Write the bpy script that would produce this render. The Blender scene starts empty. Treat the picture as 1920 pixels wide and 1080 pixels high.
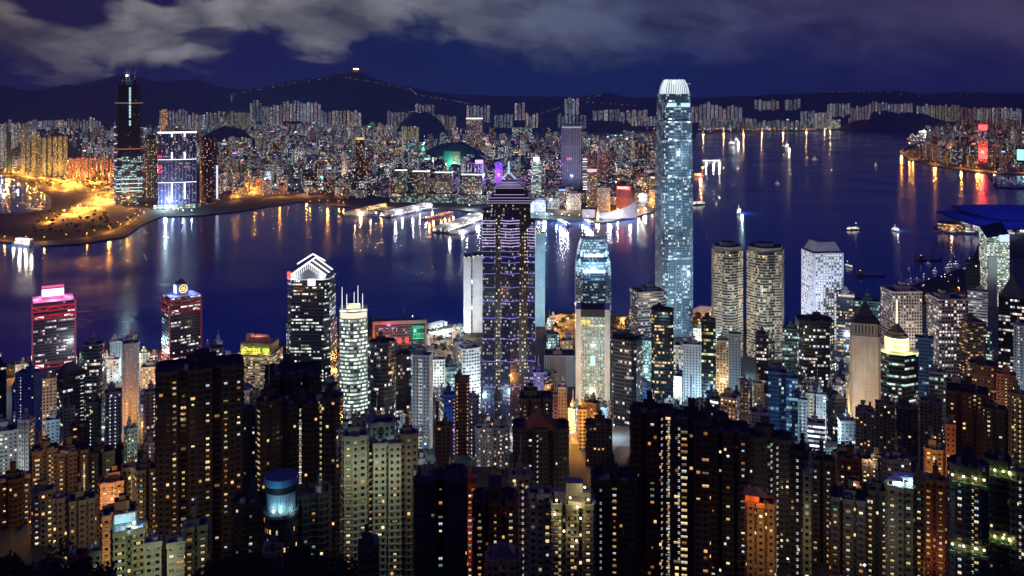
import bpy, math, random
from mathutils import Vector, Matrix
R = math.radians
sc = bpy.context.scene
COL = sc.collection
random.seed(7)
# ---------------------------------------------------------------- camera (level, raised on a peak, lens shifted down)
H = 380.0; F = 1700.0; HY = 180.0
cd = bpy.data.cameras.new("camera"); cam = bpy.data.objects.new("camera", cd); COL.objects.link(cam)
cam.location = (0, 0, H); cam.rotation_euler = (R(90), 0, 0)
cd.sensor_width = 36.0; cd.lens = 36.0 * F / 1920.0
cd.shift_x = 0.0; cd.shift_y = -(540.0 - HY) / 1920.0
cd.clip_start = 1.0; cd.clip_end = 120000.0
sc.camera = cam
# ---------------------------------------------------------------- exposure and render settings
sc.view_settings.view_transform = 'Standard'; sc.view_settings.look = 'None'
sc.view_settings.exposure = 0.0; sc.view_settings.gamma = 1.0
cy = sc.cycles
cy.max_bounces = 4; cy.diffuse_bounces = 2; cy.glossy_bounces = 3; cy.volume_bounces = 0
cy.transmission_bounces = 2; cy.use_denoising = True; cy.sample_clamp_indirect = 4.0
cy.caustics_reflective = True; cy.use_light_tree = True
# ---------------------------------------------------------------- node helper
class NT:
    def __init__(s, tree): s.t = tree; s.n = tree.nodes; s.l = tree.links
    def new(s, typ, **kw):
        nd = s.n.new(typ)
        for k, v in kw.items(): setattr(nd, k, v)
        return nd
    def put(s, sock, v):
        if v is None: return
        if hasattr(v, 'is_output') or hasattr(v, 'links'): s.l.new(v, sock)
        else:
            if isinstance(v, (tuple, list)) and len(v) == 3 and sock.type == 'RGBA': v = tuple(v) + (1,)
            sock.default_value = v
    def m(s, op, a, b=None, c=None, clamp=False):
        nd = s.new('ShaderNodeMath', operation=op); nd.use_clamp = clamp
        for i, v in enumerate((a, b, c)): s.put(nd.inputs[i], v)
        return nd.outputs[0]
    def vm(s, op, a, b=None):
        nd = s.new('ShaderNodeVectorMath', operation=op)
        s.put(nd.inputs[0], a); s.put(nd.inputs[1], b)
        return nd.outputs['Value'] if op in ('LENGTH', 'DOT_PRODUCT') else nd.outputs[0]
    def mix(s, f, a, b, mode='MIX'):
        nd = s.new('ShaderNodeMix', data_type='RGBA', blend_type=mode)
        s.put(nd.inputs[0], f); s.put(nd.inputs[6], a); s.put(nd.inputs[7], b)
        return nd.outputs[2]
    def comb(s, x, y, z):
        nd = s.new('ShaderNodeCombineXYZ'); s.put(nd.inputs[0], x); s.put(nd.inputs[1], y); s.put(nd.inputs[2], z)
        return nd.outputs[0]
    def sep(s, v):
        nd = s.new('ShaderNodeSeparateXYZ'); s.put(nd.inputs[0], v); return nd.outputs
    def noise(s, vec, scale, detail=4, rough=.55, dim='3D'):
        nd = s.new('ShaderNodeTexNoise', noise_dimensions=dim)
        s.put(nd.inputs['Vector'], vec); nd.inputs['Scale'].default_value = scale
        nd.inputs['Detail'].default_value = detail; nd.inputs['Roughness'].default_value = rough
        return nd.outputs[0]
    def ramp(s, f, pts):
        nd = s.new('ShaderNodeValToRGB'); s.put(nd.inputs[0], f)
        e = nd.color_ramp.elements
        while len(e) < len(pts): e.new(.5)
        for i, (p, c) in enumerate(pts):
            e[i].position = p; e[i].color = (tuple(c) + (1,)) if len(c) == 3 else c
        return nd.outputs[0]
    def sstep(s, v, a, b):
        nd = s.new('ShaderNodeMapRange', interpolation_type='SMOOTHSTEP')
        s.put(nd.inputs[0], v); s.put(nd.inputs[1], a); s.put(nd.inputs[2], b)
        return nd.outputs[0]
# ---------------------------------------------------------------- world: night sky with clouds lit by the city
W = bpy.data.worlds.new("World"); sc.world = W; W.use_nodes = True
t = NT(W.node_tree); W.node_tree.nodes.clear()
tc = t.new('ShaderNodeTexCoord'); d = t.sep(tc.outputs['Generated'])
az = t.m('ARCTAN2', d[0], d[1])
hor = t.m('SQRT', t.m('ADD', t.m('MULTIPLY', d[0], d[0]), t.m('MULTIPLY', d[1], d[1])))
el = t.m('DIVIDE', d[2], t.m('MAXIMUM', hor, .001))
u = t.m('ADD', t.m('MULTIPLY', az, 1 / 1.04), .5, clamp=True)      # 0..1 across the bay
base = t.ramp(u, [(0, (.016, .011, .042)), (.18, (.011, .009, .055)), (.4, (.006, .014, .072)), (.6, (.005, .019, .092)), (.8, (.007, .014, .078)), (1, (.010, .011, .066))])
hi = t.ramp(u, [(0, (.036, .007, .15)), (.2, (.005, .010, .15)), (.5, (.003, .022, .17)), (.8, (.006, .018, .165)), (1, (.012, .014, .15))])
skyc = t.mix(t.sstep(el, .08, .35), base, hi)
skyc = t.mix(t.sstep(el, .075, -.005), skyc, t.mix(.5, skyc, (.010, .014, .075)))
# clouds
wv = t.comb(t.m('MULTIPLY', az, 6.5), t.m('MULTIPLY', el, 14.0), 3.3)
n1 = t.noise(wv, 1.3, 6, .56)
wv2 = t.vm('ADD', wv, t.comb(t.m('MULTIPLY', n1, .7), t.m('MULTIPLY', n1, -.5), 0))
n2 = t.noise(wv2, 2.4, 5, .52)
fc = t.new('ShaderNodeFloatCurve'); t.put(fc.inputs['Value'], u)
cvm = fc.mapping; cv = cvm.curves[0]
# lower edge of the cloud bank: photo row / 200, by place across the bay
edge = [(0, .62), (.08, .70), (.14, .62), (.19, .64), (.24, .40), (.30, .47), (.36, .30), (.43, .33), (.50, .52), (.57, .60), (.63, .56), (.70, .60), (.76, .60), (.83, .62), (.9, .66), (1, .70)]
while len(cv.points) < len(edge): cv.points.new(.5, .5)
for i, (a, b) in enumerate(edge): cv.points[i].location = (a, b)
cvm.update()
rowv = t.m('MULTIPLY', t.m('SUBTRACT', HY / F, el), F / 200.0)      # 0 at the top of the frame, .9 at the horizon
soft = t.m('ADD', .18, t.m('MULTIPLY', t.sstep(u, .45, .9), .34))
q = t.m('SUBTRACT', fc.outputs[0], rowv)
q = t.m('ADD', q, t.m('MULTIPLY', t.m('SUBTRACT', n2, .5), .85))
cl = t.sstep(t.m('DIVIDE', q, soft), -.5, 1.0)
def blob(cx, cyy, rx, ry, amp):
    a = t.m('DIVIDE', t.m('SUBTRACT', u, cx / 1920), rx / 1920); b = t.m('DIVIDE', t.m('SUBTRACT', rowv, cyy / 200), ry / 200)
    rr = t.m('ADD', t.m('MULTIPLY', a, a), t.m('MULTIPLY', b, b))
    rr = t.m('ADD', rr, t.m('MULTIPLY', t.m('SUBTRACT', n2, .5), 3.4))
    return t.m('MULTIPLY', t.sstep(rr, 1.25, .35), amp)
hole = t.m('MAXIMUM', blob(125, 22, 105, 52, 1), blob(300, -8, 80, 34, 1))
hole = t.m('MAXIMUM', hole, blob(385, 78, 60, 22, .75))
cl = t.m('MULTIPLY', cl, t.m('SUBTRACT', 1, hole))
ccol = t.ramp(u, [(0, (.12, .10, .105)), (.15, (.22, .215, .225)), (.35, (.155, .160, .178)), (.5, (.085, .10, .150)), (.65, (.060, .072, .14)), (.8, (.050, .046, .12)), (1, (.060, .048, .10))])
n3 = t.noise(wv2, 2.0, 5, .5)
ccol = t.mix(1.0, ccol, t.ramp(n3, [(.30, (.30, .30, .38)), (.66, (1.6, 1.58, 1.5))]), 'MULTIPLY')
# lit undersides: brighter towards the middle of the bank, dull on its far right
ccol = t.mix(t.m('MULTIPLY', t.sstep(u, .6, .95), .4), ccol, (.045, .038, .10))
out = t.mix(t.m('MULTIPLY', cl, .95), skyc, ccol)
hiw = t.sstep(el, .108, .17)
out = t.mix(hiw, out, skyc)
sk = t.new('ShaderNodeTexSky', sky_type='NISHITA'); sk.sun_disc = False; sk.sun_elevation = R(-6); sk.sun_rotation = R(205)
out = t.mix(.004, out, sk.outputs[0], 'ADD')
bg = t.new('ShaderNodeBackground'); t.put(bg.inputs[0], out); bg.inputs[1].default_value = 1.0
wo = t.new('ShaderNodeOutputWorld'); t.l.new(bg.outputs[0], wo.inputs[0])
# ---------------------------------------------------------------- weak fill sun added behind the camera to give the facades shape
sl = bpy.data.lights.new("facade_fill_sun", 'SUN'); sl.energy = .06; sl.angle = R(12); sl.color = (.85, .92, 1)
so = bpy.data.objects.new("facade_fill_sun", sl); COL.objects.link(so); so.rotation_euler = (R(62), 0, R(-28)); so.location = (0, -50, 900)

# ---------------------------------------------------------------- materials
def mat(name):
    m = bpy.data.materials.new(name); m.use_nodes = True; m.node_tree.nodes.clear()
    return m, NT(m.node_tree)
def finish(t, bsdf):
    o = t.new('ShaderNodeOutputMaterial'); t.l.new(bsdf.outputs[0], o.inputs[0])
def facade_material():
    m, t = mat("facade"); m.cycles.emission_sampling = 'NONE'
    def at(n):
        a = t.new('ShaderNodeAttribute'); a.attribute_name = n; a.attribute_type = 'GEOMETRY'; return a
    wall = at('a_wall'); glass = at('a_glass'); lit = at('a_lit'); par = at('a_par'); par2 = at('a_par2'); glow = at('a_glow')
    uvn = t.new('ShaderNodeUVMap'); uvn.uv_map = 'cells'
    uv = t.sep(uvn.outputs[0])
    p = t.new('ShaderNodeSeparateColor'); t.l.new(par.outputs['Color'], p.inputs[0])
    p2 = t.new('ShaderNodeSeparateColor'); t.l.new(par2.outputs['Color'], p2.inputs[0])
    frac, seed, ww, wh = p.outputs[0], p.outputs[1], p.outputs[2], par.outputs['Alpha']
    stre, coh, rough, var = p2.outputs[0], p2.outputs[1], p2.outputs[2], par2.outputs['Alpha']
    cx = t.m('FLOOR', uv[0]); cyy = t.m('FLOOR', uv[1])
    fx = t.m('FRACT', uv[0]); fy = t.m('FRACT', uv[1])
    sd = t.m('MULTIPLY', seed, 97.0)
    wn = t.new('ShaderNodeTexWhiteNoise', noise_dimensions='3D'); t.put(wn.inputs[0], t.comb(cx, cyy, sd))
    rnd = wn.outputs['Value']; rc = t.sep(wn.outputs['Color'])
    blk = t.m('FLOOR', t.m('DIVIDE', cx, 5.0))
    wr = t.new('ShaderNodeTexWhiteNoise', noise_dimensions='3D'); t.put(wr.inputs[0], t.comb(blk, t.m('ADD', cyy, .37), sd))
    # coherent rows: whole runs of office windows lit together
    fr = t.m('ADD', t.m('MULTIPLY', frac, t.m('SUBTRACT', 1, coh)), t.m('MULTIPLY', t.m('LESS_THAN', wr.outputs['Value'], frac), t.m('MULTIPLY', coh, .93)))
    on = t.m('LESS_THAN', rnd, fr)
    inx = t.m('LESS_THAN', t.m('ABSOLUTE', t.m('SUBTRACT', fx, .5)), t.m('MULTIPLY', ww, .5))
    iny = t.m('LESS_THAN', t.m('ABSOLUTE', t.m('SUBTRACT', fy, .5)), t.m('MULTIPLY', wh, .5))
    win = t.m('MULTIPLY', inx, iny)
    mul = t.m('GREATER_THAN', t.m('ABSOLUTE', t.m('SUBTRACT', t.m('FRACT', t.m('MULTIPLY', fx, 2.0)), .5)), .06)
    tint = t.mix(t.m('MULTIPLY', t.m('LESS_THAN', rc[0], .45), var), lit.outputs['Color'], (1.0, .50, .16))
    tint = t.mix(t.m('MULTIPLY', t.m('GREATER_THAN', rc[0], .72), t.m('MULTIPLY', var, .8)), tint, (.62, .95, 1.0))
    inner = t.noise(t.comb(t.m('MULTIPLY', uv[0], 3.1), t.m('MULTIPLY', uv[1], 2.3), sd), 1.7, 2)
    br = t.m('MULTIPLY', t.m('POWER', t.m('ADD', rc[1], .12), 1.5), t.m('ADD', .35, t.m('MULTIPLY', inner, 1.3)))
    br = t.m('MULTIPLY', br, t.m('ADD', .55, t.m('MULTIPLY', fy, .8)))
    es = t.m('MULTIPLY', t.m('MULTIPLY', t.m('MULTIPLY', on, win), stre), t.m('MULTIPLY', br, t.m('ADD', .4, t.m('MULTIPLY', mul, .6))))
    tco = t.new('ShaderNodeTexCoord')
    dirt = t.noise(tco.outputs['Object'], .09, 6, .65)
    stre_ = t.new('ShaderNodeMapping'); t.put(stre_.inputs[0], tco.outputs['Object']); stre_.inputs['Scale'].default_value = (.8, .8, .03)
    dirt2 = t.noise(stre_.outputs[0], 1.0, 4, .6)
    dm = t.m('MULTIPLY', t.m('ADD', .55, t.m('MULTIPLY', dirt, .8)), t.m('ADD', .6, t.m('MULTIPLY', dirt2, .75)))
    wcol = t.mix(1.0, wall.outputs['Color'], t.comb(dm, dm, dm), 'MULTIPLY')
    floorline = t.m('LESS_THAN', fy, .05)
    wcol = t.mix(t.m('MULTIPLY', floorline, .35), wcol, (.01, .01, .01))
    colr = t.mix(win, wcol, glass.outputs['Color'])
    rg = t.m('ADD', t.m('MULTIPLY', win, .12), t.m('MULTIPLY', t.m('SUBTRACT', 1, win), rough))
    b = t.new('ShaderNodeBsdfPrincipled'); t.put(b.inputs['Base Color'], colr); t.put(b.inputs['Roughness'], rg)
    em = t.mix(1.0, tint, t.comb(es, es, es), 'MULTIPLY')
    em = t.mix(1.0, em, glow.outputs['Color'], 'ADD')
    t.put(b.inputs['Emission Color'], em); b.inputs['Emission Strength'].default_value = 1.0
    finish(t, b); return m
FAC = facade_material()
def simple(name, col, rough=.8, nscale=.05, amt=.5, metal=0, bump=0, bscale=1.0):
    m, t = mat(name)
    tco = t.new('ShaderNodeTexCoord'); n = t.noise(tco.outputs['Object'], nscale, 7, .6)
    k = t.m('ADD', 1 - amt, t.m('MULTIPLY', n, 2 * amt))
    b = t.new('ShaderNodeBsdfPrincipled'); t.put(b.inputs['Base Color'], t.mix(1.0, col, t.comb(k, k, k), 'MULTIPLY'))
    b.inputs['Roughness'].default_value = rough; b.inputs['Metallic'].default_value = metal
    if bump:
        bp = t.new('ShaderNodeBump'); t.put(bp.inputs['Height'], t.noise(tco.outputs['Object'], bscale, 5)); bp.inputs['Strength'].default_value = bump
        t.l.new(bp.outputs[0], b.inputs['Normal'])
    finish(t, b); return m
def water_material():
    m, t = mat("sea_water")
    g = t.new('ShaderNodeNewGeometry'); ps = t.sep(g.outputs['Position'])
    b = t.new('ShaderNodeBsdfPrincipled'); b.inputs['Base Color'].default_value = (.005, .048, .30, 1)
    b.inputs['Roughness'].default_value = .16; b.inputs['IOR'].default_value = 1.33
    big = t.noise(g.outputs['Position'], .0035, 4)
    t.put(b.inputs['Roughness'], t.m('ADD', .04, t.m('MULTIPLY', t.m('POWER', big, 2.0), .42)))
    n = t.m('ADD', t.noise(g.outputs['Position'], .055, 4, .6), t.m('MULTIPLY', t.noise(g.outputs['Position'], .25, 3), .25))
    bp = t.new('ShaderNodeBump'); t.put(bp.inputs['Height'], n); bp.inputs['Strength'].default_value = .5; bp.inputs['Distance'].default_value = .7
    t.l.new(bp.outputs[0], b.inputs['Normal'])
    finish(t, b); return m
WATER = water_material()
GROUND = simple('city_ground', (.030, .029, .028), .85, .01, .6)
CONC = simple('pale_concrete', (.24, .22, .19), .85, .03, .35)
ASPH = simple('asphalt', (.075, .072, .068), .8, .03, .35)
HILL = simple('hill_scrub', (.050, .056, .050), .95, .002, .5, bump=.6, bscale=.02)
SLOPE = simple('wooded_slope', (.010, .014, .008), .95, .06, .6, bump=.8, bscale=.2)
LEAF = simple('leaves', (.022, .034, .014), .8, .3, .6)
BARK = simple('bark', (.05, .035, .025), .9, 2, .4)
# ---------------------------------------------------------------- styles: what a facade face looks like
def S(wall, frac=0, lit=(1, .8, .5), ww=.6, wh=.5, st=2.0, coh=0., rough=.7, var=.6, glass=(.012, .016, .024), glow=(0, 0, 0), seed=None):
    return dict(wall=wall, glass=glass, lit=lit, frac=frac, ww=ww, wh=wh, st=st, coh=coh, rough=rough, var=var, glow=glow, seed=seed)
def P(c, rough=.7): return S(c, 0, ww=0, wh=0, rough=rough)
def G(c, k=1.0): return S((.02, .02, .02), 0, ww=0, wh=0, glow=tuple(x * k for x in c))
class MB:
    def __init__(s): s.v = []; s.f = []; s.uv = []; s.st = []; s.styles = []; s.key = {}; s.M = None
    def sid(s, st):
        k = id(st)
        if k not in s.key: s.key[k] = len(s.styles); s.styles.append((st, st['seed'] if st['seed'] is not None else random.random()))
        return s.key[k]
    def face(s, pts, st, uvs=None):
        n = len(s.v)
        if s.M is not None: pts = [s.M @ Vector(p) for p in pts]
        s.v += [tuple(p) for p in pts]; s.f.append(tuple(range(n, n + len(pts)))); s.uv += uvs or [(.5, .5)] * len(pts)
        s.st.append(s.sid(st))
    def wallq(s, a, b, z0, z1, st, cw, ch, k=0, b2=None, a2=None):
        L = math.hypot(b[0] - a[0], b[1] - a[1]); nc = max(1, round(L / cw)); nf = max(1, round((z1 - z0) / ch)); o = k * 60
        a2 = a2 or a; b2 = b2 or b
        s.face([(a[0], a[1], z0), (b[0], b[1], z0), (b2[0], b2[1], z1), (a2[0], a2[1], z1)], st, [(o, 0), (o + nc, 0), (o + nc, nf), (o, nf)])
    def prism(s, pts, z0, z1, st, cw=3.5, ch=3.2, top=None, pts2=None, bottom=False, sts=None):
        n = len(pts); pts2 = pts2 or pts
        for i in range(n):
            s.wallq(pts[i], pts[(i + 1) % n], z0, z1, (sts[i] if sts else st), cw, ch, i, pts2[(i + 1) % n], pts2[i])
        s.face([(p[0], p[1], z1) for p in pts2], top or ROOF)
        if bottom: s.face([(p[0], p[1], z0) for p in reversed(pts)], top or ROOF)
    def box(s, x0, x1, y0, y1, z0, z1, st, cw=3.5, ch=3.2, top=None, bottom=True):
        s.prism([(x0, y0), (x1, y0), (x1, y1), (x0, y1)], z0, z1, st, cw, ch, top or st, None, bottom)
    def tube(s, p, q, r, st, n=6, r2=None):
        p = Vector(p); q = Vector(q); dd = (q - p).normalized(); r2 = r if r2 is None else r2
        a = dd.orthogonal().normalized(); b = dd.cross(a)
        c0 = [p + (a * math.cos(2 * math.pi * i / n) + b * math.sin(2 * math.pi * i / n)) * r for i in range(n)]
        c1 = [q + (a * math.cos(2 * math.pi * i / n) + b * math.sin(2 * math.pi * i / n)) * r2 for i in range(n)]
        for i in range(n): s.face([c0[i], c0[(i + 1) % n], c1[(i + 1) % n], c1[i]], st)
        s.face(list(reversed(c0)), st); s.face(c1, st)
    def ball(s, c, r, st, n=8, m=5, sz=1.0):
        for i in range(n):
            for j in range(m):
                def pt(a, b):
                    th = 2 * math.pi * a / n; ph = math.pi * b / m
                    return (c[0] + r * math.cos(th) * math.sin(ph), c[1] + r * math.sin(th) * math.sin(ph), c[2] + r * sz * math.cos(ph))
                q = [pt(i, j + 1), pt(i + 1, j + 1), pt(i + 1, j), pt(i, j)]
                if j == 0: q = q[:3]
                if j == m - 1: q = q[1:]
                s.face(q, st)
    def mesh(s, name, material=None):
        me = bpy.data.meshes.new(name); me.from_pydata(s.v, [], s.f)
        ul = me.uv_layers.new(name='cells'); flat = [c for uv in s.uv for c in uv]; ul.data.foreach_set('uv', flat)
        nf = len(s.f)
        for an, fn in (('a_wall', lambda q, e: tuple(q['wall']) + (1,)), ('a_glass', lambda q, e: tuple(q['glass']) + (1,)), ('a_lit', lambda q, e: tuple(q['lit']) + (1,)),
                       ('a_par', lambda q, e: (q['frac'], e, q['ww'], q['wh'])), ('a_par2', lambda q, e: (q['st'], q['coh'], q['rough'], q['var'])), ('a_glow', lambda q, e: tuple(q['glow']) + (1,))):
            vals = [fn(q, e) for q, e in s.styles]
            at = me.attributes.new(an, 'FLOAT_COLOR', 'FACE'); arr = []
            for i in s.st: arr += vals[i]
            at.data.foreach_set('color', arr)
        me.materials.append(material or FAC); me.update()
        return me
    def obj(s, name, parent=None, material=None, loc=(0, 0, 0)):
        o = bpy.data.objects.new(name, s.mesh(name, material)); COL.objects.link(o); o.location = loc
        if parent: o.parent = parent
        return o
ROOF = P((.034, .032, .03), .9)
BLACKROOF = P((.012, .012, .014), .9)
def tag(o, label, cat=None, group=None, kind=None):
    if label: o['label'] = label
    if cat: o['category'] = cat
    if group: o['group'] = group
    if kind: o['kind'] = kind
    return o
def empty(name, loc, rz, label, cat, group=None):
    o = bpy.data.objects.new(name, None); COL.objects.link(o); o.location = loc; o.rotation_euler = (0, 0, rz); o.empty_display_size = 5
    return tag(o, label, cat, group)
def put(mesh, name, parent=None, loc=(0, 0, 0), rz=0, sc_=(1, 1, 1)):
    o = bpy.data.objects.new(name, mesh); COL.objects.link(o); o.location = loc; o.rotation_euler = (0, 0, rz); o.scale = sc_
    if parent: o.parent = parent
    return o
def light(name, kind, parent, loc, col, power, r=2.0, aim=None, spot=110):
    l = bpy.data.lights.new(name, kind); l.color = col; l.energy = power
    if kind in ('POINT', 'SPOT'): l.shadow_soft_size = r
    if kind == 'SPOT': l.spot_size = R(spot); l.spot_blend = .6
    if kind == 'AREA': l.size = r
    o = bpy.data.objects.new(name, l); COL.objects.link(o); o.location = loc
    if aim is not None: o.rotation_euler = (Vector(aim) - Vector(loc)).to_track_quat('-Z', 'Y').to_euler()
    if parent: o.parent = parent
    return o
# ---------------------------------------------------------------- from photo rows and columns to places on the ground
def gx(px, D): return (px - 960.0) / F * D
def zof(py, D): return H - (py - HY) / F * D
def sea(px, py):                      # where a photo point lies on the water
    D = H * F / (py - HY); return (gx(px, D), D)
TP = [(0, 352), (200, 262), (350, 182), (450, 140), (600, 112), (750, 82), (900, 42), (1050, 14), (1200, 5), (1400, 4), (99999, 4)]
def ground(D):
    for (a, za), (b, zb) in zip(TP, TP[1:]):
        if D <= b: return za + (zb - za) * (D - a) / (b - a)
    return 4
# ================================================================ THE SETTING
def interp(tab, x):
    if x <= tab[0][0]: return tab[0][1]
    for (a, va), (b, vb) in zip(tab, tab[1:]):
        if x <= b: return va + (vb - va) * (x - a) / (b - a)
    return tab[-1][1]
def hash2(i, j): 
    n = math.sin(i * 127.1 + j * 311.7) * 43758.5453; return n - math.floor(n)
def vnoise(x, y):
    i, j = math.floor(x), math.floor(y); a, b = x - i, y - j; a = a * a * (3 - 2 * a); b = b * b * (3 - 2 * b)
    return (hash2(i, j) * (1 - a) + hash2(i + 1, j) * a) * (1 - b) + (hash2(i, j + 1) * (1 - a) + hash2(i + 1, j + 1) * a) * b
def fbm(x, y): return sum(vnoise(x * 2 ** k + 7 * k, y * 2 ** k) / 2 ** k for k in range(4)) / 1.875
def sheet(name, verts, faces, material, kind='structure'):
    me = bpy.data.meshes.new(name); me.from_pydata(verts, [], faces); me.materials.append(material); me.update()
    o = bpy.data.objects.new(name, me); COL.objects.link(o)
    if kind: o['kind'] = kind
    return o
B = 19000
sheet('sea_water', [(-B, -4000, 0), (B, -4000, 0), (B, B, 0), (-B, B, 0)], [(0, 1, 2, 3)], WATER)
sheet('sea_bed_ground', [(-B, -4000, -6), (B, -4000, -6), (B, B, -6), (-B, B, -6)], [(0, 1, 2, 3)], GROUND)
SHORE = [(-900, 1267), (0, 1267), (200, 1374), (420, 1300), (600, 1420), (700, 1540), (850, 1490), (1020, 1590), (1160, 1560), (1310, 1560), (1480, 1500), (1620, 1650), (1700, 1780), (1790, 1950), (1832, 2050), (1842, 2520), (1925, 2560), (2900, 2700)]
def hillside():
    cols = [i * 20 for i in range(-40, 146)]; rows = [0, 60, 120, 200, 260, 320, 350, 400, 450, 500, 550, 600, 675, 750, 825, 900, 975, 1050, 1120, 1200]
    v = []; f = []
    for c in cols:
        sd = interp(SHORE, c); rr = rows + [(1200 + (sd - 1200) * k / 3) for k in (1, 2, 3)]
        for r_ in rr: 
            z = ground(r_) + (fbm(c * .05, r_ * .02) - .5) * (10 if r_ < 900 else 1)
            v.append(((c - 960) / F * max(r_, 1), r_, z))
        v.append(((c - 960) / F * (sd + 1), sd + 1, -5))
    n = len(rows) + 4
    for i in range(len(cols) - 1):
        for j in range(n - 1): f.append((i * n + j, (i + 1) * n + j, (i + 1) * n + j + 1, i * n + j + 1))
    o = sheet('island_terrain', v, f, SLOPE); o.data.materials.append(ASPH)
    for i, p in enumerate(o.data.polygons):
        if p.index % (n - 1) >= 14 and p.index % (n - 1) < 21: p.material_index = 1
hillside()
def land(name, outline, z=3.0, material=None):
    pts = [sea(*p) if len(p) == 2 else p[:2] for p in outline]; n = len(pts)
    v = [(x, y, z) for x, y in pts] + [(x, y, -5) for x, y in pts]
    f = [tuple(range(n))] + [(i, i + n, (i + 1) % n + n, (i + 1) % n) for i in range(n)]
    return sheet(name, v, f, material or GROUND)
KOW = [(-500, 452), (0, 455), (80, 463), (150, 459), (235, 445), (268, 422), (300, 408), (380, 405), (450, 397), (560, 379), (640, 386), (735, 399), (835, 393), (905, 401), (1000, 411), (1040, 415), (1100, 415), (1130, 419), (1190, 409), (1222, 399), (1240, 385), (1236, 350), (1262, 320), (1275, 290), (1300, 272), (1306, 252), (1500, 247), (1600, 243.5), (1700, 239), (1760, 236), (1830, 230), (2500, 226)]
land('kowloon_ground', KOW + [(18500, 18500, 0), (-18500, 18500, 0)])
land('north_point_ground', [(1690, 282), (1691, 291), (1706, 302), (1750, 312), (1800, 320), (1850, 326), (1925, 329), (2600, 334), (2600, 236), (1850, 240), (1790, 247), (1745, 262), (1705, 274)])
land('breakwater_ground', [(1850, 326.3), (1855, 326.3), (1873, 351), (2000, 354), (2000, 357), (1866, 354)], 2.4)
def pool(name, outline, z=3.06):
    pts = [sea(*p) for p in outline]
    sheet(name, [(x, y, z) for x, y in pts], [tuple(range(len(pts)))], WATER)
pool('runway_basin_water', [(780, 262), (900, 264), (1236, 263), (1236, 246), (1100, 245), (900, 244), (785, 245)])
pool('shelter_basin_water', [(-300, 330), (20, 336), (60, 352), (95, 372), (96, 392), (40, 402), (-300, 404)])
# grassy waste ground of the reclaimed point
GRASS = simple('rough_grass', (.014, .016, .008), .95, .03, .5)
def groundsheet(name, outline, z, material): 
    pts = [sea(*p) for p in outline]
    return sheet(name, [(x, y, z) for x, y in pts], [tuple(range(len(pts)))], material)
groundsheet('reclaimed_grass', [(60, 430), (80, 418), (130, 400), (175, 424), (200, 424), (260, 404), (285, 397), (430, 388), (520, 374), (560, 376), (452, 394), (380, 403), (300, 406), (266, 420), (232, 443), (150, 457), (-200, 450), (-200, 408)], 3.02, GRASS)
# ---- hills
RIDGES = [  # distance, half width, profile (photo column, photo row of the ridge line)
    (15000, 2600, [(-700, 168), (0, 160), (40, 168), (80, 171), (120, 161), (150, 163), (190, 150), (222, 140), (250, 141), (290, 154), (330, 152), (370, 151), (410, 163), (460, 168), (520, 160), (700, 166), (900, 180), (1200, 184), (2600, 182)]),
    (11800, 1500, [(-700, 240), (330, 215), (400, 192), (440, 174), (500, 163), (560, 151), (620, 144), (650, 137), (668, 130), (686, 140), (720, 153), (780, 168), (860, 184), (960, 193), (1040, 190), (1100, 180), (1135, 174), (1180, 184), (1300, 186), (1450, 178), (1560, 172), (1660, 171), (1740, 178), (1830, 172), (1900, 176), (2600, 172)])]
def hz(X, Y):
    px = X / Y * F + 960; z = 3.0
    for D, w, prof in RIDGES:
        tt = abs(Y - D) / w
        if tt < 1:
            k = (math.cos(tt * math.pi) * .5 + .5) ** .85
            n = fbm(X / 900 + D, Y / 900) - .5
            z = max(z, (zof(interp(prof, px), D) + 3) * k * (1 + n * .5 * min(1, tt * 3)) + 3 + (fbm(X / 260, D) - .5) * 40 * k)
    return z
def hills():
    cols = [i * 12 for i in range(-40, 215)]; rows = [9900 + 190 * i for i in range(42)]
    v = [((c - 960) / F * r_, r_, hz((c - 960) / F * r_, r_)) for c in cols for r_ in rows]; n = len(rows)
    f = [(i * n + j, (i + 1) * n + j, (i + 1) * n + j + 1, i * n + j + 1) for i in range(len(cols) - 1) for j in range(n - 1)]
    sheet('mountain_range', v, f, HILL)
hills()
def hit(px, py, z0=9950, z1=15000):
    D = z0
    while D < z1:
        if hz(gx(px, D), D) >= zof(py, D): return (gx(px, D), D, zof(py, D))
        D += 15
    return None
MOUNDS = []
def mound(name, px, D, wpx, depth, ytop, z0=3):
    w = wpx / F * D; h = zof(ytop, D) - z0; cx = gx(px, D); v = []; f = []; N = 28
    for i in range(N + 1):
        for j in range(15):
            a = (i / N * 2 - 1); b = (j / 14 * 2 - 1); rr = math.hypot(a, b); k = max(0, math.cos(min(1, rr) * math.pi / 2)) ** .8
            x = cx + a * w / 2; y = D + b * depth
            v.append((x, y, z0 - 2 + (h + 2) * k * (1 + (fbm(x / 90, y / 90) - .5) * .7 * (1 - k * .4))))
    for i in range(N):
        for j in range(14): f.append((i * 15 + j, (i + 1) * 15 + j, (i + 1) * 15 + j + 1, i * 15 + j + 1))
    sheet(name, v, f, HILL); MOUNDS.append((cx, D, w / 2, depth))
mound('wooded_hill', 425, 6600, 125, 220, 236)
mound('wooded_hill', 850, 5200, 150, 260, 268)
mound('wooded_hill', 895, 4500, 76, 130, 292)
#, 80, 300, 233)
mound('wooded_hill', 105, 5200, 66, 160, 248)
#, 6200, 50, 130, 243)
mound('wooded_hill', 790, 9000, 100, 350, 207)
mound('wooded_hill', 1700, 10300, 190, 420, 213)
mound('wooded_hill', 1640, 10200, 140, 260, 222)
mound('wooded_hill', 1150, 10100, 120, 260, 205)
mound('wooded_hill', 960, 10000, 120, 260, 226)
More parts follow.
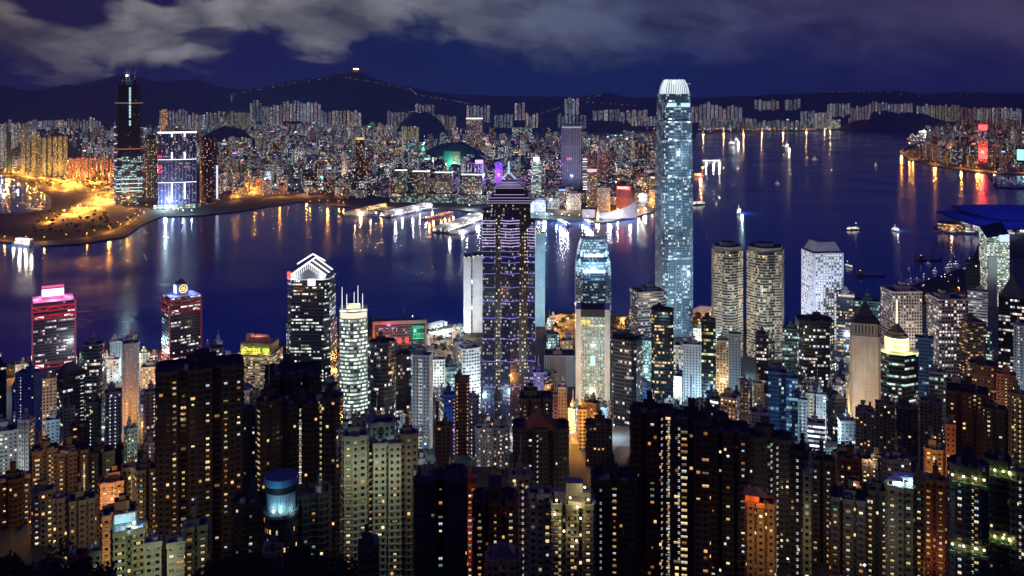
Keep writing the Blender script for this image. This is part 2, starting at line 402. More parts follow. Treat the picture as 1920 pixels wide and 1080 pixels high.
# ================================================================ ROADS of the reclaimed district, lit orange
LAMPS = []     # (x, y, z, colour key, group)
def road(name, pts, w, z=3.08, lamp=None, step=60, material=None, grp=None):
    P2 = [Vector(sea(*p)) for p in pts]; v = []; f = []
    for i, p in enumerate(P2):
        a = P2[max(0, i - 1)]; b = P2[min(len(P2) - 1, i + 1)]; dd = (b - a).normalized(); nn = Vector((-dd.y, dd.x)) * w / 2
        v += [(p.x + nn.x, p.y + nn.y, z), (p.x - nn.x, p.y - nn.y, z)]
    for i in range(len(P2) - 1): f.append((2 * i, 2 * i + 1, 2 * i + 3, 2 * i + 2))
    sheet(name, v, f, material or ASPH)
    if lamp:
        for a, b in zip(P2, P2[1:]):
            n = max(1, int((b - a).length / step)); nn = Vector((-(b - a).y, (b - a).x)).normalized() * (w / 2 + 1)
            for k in range(n):
                p = a + (b - a) * (k + .5) / n + nn * (1 if k % 2 else -1); LAMPS.append((p.x, p.y, z, lamp, grp))
BRIGHT = [(120, 300, 's', 9e5), (160, 318, 'o', 9e5), (60, 300, 's', 4e5), (90, 219, 'o', 4e6), (190, 340, 'o', 6e5), (440, 243, 'c', 3e6), (460, 243, 'g', 2e6), (455, 350, 'c', 5e5), (520, 345, 'w', 4e5), (480, 290, 's', 8e5), (548, 300, 's', 7e5), (560, 260, 'w', 1.5e6), (600, 320, 'w', 5e5), (705, 330, 's', 4e5), (640, 340, 's', 4e5), (820, 320, 'g', 9e5), (850, 312, 'g', 9e5), (780, 300, 'g', 6e5), (930, 296, 's', 9e5), (1050, 310, 's', 6e5), (1130, 320, 'w', 5e5), (1180, 360, 's', 3e5), (1200, 380, 'c', 2e5), (1000, 395, 'c', 3e5), (1020, 400, 'c', 2.5e5), (960, 380, 'c', 3e5), (1100, 395, 's', 2e5), (1060, 395, 's', 2e5), (880, 392, 'w', 2.5e5), (1130, 232, 'c', 3e6), (960, 240, 's', 3e6), (1400, 236, 'c', 4e6), (1510, 238, 'c', 5e6), (1600, 240, 's', 5e6), (1790, 230, 'o', 5e6), (1842, 300, 'r', 1.5e6), (1842, 262, 'r', 2.5e6), (1880, 305, 's', 8e5), (1780, 300, 's', 8e5), (1910, 300, 'c', 1e6), (1830, 235, 's', 4e6), (340, 382, 's', 2e5), (230, 378, 'w', 2e5), (650, 300, 's', 8e5), (740, 280, 's', 1e6), (360, 300, 'w', 8e5), (900, 280, 's', 8e5), (1160, 300, 'w', 7e5)]
road('harbour_road', [(-60, 449), (0, 453), (60, 457), (145, 450), (195, 441), (232, 425), (250, 415), (272, 402)], 16, 3.08, 'o', 38, None, 'lamps along the harbour promenade road')
road('expressway', [(-40, 312), (20, 320), (80, 334), (140, 350), (200, 372), (235, 386)], 60, 3.09, 'o', 60, CONC, 'lamps over the orange expressway')
road('slip_road', [(-40, 330), (30, 330), (100, 338), (160, 332), (215, 330)], 34, 3.10, 'o', 60, CONC, 'lamps over the orange expressway')
road('slip_road', [(60, 318), (130, 326), (170, 344), (215, 352)], 30, 3.11, 'o', 60, CONC, 'lamps over the orange expressway')
road('slip_road', [(85, 345), (125, 338), (150, 348), (120, 360), (90, 352)], 22, 3.12, 'o', 60, CONC, 'lamps over the orange expressway')
road('toll_approach_road', [(92, 424), (120, 408), (160, 392), (215, 385)], 46, 3.13, 'o', 42, CONC, 'lamps over the toll plaza')
groundsheet('toll_plaza', [(118, 414), (136, 388), (180, 362), (214, 356), (216, 384), (170, 396), (105, 424)], 3.14, CONC)
road('station_road', [(190, 388), (280, 394), (340, 391), (420, 381), (480, 373), (570, 367), (640, 372)], 22, 3.15, 'o', 45, None, 'lamps along the station road')
groundsheet('car_park', [(425, 373), (440, 363), (530, 357), (560, 362), (480, 372)], 3.16, CONC)
road('promenade', [(572, 386), (610, 384), (655, 388)], 12, 3.17, 'o', 30, None, 'lamps on the ferry promenade')
road('waterfront_road', [(905, 406), (1000, 409), (1060, 412), (1130, 416), (1190, 406), (1222, 396)], 14, 3.18, 'w', 26, None, 'white lamps on the far promenade')
road('station_square', [(1140, 400), (1190, 395), (1225, 372), (1222, 350), (1190, 345)], 50, 3.19, 'o', 36, None, 'orange lamps by the clock tower')
road('flyover', [(1232, 330), (1200, 338), (1150, 345), (1060, 352)], 30, 3.20, 'o', 60, None, 'orange lamps by the clock tower')
road('island_expressway', [(1760, 283), (1700, 284), (1694, 290), (1708, 299), (1755, 309), (1800, 316), (1850, 322), (1990, 326)], 36, 3.08, 'o', 60, None, 'lamps along the curving island expressway')
road('shore_road', [(1306, 250.5), (1400, 248), (1500, 245.7), (1600, 242.6), (1700, 238.4), (1758, 235.6)], 40, 3.08, 'y', 130, None, 'lamps along the far eastern shore')
road('runway_road', [(785, 243.5), (900, 243), (1100, 243.6), (1240, 244)], 50, 3.21, 'y', 160, None, 'lamps beyond the runway basin')
groundsheet('harbourfront_road', [(1022, 610), (1060, 598), (1078, 600), (1078, 668), (1022, 668)], 4.6, ASPH)
groundsheet('harbourfront_road', [(1146, 622), (1222, 612), (1222, 668), (1146, 668)], 4.65, ASPH)
road('avenue', [(565, 392 - 20), (560, 330), (548, 300), (560, 270)], 26, 3.22, 'w', 200, None, 'lamps in the avenue behind the ferry pier')
for k in range(60):      # the toll plaza and the car park are full of tall lamp masts
    x, y = random.uniform(115, 214), random.uniform(360, 416)
    if y > 424 - (x - 100) * .28 or y < 412 - (x - 100) * .5: continue
    q = sea(x, y); LAMPS.append((q[0], q[1], 3.1, 'o', 'lamps over the toll plaza'))
for k in range(14):
    q = sea(random.uniform(440, 540), random.uniform(360, 370)); LAMPS.append((q[0], q[1], 3.1, 'o', 'lamps of the orange car park'))
for k in range(44):
    q = sea(random.uniform(-30, 215), random.uniform(316, 352)); LAMPS.append((q[0], q[1], 3.1, 'o', 'lamps over the orange expressway'))
for k in range(7):
    q = sea(random.uniform(300, 400), random.uniform(398, 404)); LAMPS.append((q[0], q[1], 3.1, 'c', 'white lamps of the works yard'))
for k in range(16):
    q = sea(random.uniform(-60, 60) , random.uniform(336, 372)); LAMPS.append((q[0], q[1], 3.1, 'w', 'white lamps round the boat basin'))
# lamps climbing the hills
def hill_lamps(pts, n, grp, key='h'):
    for k in range(n):
        tt = (k + .5) / n * (len(pts) - 1); i = int(tt); a, b = pts[i], pts[i + 1]; s_ = tt - i + random.uniform(-.06, .06)
        p = hit(a[0] + (b[0] - a[0]) * s_ + random.uniform(-2, 2), a[1] + (b[1] - a[1]) * s_)
        if p: LAMPS.append((p[0], p[1], p[2] - 4, key, grp))
hill_lamps([(432, 192), (436, 178), (500, 166), (560, 155), (640, 145), (700, 155), (770, 168), (785, 180), (850, 190), (885, 196)], 62, 'lamps of the road over the mountain')
hill_lamps([(1000, 218), (1046, 204), (1080, 190), (1130, 178)], 22, 'lamps climbing the eastern hill')
hill_lamps([(1090, 192), (1200, 200)], 10, 'lamps climbing the eastern hill')
hill_lamps([(1538, 174), (1575, 174), (1620, 174), (1655, 173), (1730, 182), (1790, 182), (1830, 173)], 22, 'lamps on the far eastern hills')
hill_lamps([(533, 143), (545, 142)], 4, 'lamps of the hilltop lookout')
hill_lamps([(664, 131), (672, 131)], 4, 'lamps of the hilltop station', 'H')
LK = dict(o=4, s=6, y=3.5, r=6, g=6, h=1.1, H=6)
LCOL = dict(o=(1, .38, .045), w=(.80, .94, 1), c=(.50, .84, 1), y=(1, .55, .2), h=(1, .72, .45), H=(1, .6, .25), r=(1, .05, .03), g=(.2, 1, .6), s=(1, .72, .4))
def lamp_mesh(key, hgt=13, r=1.5, k=22):
    mb = MB(); mb.tube((0, 0, 0), (0, 0, hgt), .25, P((.2, .2, .2)), 4); mb.tube((0, 0, hgt), (2, 0, hgt + .3), .15, P((.2, .2, .2)), 4)
    mb.ball((2, 0, hgt), r, G(LCOL[key], k), 6, 4, .7); return mb.mesh('street_lamp')
LM = {k: lamp_mesh(k, 13, 1.5, LK.get(k, 10)) for k in 'owcyrgs'}
LM['h'] = lamp_mesh('h', 12, 3.6, 2.5); LM['H'] = lamp_mesh('H', 14, 14, 6); LM['y'] = lamp_mesh('y', 14, 4.5, 3.5)
LMS = {k: lamp_mesh(k, 11, .55, LK.get(k, 10)) for k in LCOL}
WORD = dict(o='orange', w='white', c='cool white', y='yellow', h='small pale', H='large orange', r='red', g='green', s='warm')
def lamp_obj(x, y, z, key, grp):
    o = put(LM[key], 'street_lamp', None, (x, y, z), random.uniform(0, 6.28))
    if y < 1700: o.data = LMS[key]
    tag(o, '%s street lamp, one of the %s' % (WORD[key], grp), 'street lamp', grp); return o
def lamp_stuff(mb, x, y, z, key):
    hh, r_, k_ = {'h': (12, 3.4, 2.5), 'H': (14, 14, 12), 'y': (14, 4.5, 9)}.get(key, (13, 1.5, 22))
    mb.tube((x, y, z), (x, y, z + hh), .25, POLE, 4); mb.ball((x, y, z + hh + 1), r_, LG[key], 6, 4, .7)
POLE = P((.2, .2, .2)); LG = {k: G(c, LK.get(k, 10)) for k, c in LCOL.items()}
LAMPS.sort(key=lambda q: q[1]); stuffm = MB()
for q in LAMPS[175:]: lamp_stuff(stuffm, *q[:4])
for px, py, key, pw in BRIGHT:
    D_ = (H - 3) * F / (py - HY); lamp_stuff(stuffm, gx(px, D_), D_, 3, key)
STUFFLAMPS = stuffm.obj('street_lamps'); tag(STUFFLAMPS, 'long strings of tiny street lamps on the far shore roads and hills', 'street lamps', None, 'stuff')
for i, (x, y, z, key, grp) in enumerate(LAMPS):
    if i < 175: o = lamp_obj(x, y, z, key, grp)
    else: o = bpy.data.objects.new('lamp_base', None); COL.objects.link(o); o.location = (x, y, z); o.parent = STUFFLAMPS
    px = x / y * F + 960
    if key in 'owc' and y < 4600 and i % 2 == 0:
        light('lamp_light', 'POINT', o, (2, 0, 12 if key == 'c' else 10), LCOL[key], (26000 if 'promenade' in (grp or '') or 'station' in grp else 250000) if key == 'o' else 45000, 1.5)
    elif key == 'o' and i % 3 == 0: light('lamp_light', 'POINT', o, (2, 0, 20), LCOL[key], 160000, 2)
    elif key == 'y' and i % 2 == 0: light('lamp_light', 'POINT', o, (2, 0, 22), LCOL[key], 300000, 4)
# ================================================================ BUILDING KIT
def rect(w, d): return [(-w / 2, -d / 2), (w / 2, -d / 2), (w / 2, d / 2), (-w / 2, d / 2)]
def cham(w, d, c=.18):
    c *= min(w, d); a, b = w / 2, d / 2
    return [(-a + c, -b), (a - c, -b), (a, -b + c), (a, b - c), (a - c, b), (-a + c, b), (-a, b - c), (-a, -b + c)]
def hplan(w, d):          # slab with a deep re-entrant bay at front and back
    a, b = w / 2, d / 2; n = w * .09; e = d * .3
    return [(-a, -b), (-n, -b), (-n, -b + e), (n, -b + e), (n, -b), (a, -b), (a, b), (n, b), (n, b - e), (-n, b - e), (-n, b), (-a, b)]
def wplan(w, d):          # two recesses: three wings to the front
    a, b = w / 2, d / 2; n = w * .06; x = w * .2; e = d * .25
    return [(-a, -b), (-x - n, -b), (-x - n, -b + e), (-x + n, -b + e), (-x + n, -b * 1.08), (x - n, -b * 1.08), (x - n, -b + e), (x + n, -b + e), (x + n, -b), (a, -b), (a, b), (-a, b)]
def cross(w, d):
    a, b = w / 2, d / 2; p, q = a * .45, b * .45
    return [(-p, -b), (p, -b), (p, -q), (a, -q), (a, q), (p, q), (p, b), (-p, b), (-p, q), (-a, q), (-a, -q), (-p, -q)]
def rnd(w, d, n=20): return [(w / 2 * math.cos(2 * math.pi * (i + .5) / n - math.pi / 2), d / 2 * math.sin(2 * math.pi * (i + .5) / n - math.pi / 2)) for i in range(n)]
def bow(w, d, n=9):       # curved front, flat back
    pts = [(-w / 2 + w * i / (n - 1), -d / 2 - d * .22 * math.sin(math.pi * i / (n - 1))) for i in range(n)]
    return pts + [(w / 2, d / 2), (-w / 2, d / 2)]
PLAN = dict(r=rect, c=cham, h=hplan, w=wplan, x=cross, o=rnd, b=bow)
def offset(pts, e):
    out = []; n = len(pts)
    for i in range(n):
        p0, p1, p2 = Vector(pts[i - 1]), Vector(pts[i]), Vector(pts[(i + 1) % n])
        a = (p1 - p0).normalized(); b = (p2 - p1).normalized()
        na = Vector((a.y, -a.x)); nb = Vector((b.y, -b.x)); m = na + nb
        if m.length < 1e-4: m = na.copy()
        m = m / max(.4, m.dot(na)); out.append((p1.x + m.x * e, p1.y + m.y * e))
    return out
def bays(pts, w_=2.9, out=.95, pitch=6.2):      # projecting window bays along the long walls
    r_ = []; n = len(pts)
    for i in range(n):
        a, b = Vector(pts[i]), Vector(pts[(i + 1) % n]); L = (b - a).length; r_.append(tuple(a)); u_ = (b - a) / L; nn = Vector((u_.y, -u_.x))
        if L > 7:
            m_ = max(1, int(L / pitch)); s_ = L / m_
            for k in range(m_):
                c0 = a + u_ * (s_ * (k + .5) - w_ / 2); c1 = c0 + u_ * w_
                r_ += [tuple(c0), tuple(c0 + nn * out), tuple(c1 + nn * out), tuple(c1)]
    return r_
def sc2(pts, k): return [(x * k, y * k) for x, y in pts]
def pl(c, r=.7): 
    return P(c, r)
WARM = (1, .62, .25); YEL = (1, .80, .38); WHT = (.95, .97, 1); COOL = (.62, .92, 1); CYAN = (.40, .85, 1)
def style(k):
    v = random.uniform(.8, 1.2)
    c = lambda *a: tuple(x * v for x in a)
    T = dict(
        dk=lambda: (S(c(.050, .030, .020), .05, WARM, .5, .45, 1.6, 0, .8), 3.4, 3.1),
        br=lambda: (S(c(.10, .045, .022), .06, WARM, .5, .45, 1.5, 0, .8), 3.2, 3.1),
        be=lambda: (S(c(.34, .28, .18), .06, YEL, .45, .45, 1.7, 0, .8), 3.2, 3.1),
        gy=lambda: (S(c(.26, .26, .29), .08, WHT, .42, .42, 1.8, 0, .8), 3.2, 3.1),
        lg=lambda: (S(c(.50, .50, .52), .08, WHT, .40, .42, 1.8, 0, .8), 3.2, 3.1),
        ol=lambda: (S(c(.24, .25, .14), .07, YEL, .5, .45, 1.7, 0, .8), 3.2, 3.1),
        bk=lambda: (S(c(.026, .024, .025), .03, WHT, .4, .4, 1.5, 0, .8), 3.4, 3.1),
        bl=lambda: (S(c(.06, .09, .34), .08, WHT, .4, .4, 1.8, 0, .7), 3.2, 3.1),
        rd=lambda: (S(c(.22, .022, .012), .08, WARM, .5, .5, 1.5, 0, .8), 3.2, 3.1),
        tc=lambda: (S(c(.50, .20, .08), .08, YEL, .4, .4, 1.7, 0, .8), 3.2, 3.1),
        gl=lambda: (S(c(.03, .035, .045), .26, COOL, .86, .55, 1.5, .75, .35, .35, (.012, .02, .03)), 2.4, 3.9),
        gk=lambda: (S(c(.012, .014, .018), .12, WHT, .86, .6, 1.5, .7, .3, .4, (.008, .012, .02)), 2.4, 3.9),
        gt=lambda: (S(c(.10, .18, .20), .40, (.6, 1, .85), .88, .6, 1.3, .7, .35, .25, (.02, .05, .06)), 2.4, 3.9),
        gb=lambda: (S(c(.05, .10, .22), .18, CYAN, .85, .6, 1.2, .6, .3, .3, (.015, .05, .12)), 2.4, 3.9),
        gw=lambda: (S(c(.62, .60, .54), .40, WHT, .62, .62, 1.3, .5, .6, .35), 3.3, 3.9),
        hb=lambda: (S(c(.55, .50, .40), .40, (1, .95, .72), .96, .42, 1.1, .6, .6, .3), 4.0, 3.9),
        wl=lambda: (S(c(.55, .45, .32), .22, (1, .85, .55), .5, .5, 1.8, .1, .6, .5), 3.4, 3.3))
    return T[k]()
def window_mesh(col, w=1.6, h=1.15, frame=(.08, .07, .06), k=1.6):
    mb = MB(); f = P(frame); t_ = .12; y = -.08
    for (a, b, c, e) in ((-w / 2 - t_, w / 2 + t_, -t_, 0), (-w / 2 - t_, w / 2 + t_, h, h + t_), (-w / 2 - t_, -w / 2, 0, h), (w / 2, w / 2 + t_, 0, h), (-.05, .05, 0, h)):
        mb.box(a, b, y - .12, y, c, e, f)
    g1 = S((.05, .05, .05), 1, col, 1, 1, k, 0, .4, .0); g1['glow'] = tuple(x * k * .75 for x in col); g1['frac'] = 0; g1['ww'] = 0
    g2 = dict(g1); g2['glow'] = tuple(x * k * .35 for x in col)
    mb.face([(-w / 2, y, 0), (w / 2, y, 0), (w / 2, y, h * .55), (-w / 2, y, h * .55)], g2)
    mb.face([(-w / 2, y, h * .55), (w / 2, y, h * .55), (w / 2, y, h), (-w / 2, y, h)], g1)
    return mb.mesh('window')
WIN = [window_mesh((1, .55, .16), k=1.1), window_mesh((1, .74, .30), k=1.5), window_mesh((1, .85, .5), k=2.2), window_mesh((.85, .95, 1), k=1.3), window_mesh((1, .40, .08), k=.6), window_mesh((.35, .85, .75), k=.6), window_mesh((1, .6, .2), 1.0, 1.1, k=.5), window_mesh((.9, .8, .4), 2.2, 1.0, k=.35)]
WIDE = [window_mesh(c, 3.0, 1.3, k=k) for c, k in (((1, .66, .25), 1.5), ((1, .78, .40), 1.9), ((1, .55, .18), .9), ((1, .85, .55), 1.3), ((.8, .95, 1), 1.2), ((1, .70, .30), .35), ((1, .5, .15), .5), ((.9, .9, .5), .25))]
DOT = {'w': window_mesh((.95, .97, 1), .9, 1.0, k=3.0), 'y': window_mesh((1, .85, .4), 1.0, 1.1, k=2.4), 'o': window_mesh((1, .55, .2), .9, 1.0, k=2.2), 'g': window_mesh((.7, 1, .8), .9, 1.0, k=2.0)}
_m = MB(); _m.box(-1, 1, -1, 1, 0, 1.5, P((.25, .25, .25))); _m.tube((0, 0, 1.5), (0, 0, 1.8), .7, P((.1, .1, .1)), 8); ACM = _m.mesh('air_conditioner')
_m = MB(); _m.box(-1.6, 1.6, -1.3, 1.3, 0, .5, P((.2, .2, .2))); _m.tube((0, 0, .5), (0, 0, 3.0), 1.3, P((.32, .31, .29)), 10); CLUT = [_m.mesh('water_tank')]
_m = MB(); _m.tube((0, 0, 0), (0, 0, 6), .09, P((.3, .3, .3)), 4)
for _z in (4.2, 5, 5.7): _m.tube((-.9, 0, _z), (.9, 0, _z), .06, P((.3, .3, .3)), 4)
CLUT.append(_m.mesh('aerial'))
def roofkit(root, w, d, z, kind, wallst, D=999):
    body = P(wallst['wall'])
    if kind in ('flat', 'mast', 'tank', 'dish'):
        mb = MB(); a = random.uniform(.28, .5); x0 = random.uniform(-.2, .1) * w
        mb.box(x0 - w * a / 2, x0 + w * a / 2, -d * .22, d * .25, z, z + random.uniform(3.5, 7), body, top=ROOF)
        mb.box(x0 - w * a * .2, x0 + w * a * .25, -d * .1, d * .15, z + 3, z + random.uniform(7.5, 10), body, top=ROOF)
        pr = mb.obj('plant_room', root)
        if w > 12:
            for k in range(random.randint(2, 5)):
                s_ = random.uniform(.7, 1.6); put(ACM, 'air_conditioner', pr, (random.uniform(-.42, .42) * w, random.uniform(-.42, -.25) * d, z), 0, (s_, s_, s_ * random.uniform(.7, 1.2)))
    if D < 720:
        for k in range(random.randint(2, 4)): put(random.choice(CLUT), 'aerial' if k else 'water_tank', root, (random.uniform(-.4, .4) * w, random.uniform(-.35, .35) * d, z)).data = CLUT[1 if k else 0]
    if kind == 'tank':
        mb = MB(); mb.tube((w * .25, 0, z), (w * .25, 0, z + 4), 2.2, P((.3, .3, .3)), 10); mb.obj('water_tank', root)
    if kind == 'mast' or (kind == 'flat' and random.random() < .3):
        mb = MB(); mb.tube((0, 0, z + 6), (0, 0, z + random.uniform(12, 22)), .25, P((.3, .3, .3)), 5); mb.obj('mast', root)
    if kind == 'hip' or kind == 'pyr':
        mb = MB(); e = 1.0; hh = (w + d) * (.22 if kind == 'hip' else .5)
        p = rect(w * .96, d * .96); r_ = w * (.15 if kind == 'hip' else .02)
        c = P(random.choice([(.16, .14, .17), (.10, .09, .09)]))
        q = [(-r_, -r_), (r_, -r_), (r_, r_), (-r_, r_)]
        mb.prism(p, z, z + hh, c, top=c, pts2=q); mb.obj('roof', root)
        if kind == 'pyr':
            mb = MB(); mb.tube((0, 0, z + hh), (0, 0, z + hh + w * .5), .3, c, 5); mb.obj('mast', root)
def place(x0, x1, yt, D, rel=0, asp=.8):
    az_ = math.atan2(gx((x0 + x1) / 2, D), D); Wm = (x1 - x0) / F * D * math.cos(az_); r_ = abs(R(rel))
    w = Wm / (math.cos(r_) + asp * math.sin(r_)); d_ = w * asp; Dc = D + d_ * .45
    return gx((x0 + x1) / 2, Dc), Dc, -az_ + R(rel), w * Dc / D * .98, d_, zof(yt, D)
GEO = {}
TAKEN = []      # plan positions already built on: x, y, radius
VIS = []        # x0, x1, distance, lowest row that must stay visible
def near(x0, x1, yt, D, yb, plan, st, label, rel=0, asp=.8, roof='flat', dots='', lit=None, cat='building', name=None, led=True, nwin=None, flood=None, wcol=None, parapet=True, mod=None, seg=None, group=None):
    X, Y, rz, w, d_, zt = place(x0, x1, yt, D, rel, asp); zb = ground(Y) - 4
    TAKEN.append((X, Y, max(w, d_) * .56)); VIS.append((x0, x1, D, yb))
    root = empty(name or {'dk': 'apartment_tower', 'br': 'apartment_tower', 'be': 'apartment_tower'}.get(st, 'building'), (X, Y, 0), rz, label, cat, group)
    s0, cw, ch = style(st)
    if lit is not None: s0 = dict(s0, frac=lit)
    if wcol: s0 = dict(s0, wall=wcol)
    if mod: s0 = dict(s0, **mod)
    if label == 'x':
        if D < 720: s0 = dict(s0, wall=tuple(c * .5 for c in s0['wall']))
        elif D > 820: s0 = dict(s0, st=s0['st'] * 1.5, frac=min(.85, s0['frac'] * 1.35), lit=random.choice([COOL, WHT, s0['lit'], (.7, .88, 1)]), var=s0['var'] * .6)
    pts = PLAN[plan](w, d_)
    if D < 760 and plan != 'o' and st not in ('gk', 'gl', 'gt', 'gb', 'gw', 'hb'): pts = bays(pts)
    nf = max(3, round((zt - zb) / ch)); ch = (zt - zb) / nf
    mb = MB(); mb.prism(pts, zb, zt, s0, cw, ch, top=ROOF)
    if led and D < 1150 and ch > 1:
        lp = offset(pts, .35); stp = 1 if D < 620 else 2; lst = P(tuple(min(1, x * 1.25 + e_) for x, e_ in zip(s0['wall'], (.045, .022, .010) if D < 620 and s0['wall'][0] < .1 else (.004,) * 3))); z = zt - ch
        while z > max(zb, zt - 130):
            mb.prism(lp, z - .22, z + .22, lst, top=lst, bottom=True); z -= ch * stp
    mb.obj('wall', root)
    if parapet:
        mb = MB(); o1, o2 = offset(pts, .3), offset(pts, -.5); c = P(tuple(min(1, x * 1.2) for x in s0['wall'])); n = len(pts); zz = zt + 1.4
        mb.prism(o1, zt - .9, zz, c, top=c) if False else None
        for i in range(n):
            j = (i + 1) % n
            mb.face([(*o1[i], zt - .9), (*o1[j], zt - .9), (*o1[j], zz), (*o1[i], zz)], c)
            mb.face([(*o2[j], zt), (*o2[i], zt), (*o2[i], zz), (*o2[j], zz)], c)
            mb.face([(*o1[i], zz), (*o1[j], zz), (*o2[j], zz), (*o2[i], zz)], c)
        mb.obj('parapet', root)
    roofkit(root, w, d_, zt + .05, roof, s0, D)
    # the widest forward-facing stretches of wall carry separate windows on the nearest towers
    edges = []
    for i in range(len(pts)):
        a, b = Vector(pts[i]), Vector(pts[(i + 1) % len(pts)]); L = (b - a).length; nn = Vector(((b - a).y, -(b - a).x)) / max(L, .01)
        wn_ = Matrix.Rotation(rz, 2) @ nn
        if L > 2.2 and wn_.dot(Vector((-X, -Y)).normalized()) > .25: edges.append((a, b, L, nn))
    if nwin is None: nwin = 0 if D > 700 else (22 if st in ('dk', 'br', 'be', 'ol', 'tc', 'rd') else 13)
    if dots: nwin = min(nwin, 44)
    if nwin and edges:
        used = set(); colp = []
        zmin = max(zb + 5, zof(1090, Y))
        for e in edges:
            for k in range(int(e[2] // 3.4)):
                colp.append((e, (k + .5) * 3.4 + (e[2] - int(e[2] // 3.4) * 3.4) / 2, random.random() ** 4 + .01))
        tot = sum(c[2] for c in colp)
        for _ in range(nwin * 4):
            if len(used) >= nwin or not colp: break
            r_ = random.random() * tot; q = 0
            for q, c in enumerate(colp):
                r_ -= c[2]
                if r_ <= 0: break
            fl = random.randint(1, nf - 1); z = zb + fl * ch + ch * .3
            if (q, fl) in used or z < zmin or z > zt - 2.5: continue
            used.add((q, fl)); (a, b, L, nn), sx, _w = colp[q]; p = a + (b - a) * (sx / L) + nn * .05
            wmi = random.choices(range(8), [4, 5, 2, 2, 3, 1, 4, 4] if st not in ('gy', 'bk', 'lg', 'bl') else [2, 2, 1, 5, 2, 3, 3, 3])[0]
            wide = L > 6 and (q * 7 + int(w)) % 3 != 0
            put((WIDE if wide else WIN)[wmi], 'window', root, (p.x, p.y, z), math.atan2(nn.x, -nn.y), (random.choice([.7, 1, 1, .85]), 1, random.choice([.8, 1, 1])))
    if dots and edges:       # a column of stair-landing lights, each a small window
        e = max(edges, key=lambda e: e[2]); cnt = 0
        for ci, q in enumerate(dots.split(',')):
            key, fx = q[0], float(q[1:]) / 100
            # find the edge under this place across the front
            xx = -w / 2 + w * fx; best = None
            for (a, b, L, nn) in edges:
                if min(a.x, b.x) - .01 <= xx <= max(a.x, b.x) + .01 and abs(b.x - a.x) > .5:
                    if best is None or a.y < best[0].y: best = (a, b, L, nn)
            if best is None: best = e; 
            a, b, L, nn = best; s_ = min(.94, max(.06, (xx - a.x) / (b.x - a.x) if abs(b.x - a.x) > .5 else .5)); p = a + (b - a) * s_ + nn * .06
            z = zt - ch * 1.2
            while z > max(zb + 4, zof(min(1085, yb + 25), Y)) and cnt < 96:
                if random.random() < .95: put(DOT[key], 'window', root, (p.x, p.y, z), math.atan2(nn.x, -nn.y)); cnt += 1
                z -= ch
    if flood:
        colf, pw, dist = flood[:3]; hf = flood[3] if len(flood) > 3 else .35
        light('added_floodlight', 'SPOT', root, (0, -d_ / 2 - dist, zb + (zt - zb) * hf), colf, pw, 3, (0, 0, zb + (zt - zb) * .6), 140)  # spot added in the air before the facade to brighten it, no fixture
    GEO[root.name] = (w, d_, zb, zt, X, Y, rz)
    return root
# ================================================================ THE NEAR TOWERS, one line each
AT, OT = 'apartment_tower', 'office_tower'
N = near
# --- left third, mid distance
N(-8, 12, 688, 980, 800, 'r', 'gk', 'dark narrow office tower cut by the left edge beyond the angled-roof hotel', name=OT)
N(28, 79, 702, 900, 830, 'r', 'bl', 'blue-lit block with one dotted column and a pale glass flank at far left', dots='w30', rel=-28, name=AT, lit=.05)
N(79, 106, 712, 880, 840, 'r', 'wl', 'thin warm beige tower lit from the street, right of the blue block', name=AT)
T_HIP = N(104, 160, 700, 950, 860, 'r', 'gk', 'dark tower under a pale hipped roof with a dotted white flank', roof='hip', dots='w82,w90', rel=22, name=OT)
N(153, 198, 648, 1060, 760, 'c', 'gk', 'grey framed office tower with a flat top and thin mast', roof='mast', rel=-14, name=OT, wcol=(.16, .16, .18), lit=.22)
N(206, 232, 642, 1210, 740, 'r', 'lg', 'narrow pale tower with warm lit side behind the tall dotted slab', name=OT, roof='flat', lit=.2)
N(229, 262, 646, 850, 850, 'c', 'lg', 'tall narrow pale slab with tiny dotted windows and orange-lit foot', name=AT, mod=dict(frac=.9, ww=.22, wh=.25, st=1.2, var=.1), asp=.9, led=False, flood=((1, .55, .28), 110000, 26, .06))
N(197, 228, 738, 805, 850, 'r', 'gy', 'violet grey tower with dotted white windows below the dotted slab', dots='w30,w62', name=AT, wcol=(.12, .10, .15))
N(268, 299, 736, 780, 830, 'r', 'gy', 'pale grey tower with one dotted column beside the large dark tower', dots='w62,w78', name=AT, rel=14)
N(160, 191, 756, 800, 860, 'r', 'dk', 'dark tower with dotted flank left of the violet grey tower', dots='w40', rel=-20, name=AT)
N(118, 140, 768, 790, 850, 'r', 'be', 'slim beige tower in front of the hipped-roof tower', name=AT)
N(86, 112, 790, 760, 840, 'r', 'gy', 'small grey tower with a glowing orange side at its foot', name=AT, flood=((1, .6, .3), 30000, 20, .1))
N(134, 166, 800, 740, 850, 'h', 'dk', 'dark low tower speckled with warm lights under the dotted flank tower', name=AT)
N(232, 258, 806, 650, 880, 'r', 'bl', 'slim cyan-lit tower standing at the foot of the dotted slab', name=AT, wcol=(.10, .22, .28), rel=20, dots='w25')
N(-20, 34, 812, 660, 895, 'r', 'lg', 'pale block with rows of small dark windows at the left edge', name=AT, led=True, dots='')
N(34, 66, 790, 650, 880, 'r', 'lg', 'angled pale hotel wing with stepped lit balconies at the left', name='hotel', rel=-38, flood=((.9, 1, .9), 16000, 22, .4))
N(60, 108, 848, 600, 925, 'h', 'br', 'brown block with gold windows, left of a matching brown block', dots='y70', name=AT)
N(108, 165, 850, 605, 960, 'w', 'br', 'wider brown block with a line of yellow stair lights', dots='y88', name=AT)
N(165, 212, 852, 620, 950, 'h', 'bk', 'black tower with a blue lit bar near its top, left side', name=AT)
N(188, 232, 908, 520, 965, 'r', 'tc', 'warm terracotta block with bright dotted windows', name=AT, dots='y35,y60', flood=((1, .7, .4), 5000, 18, .5))
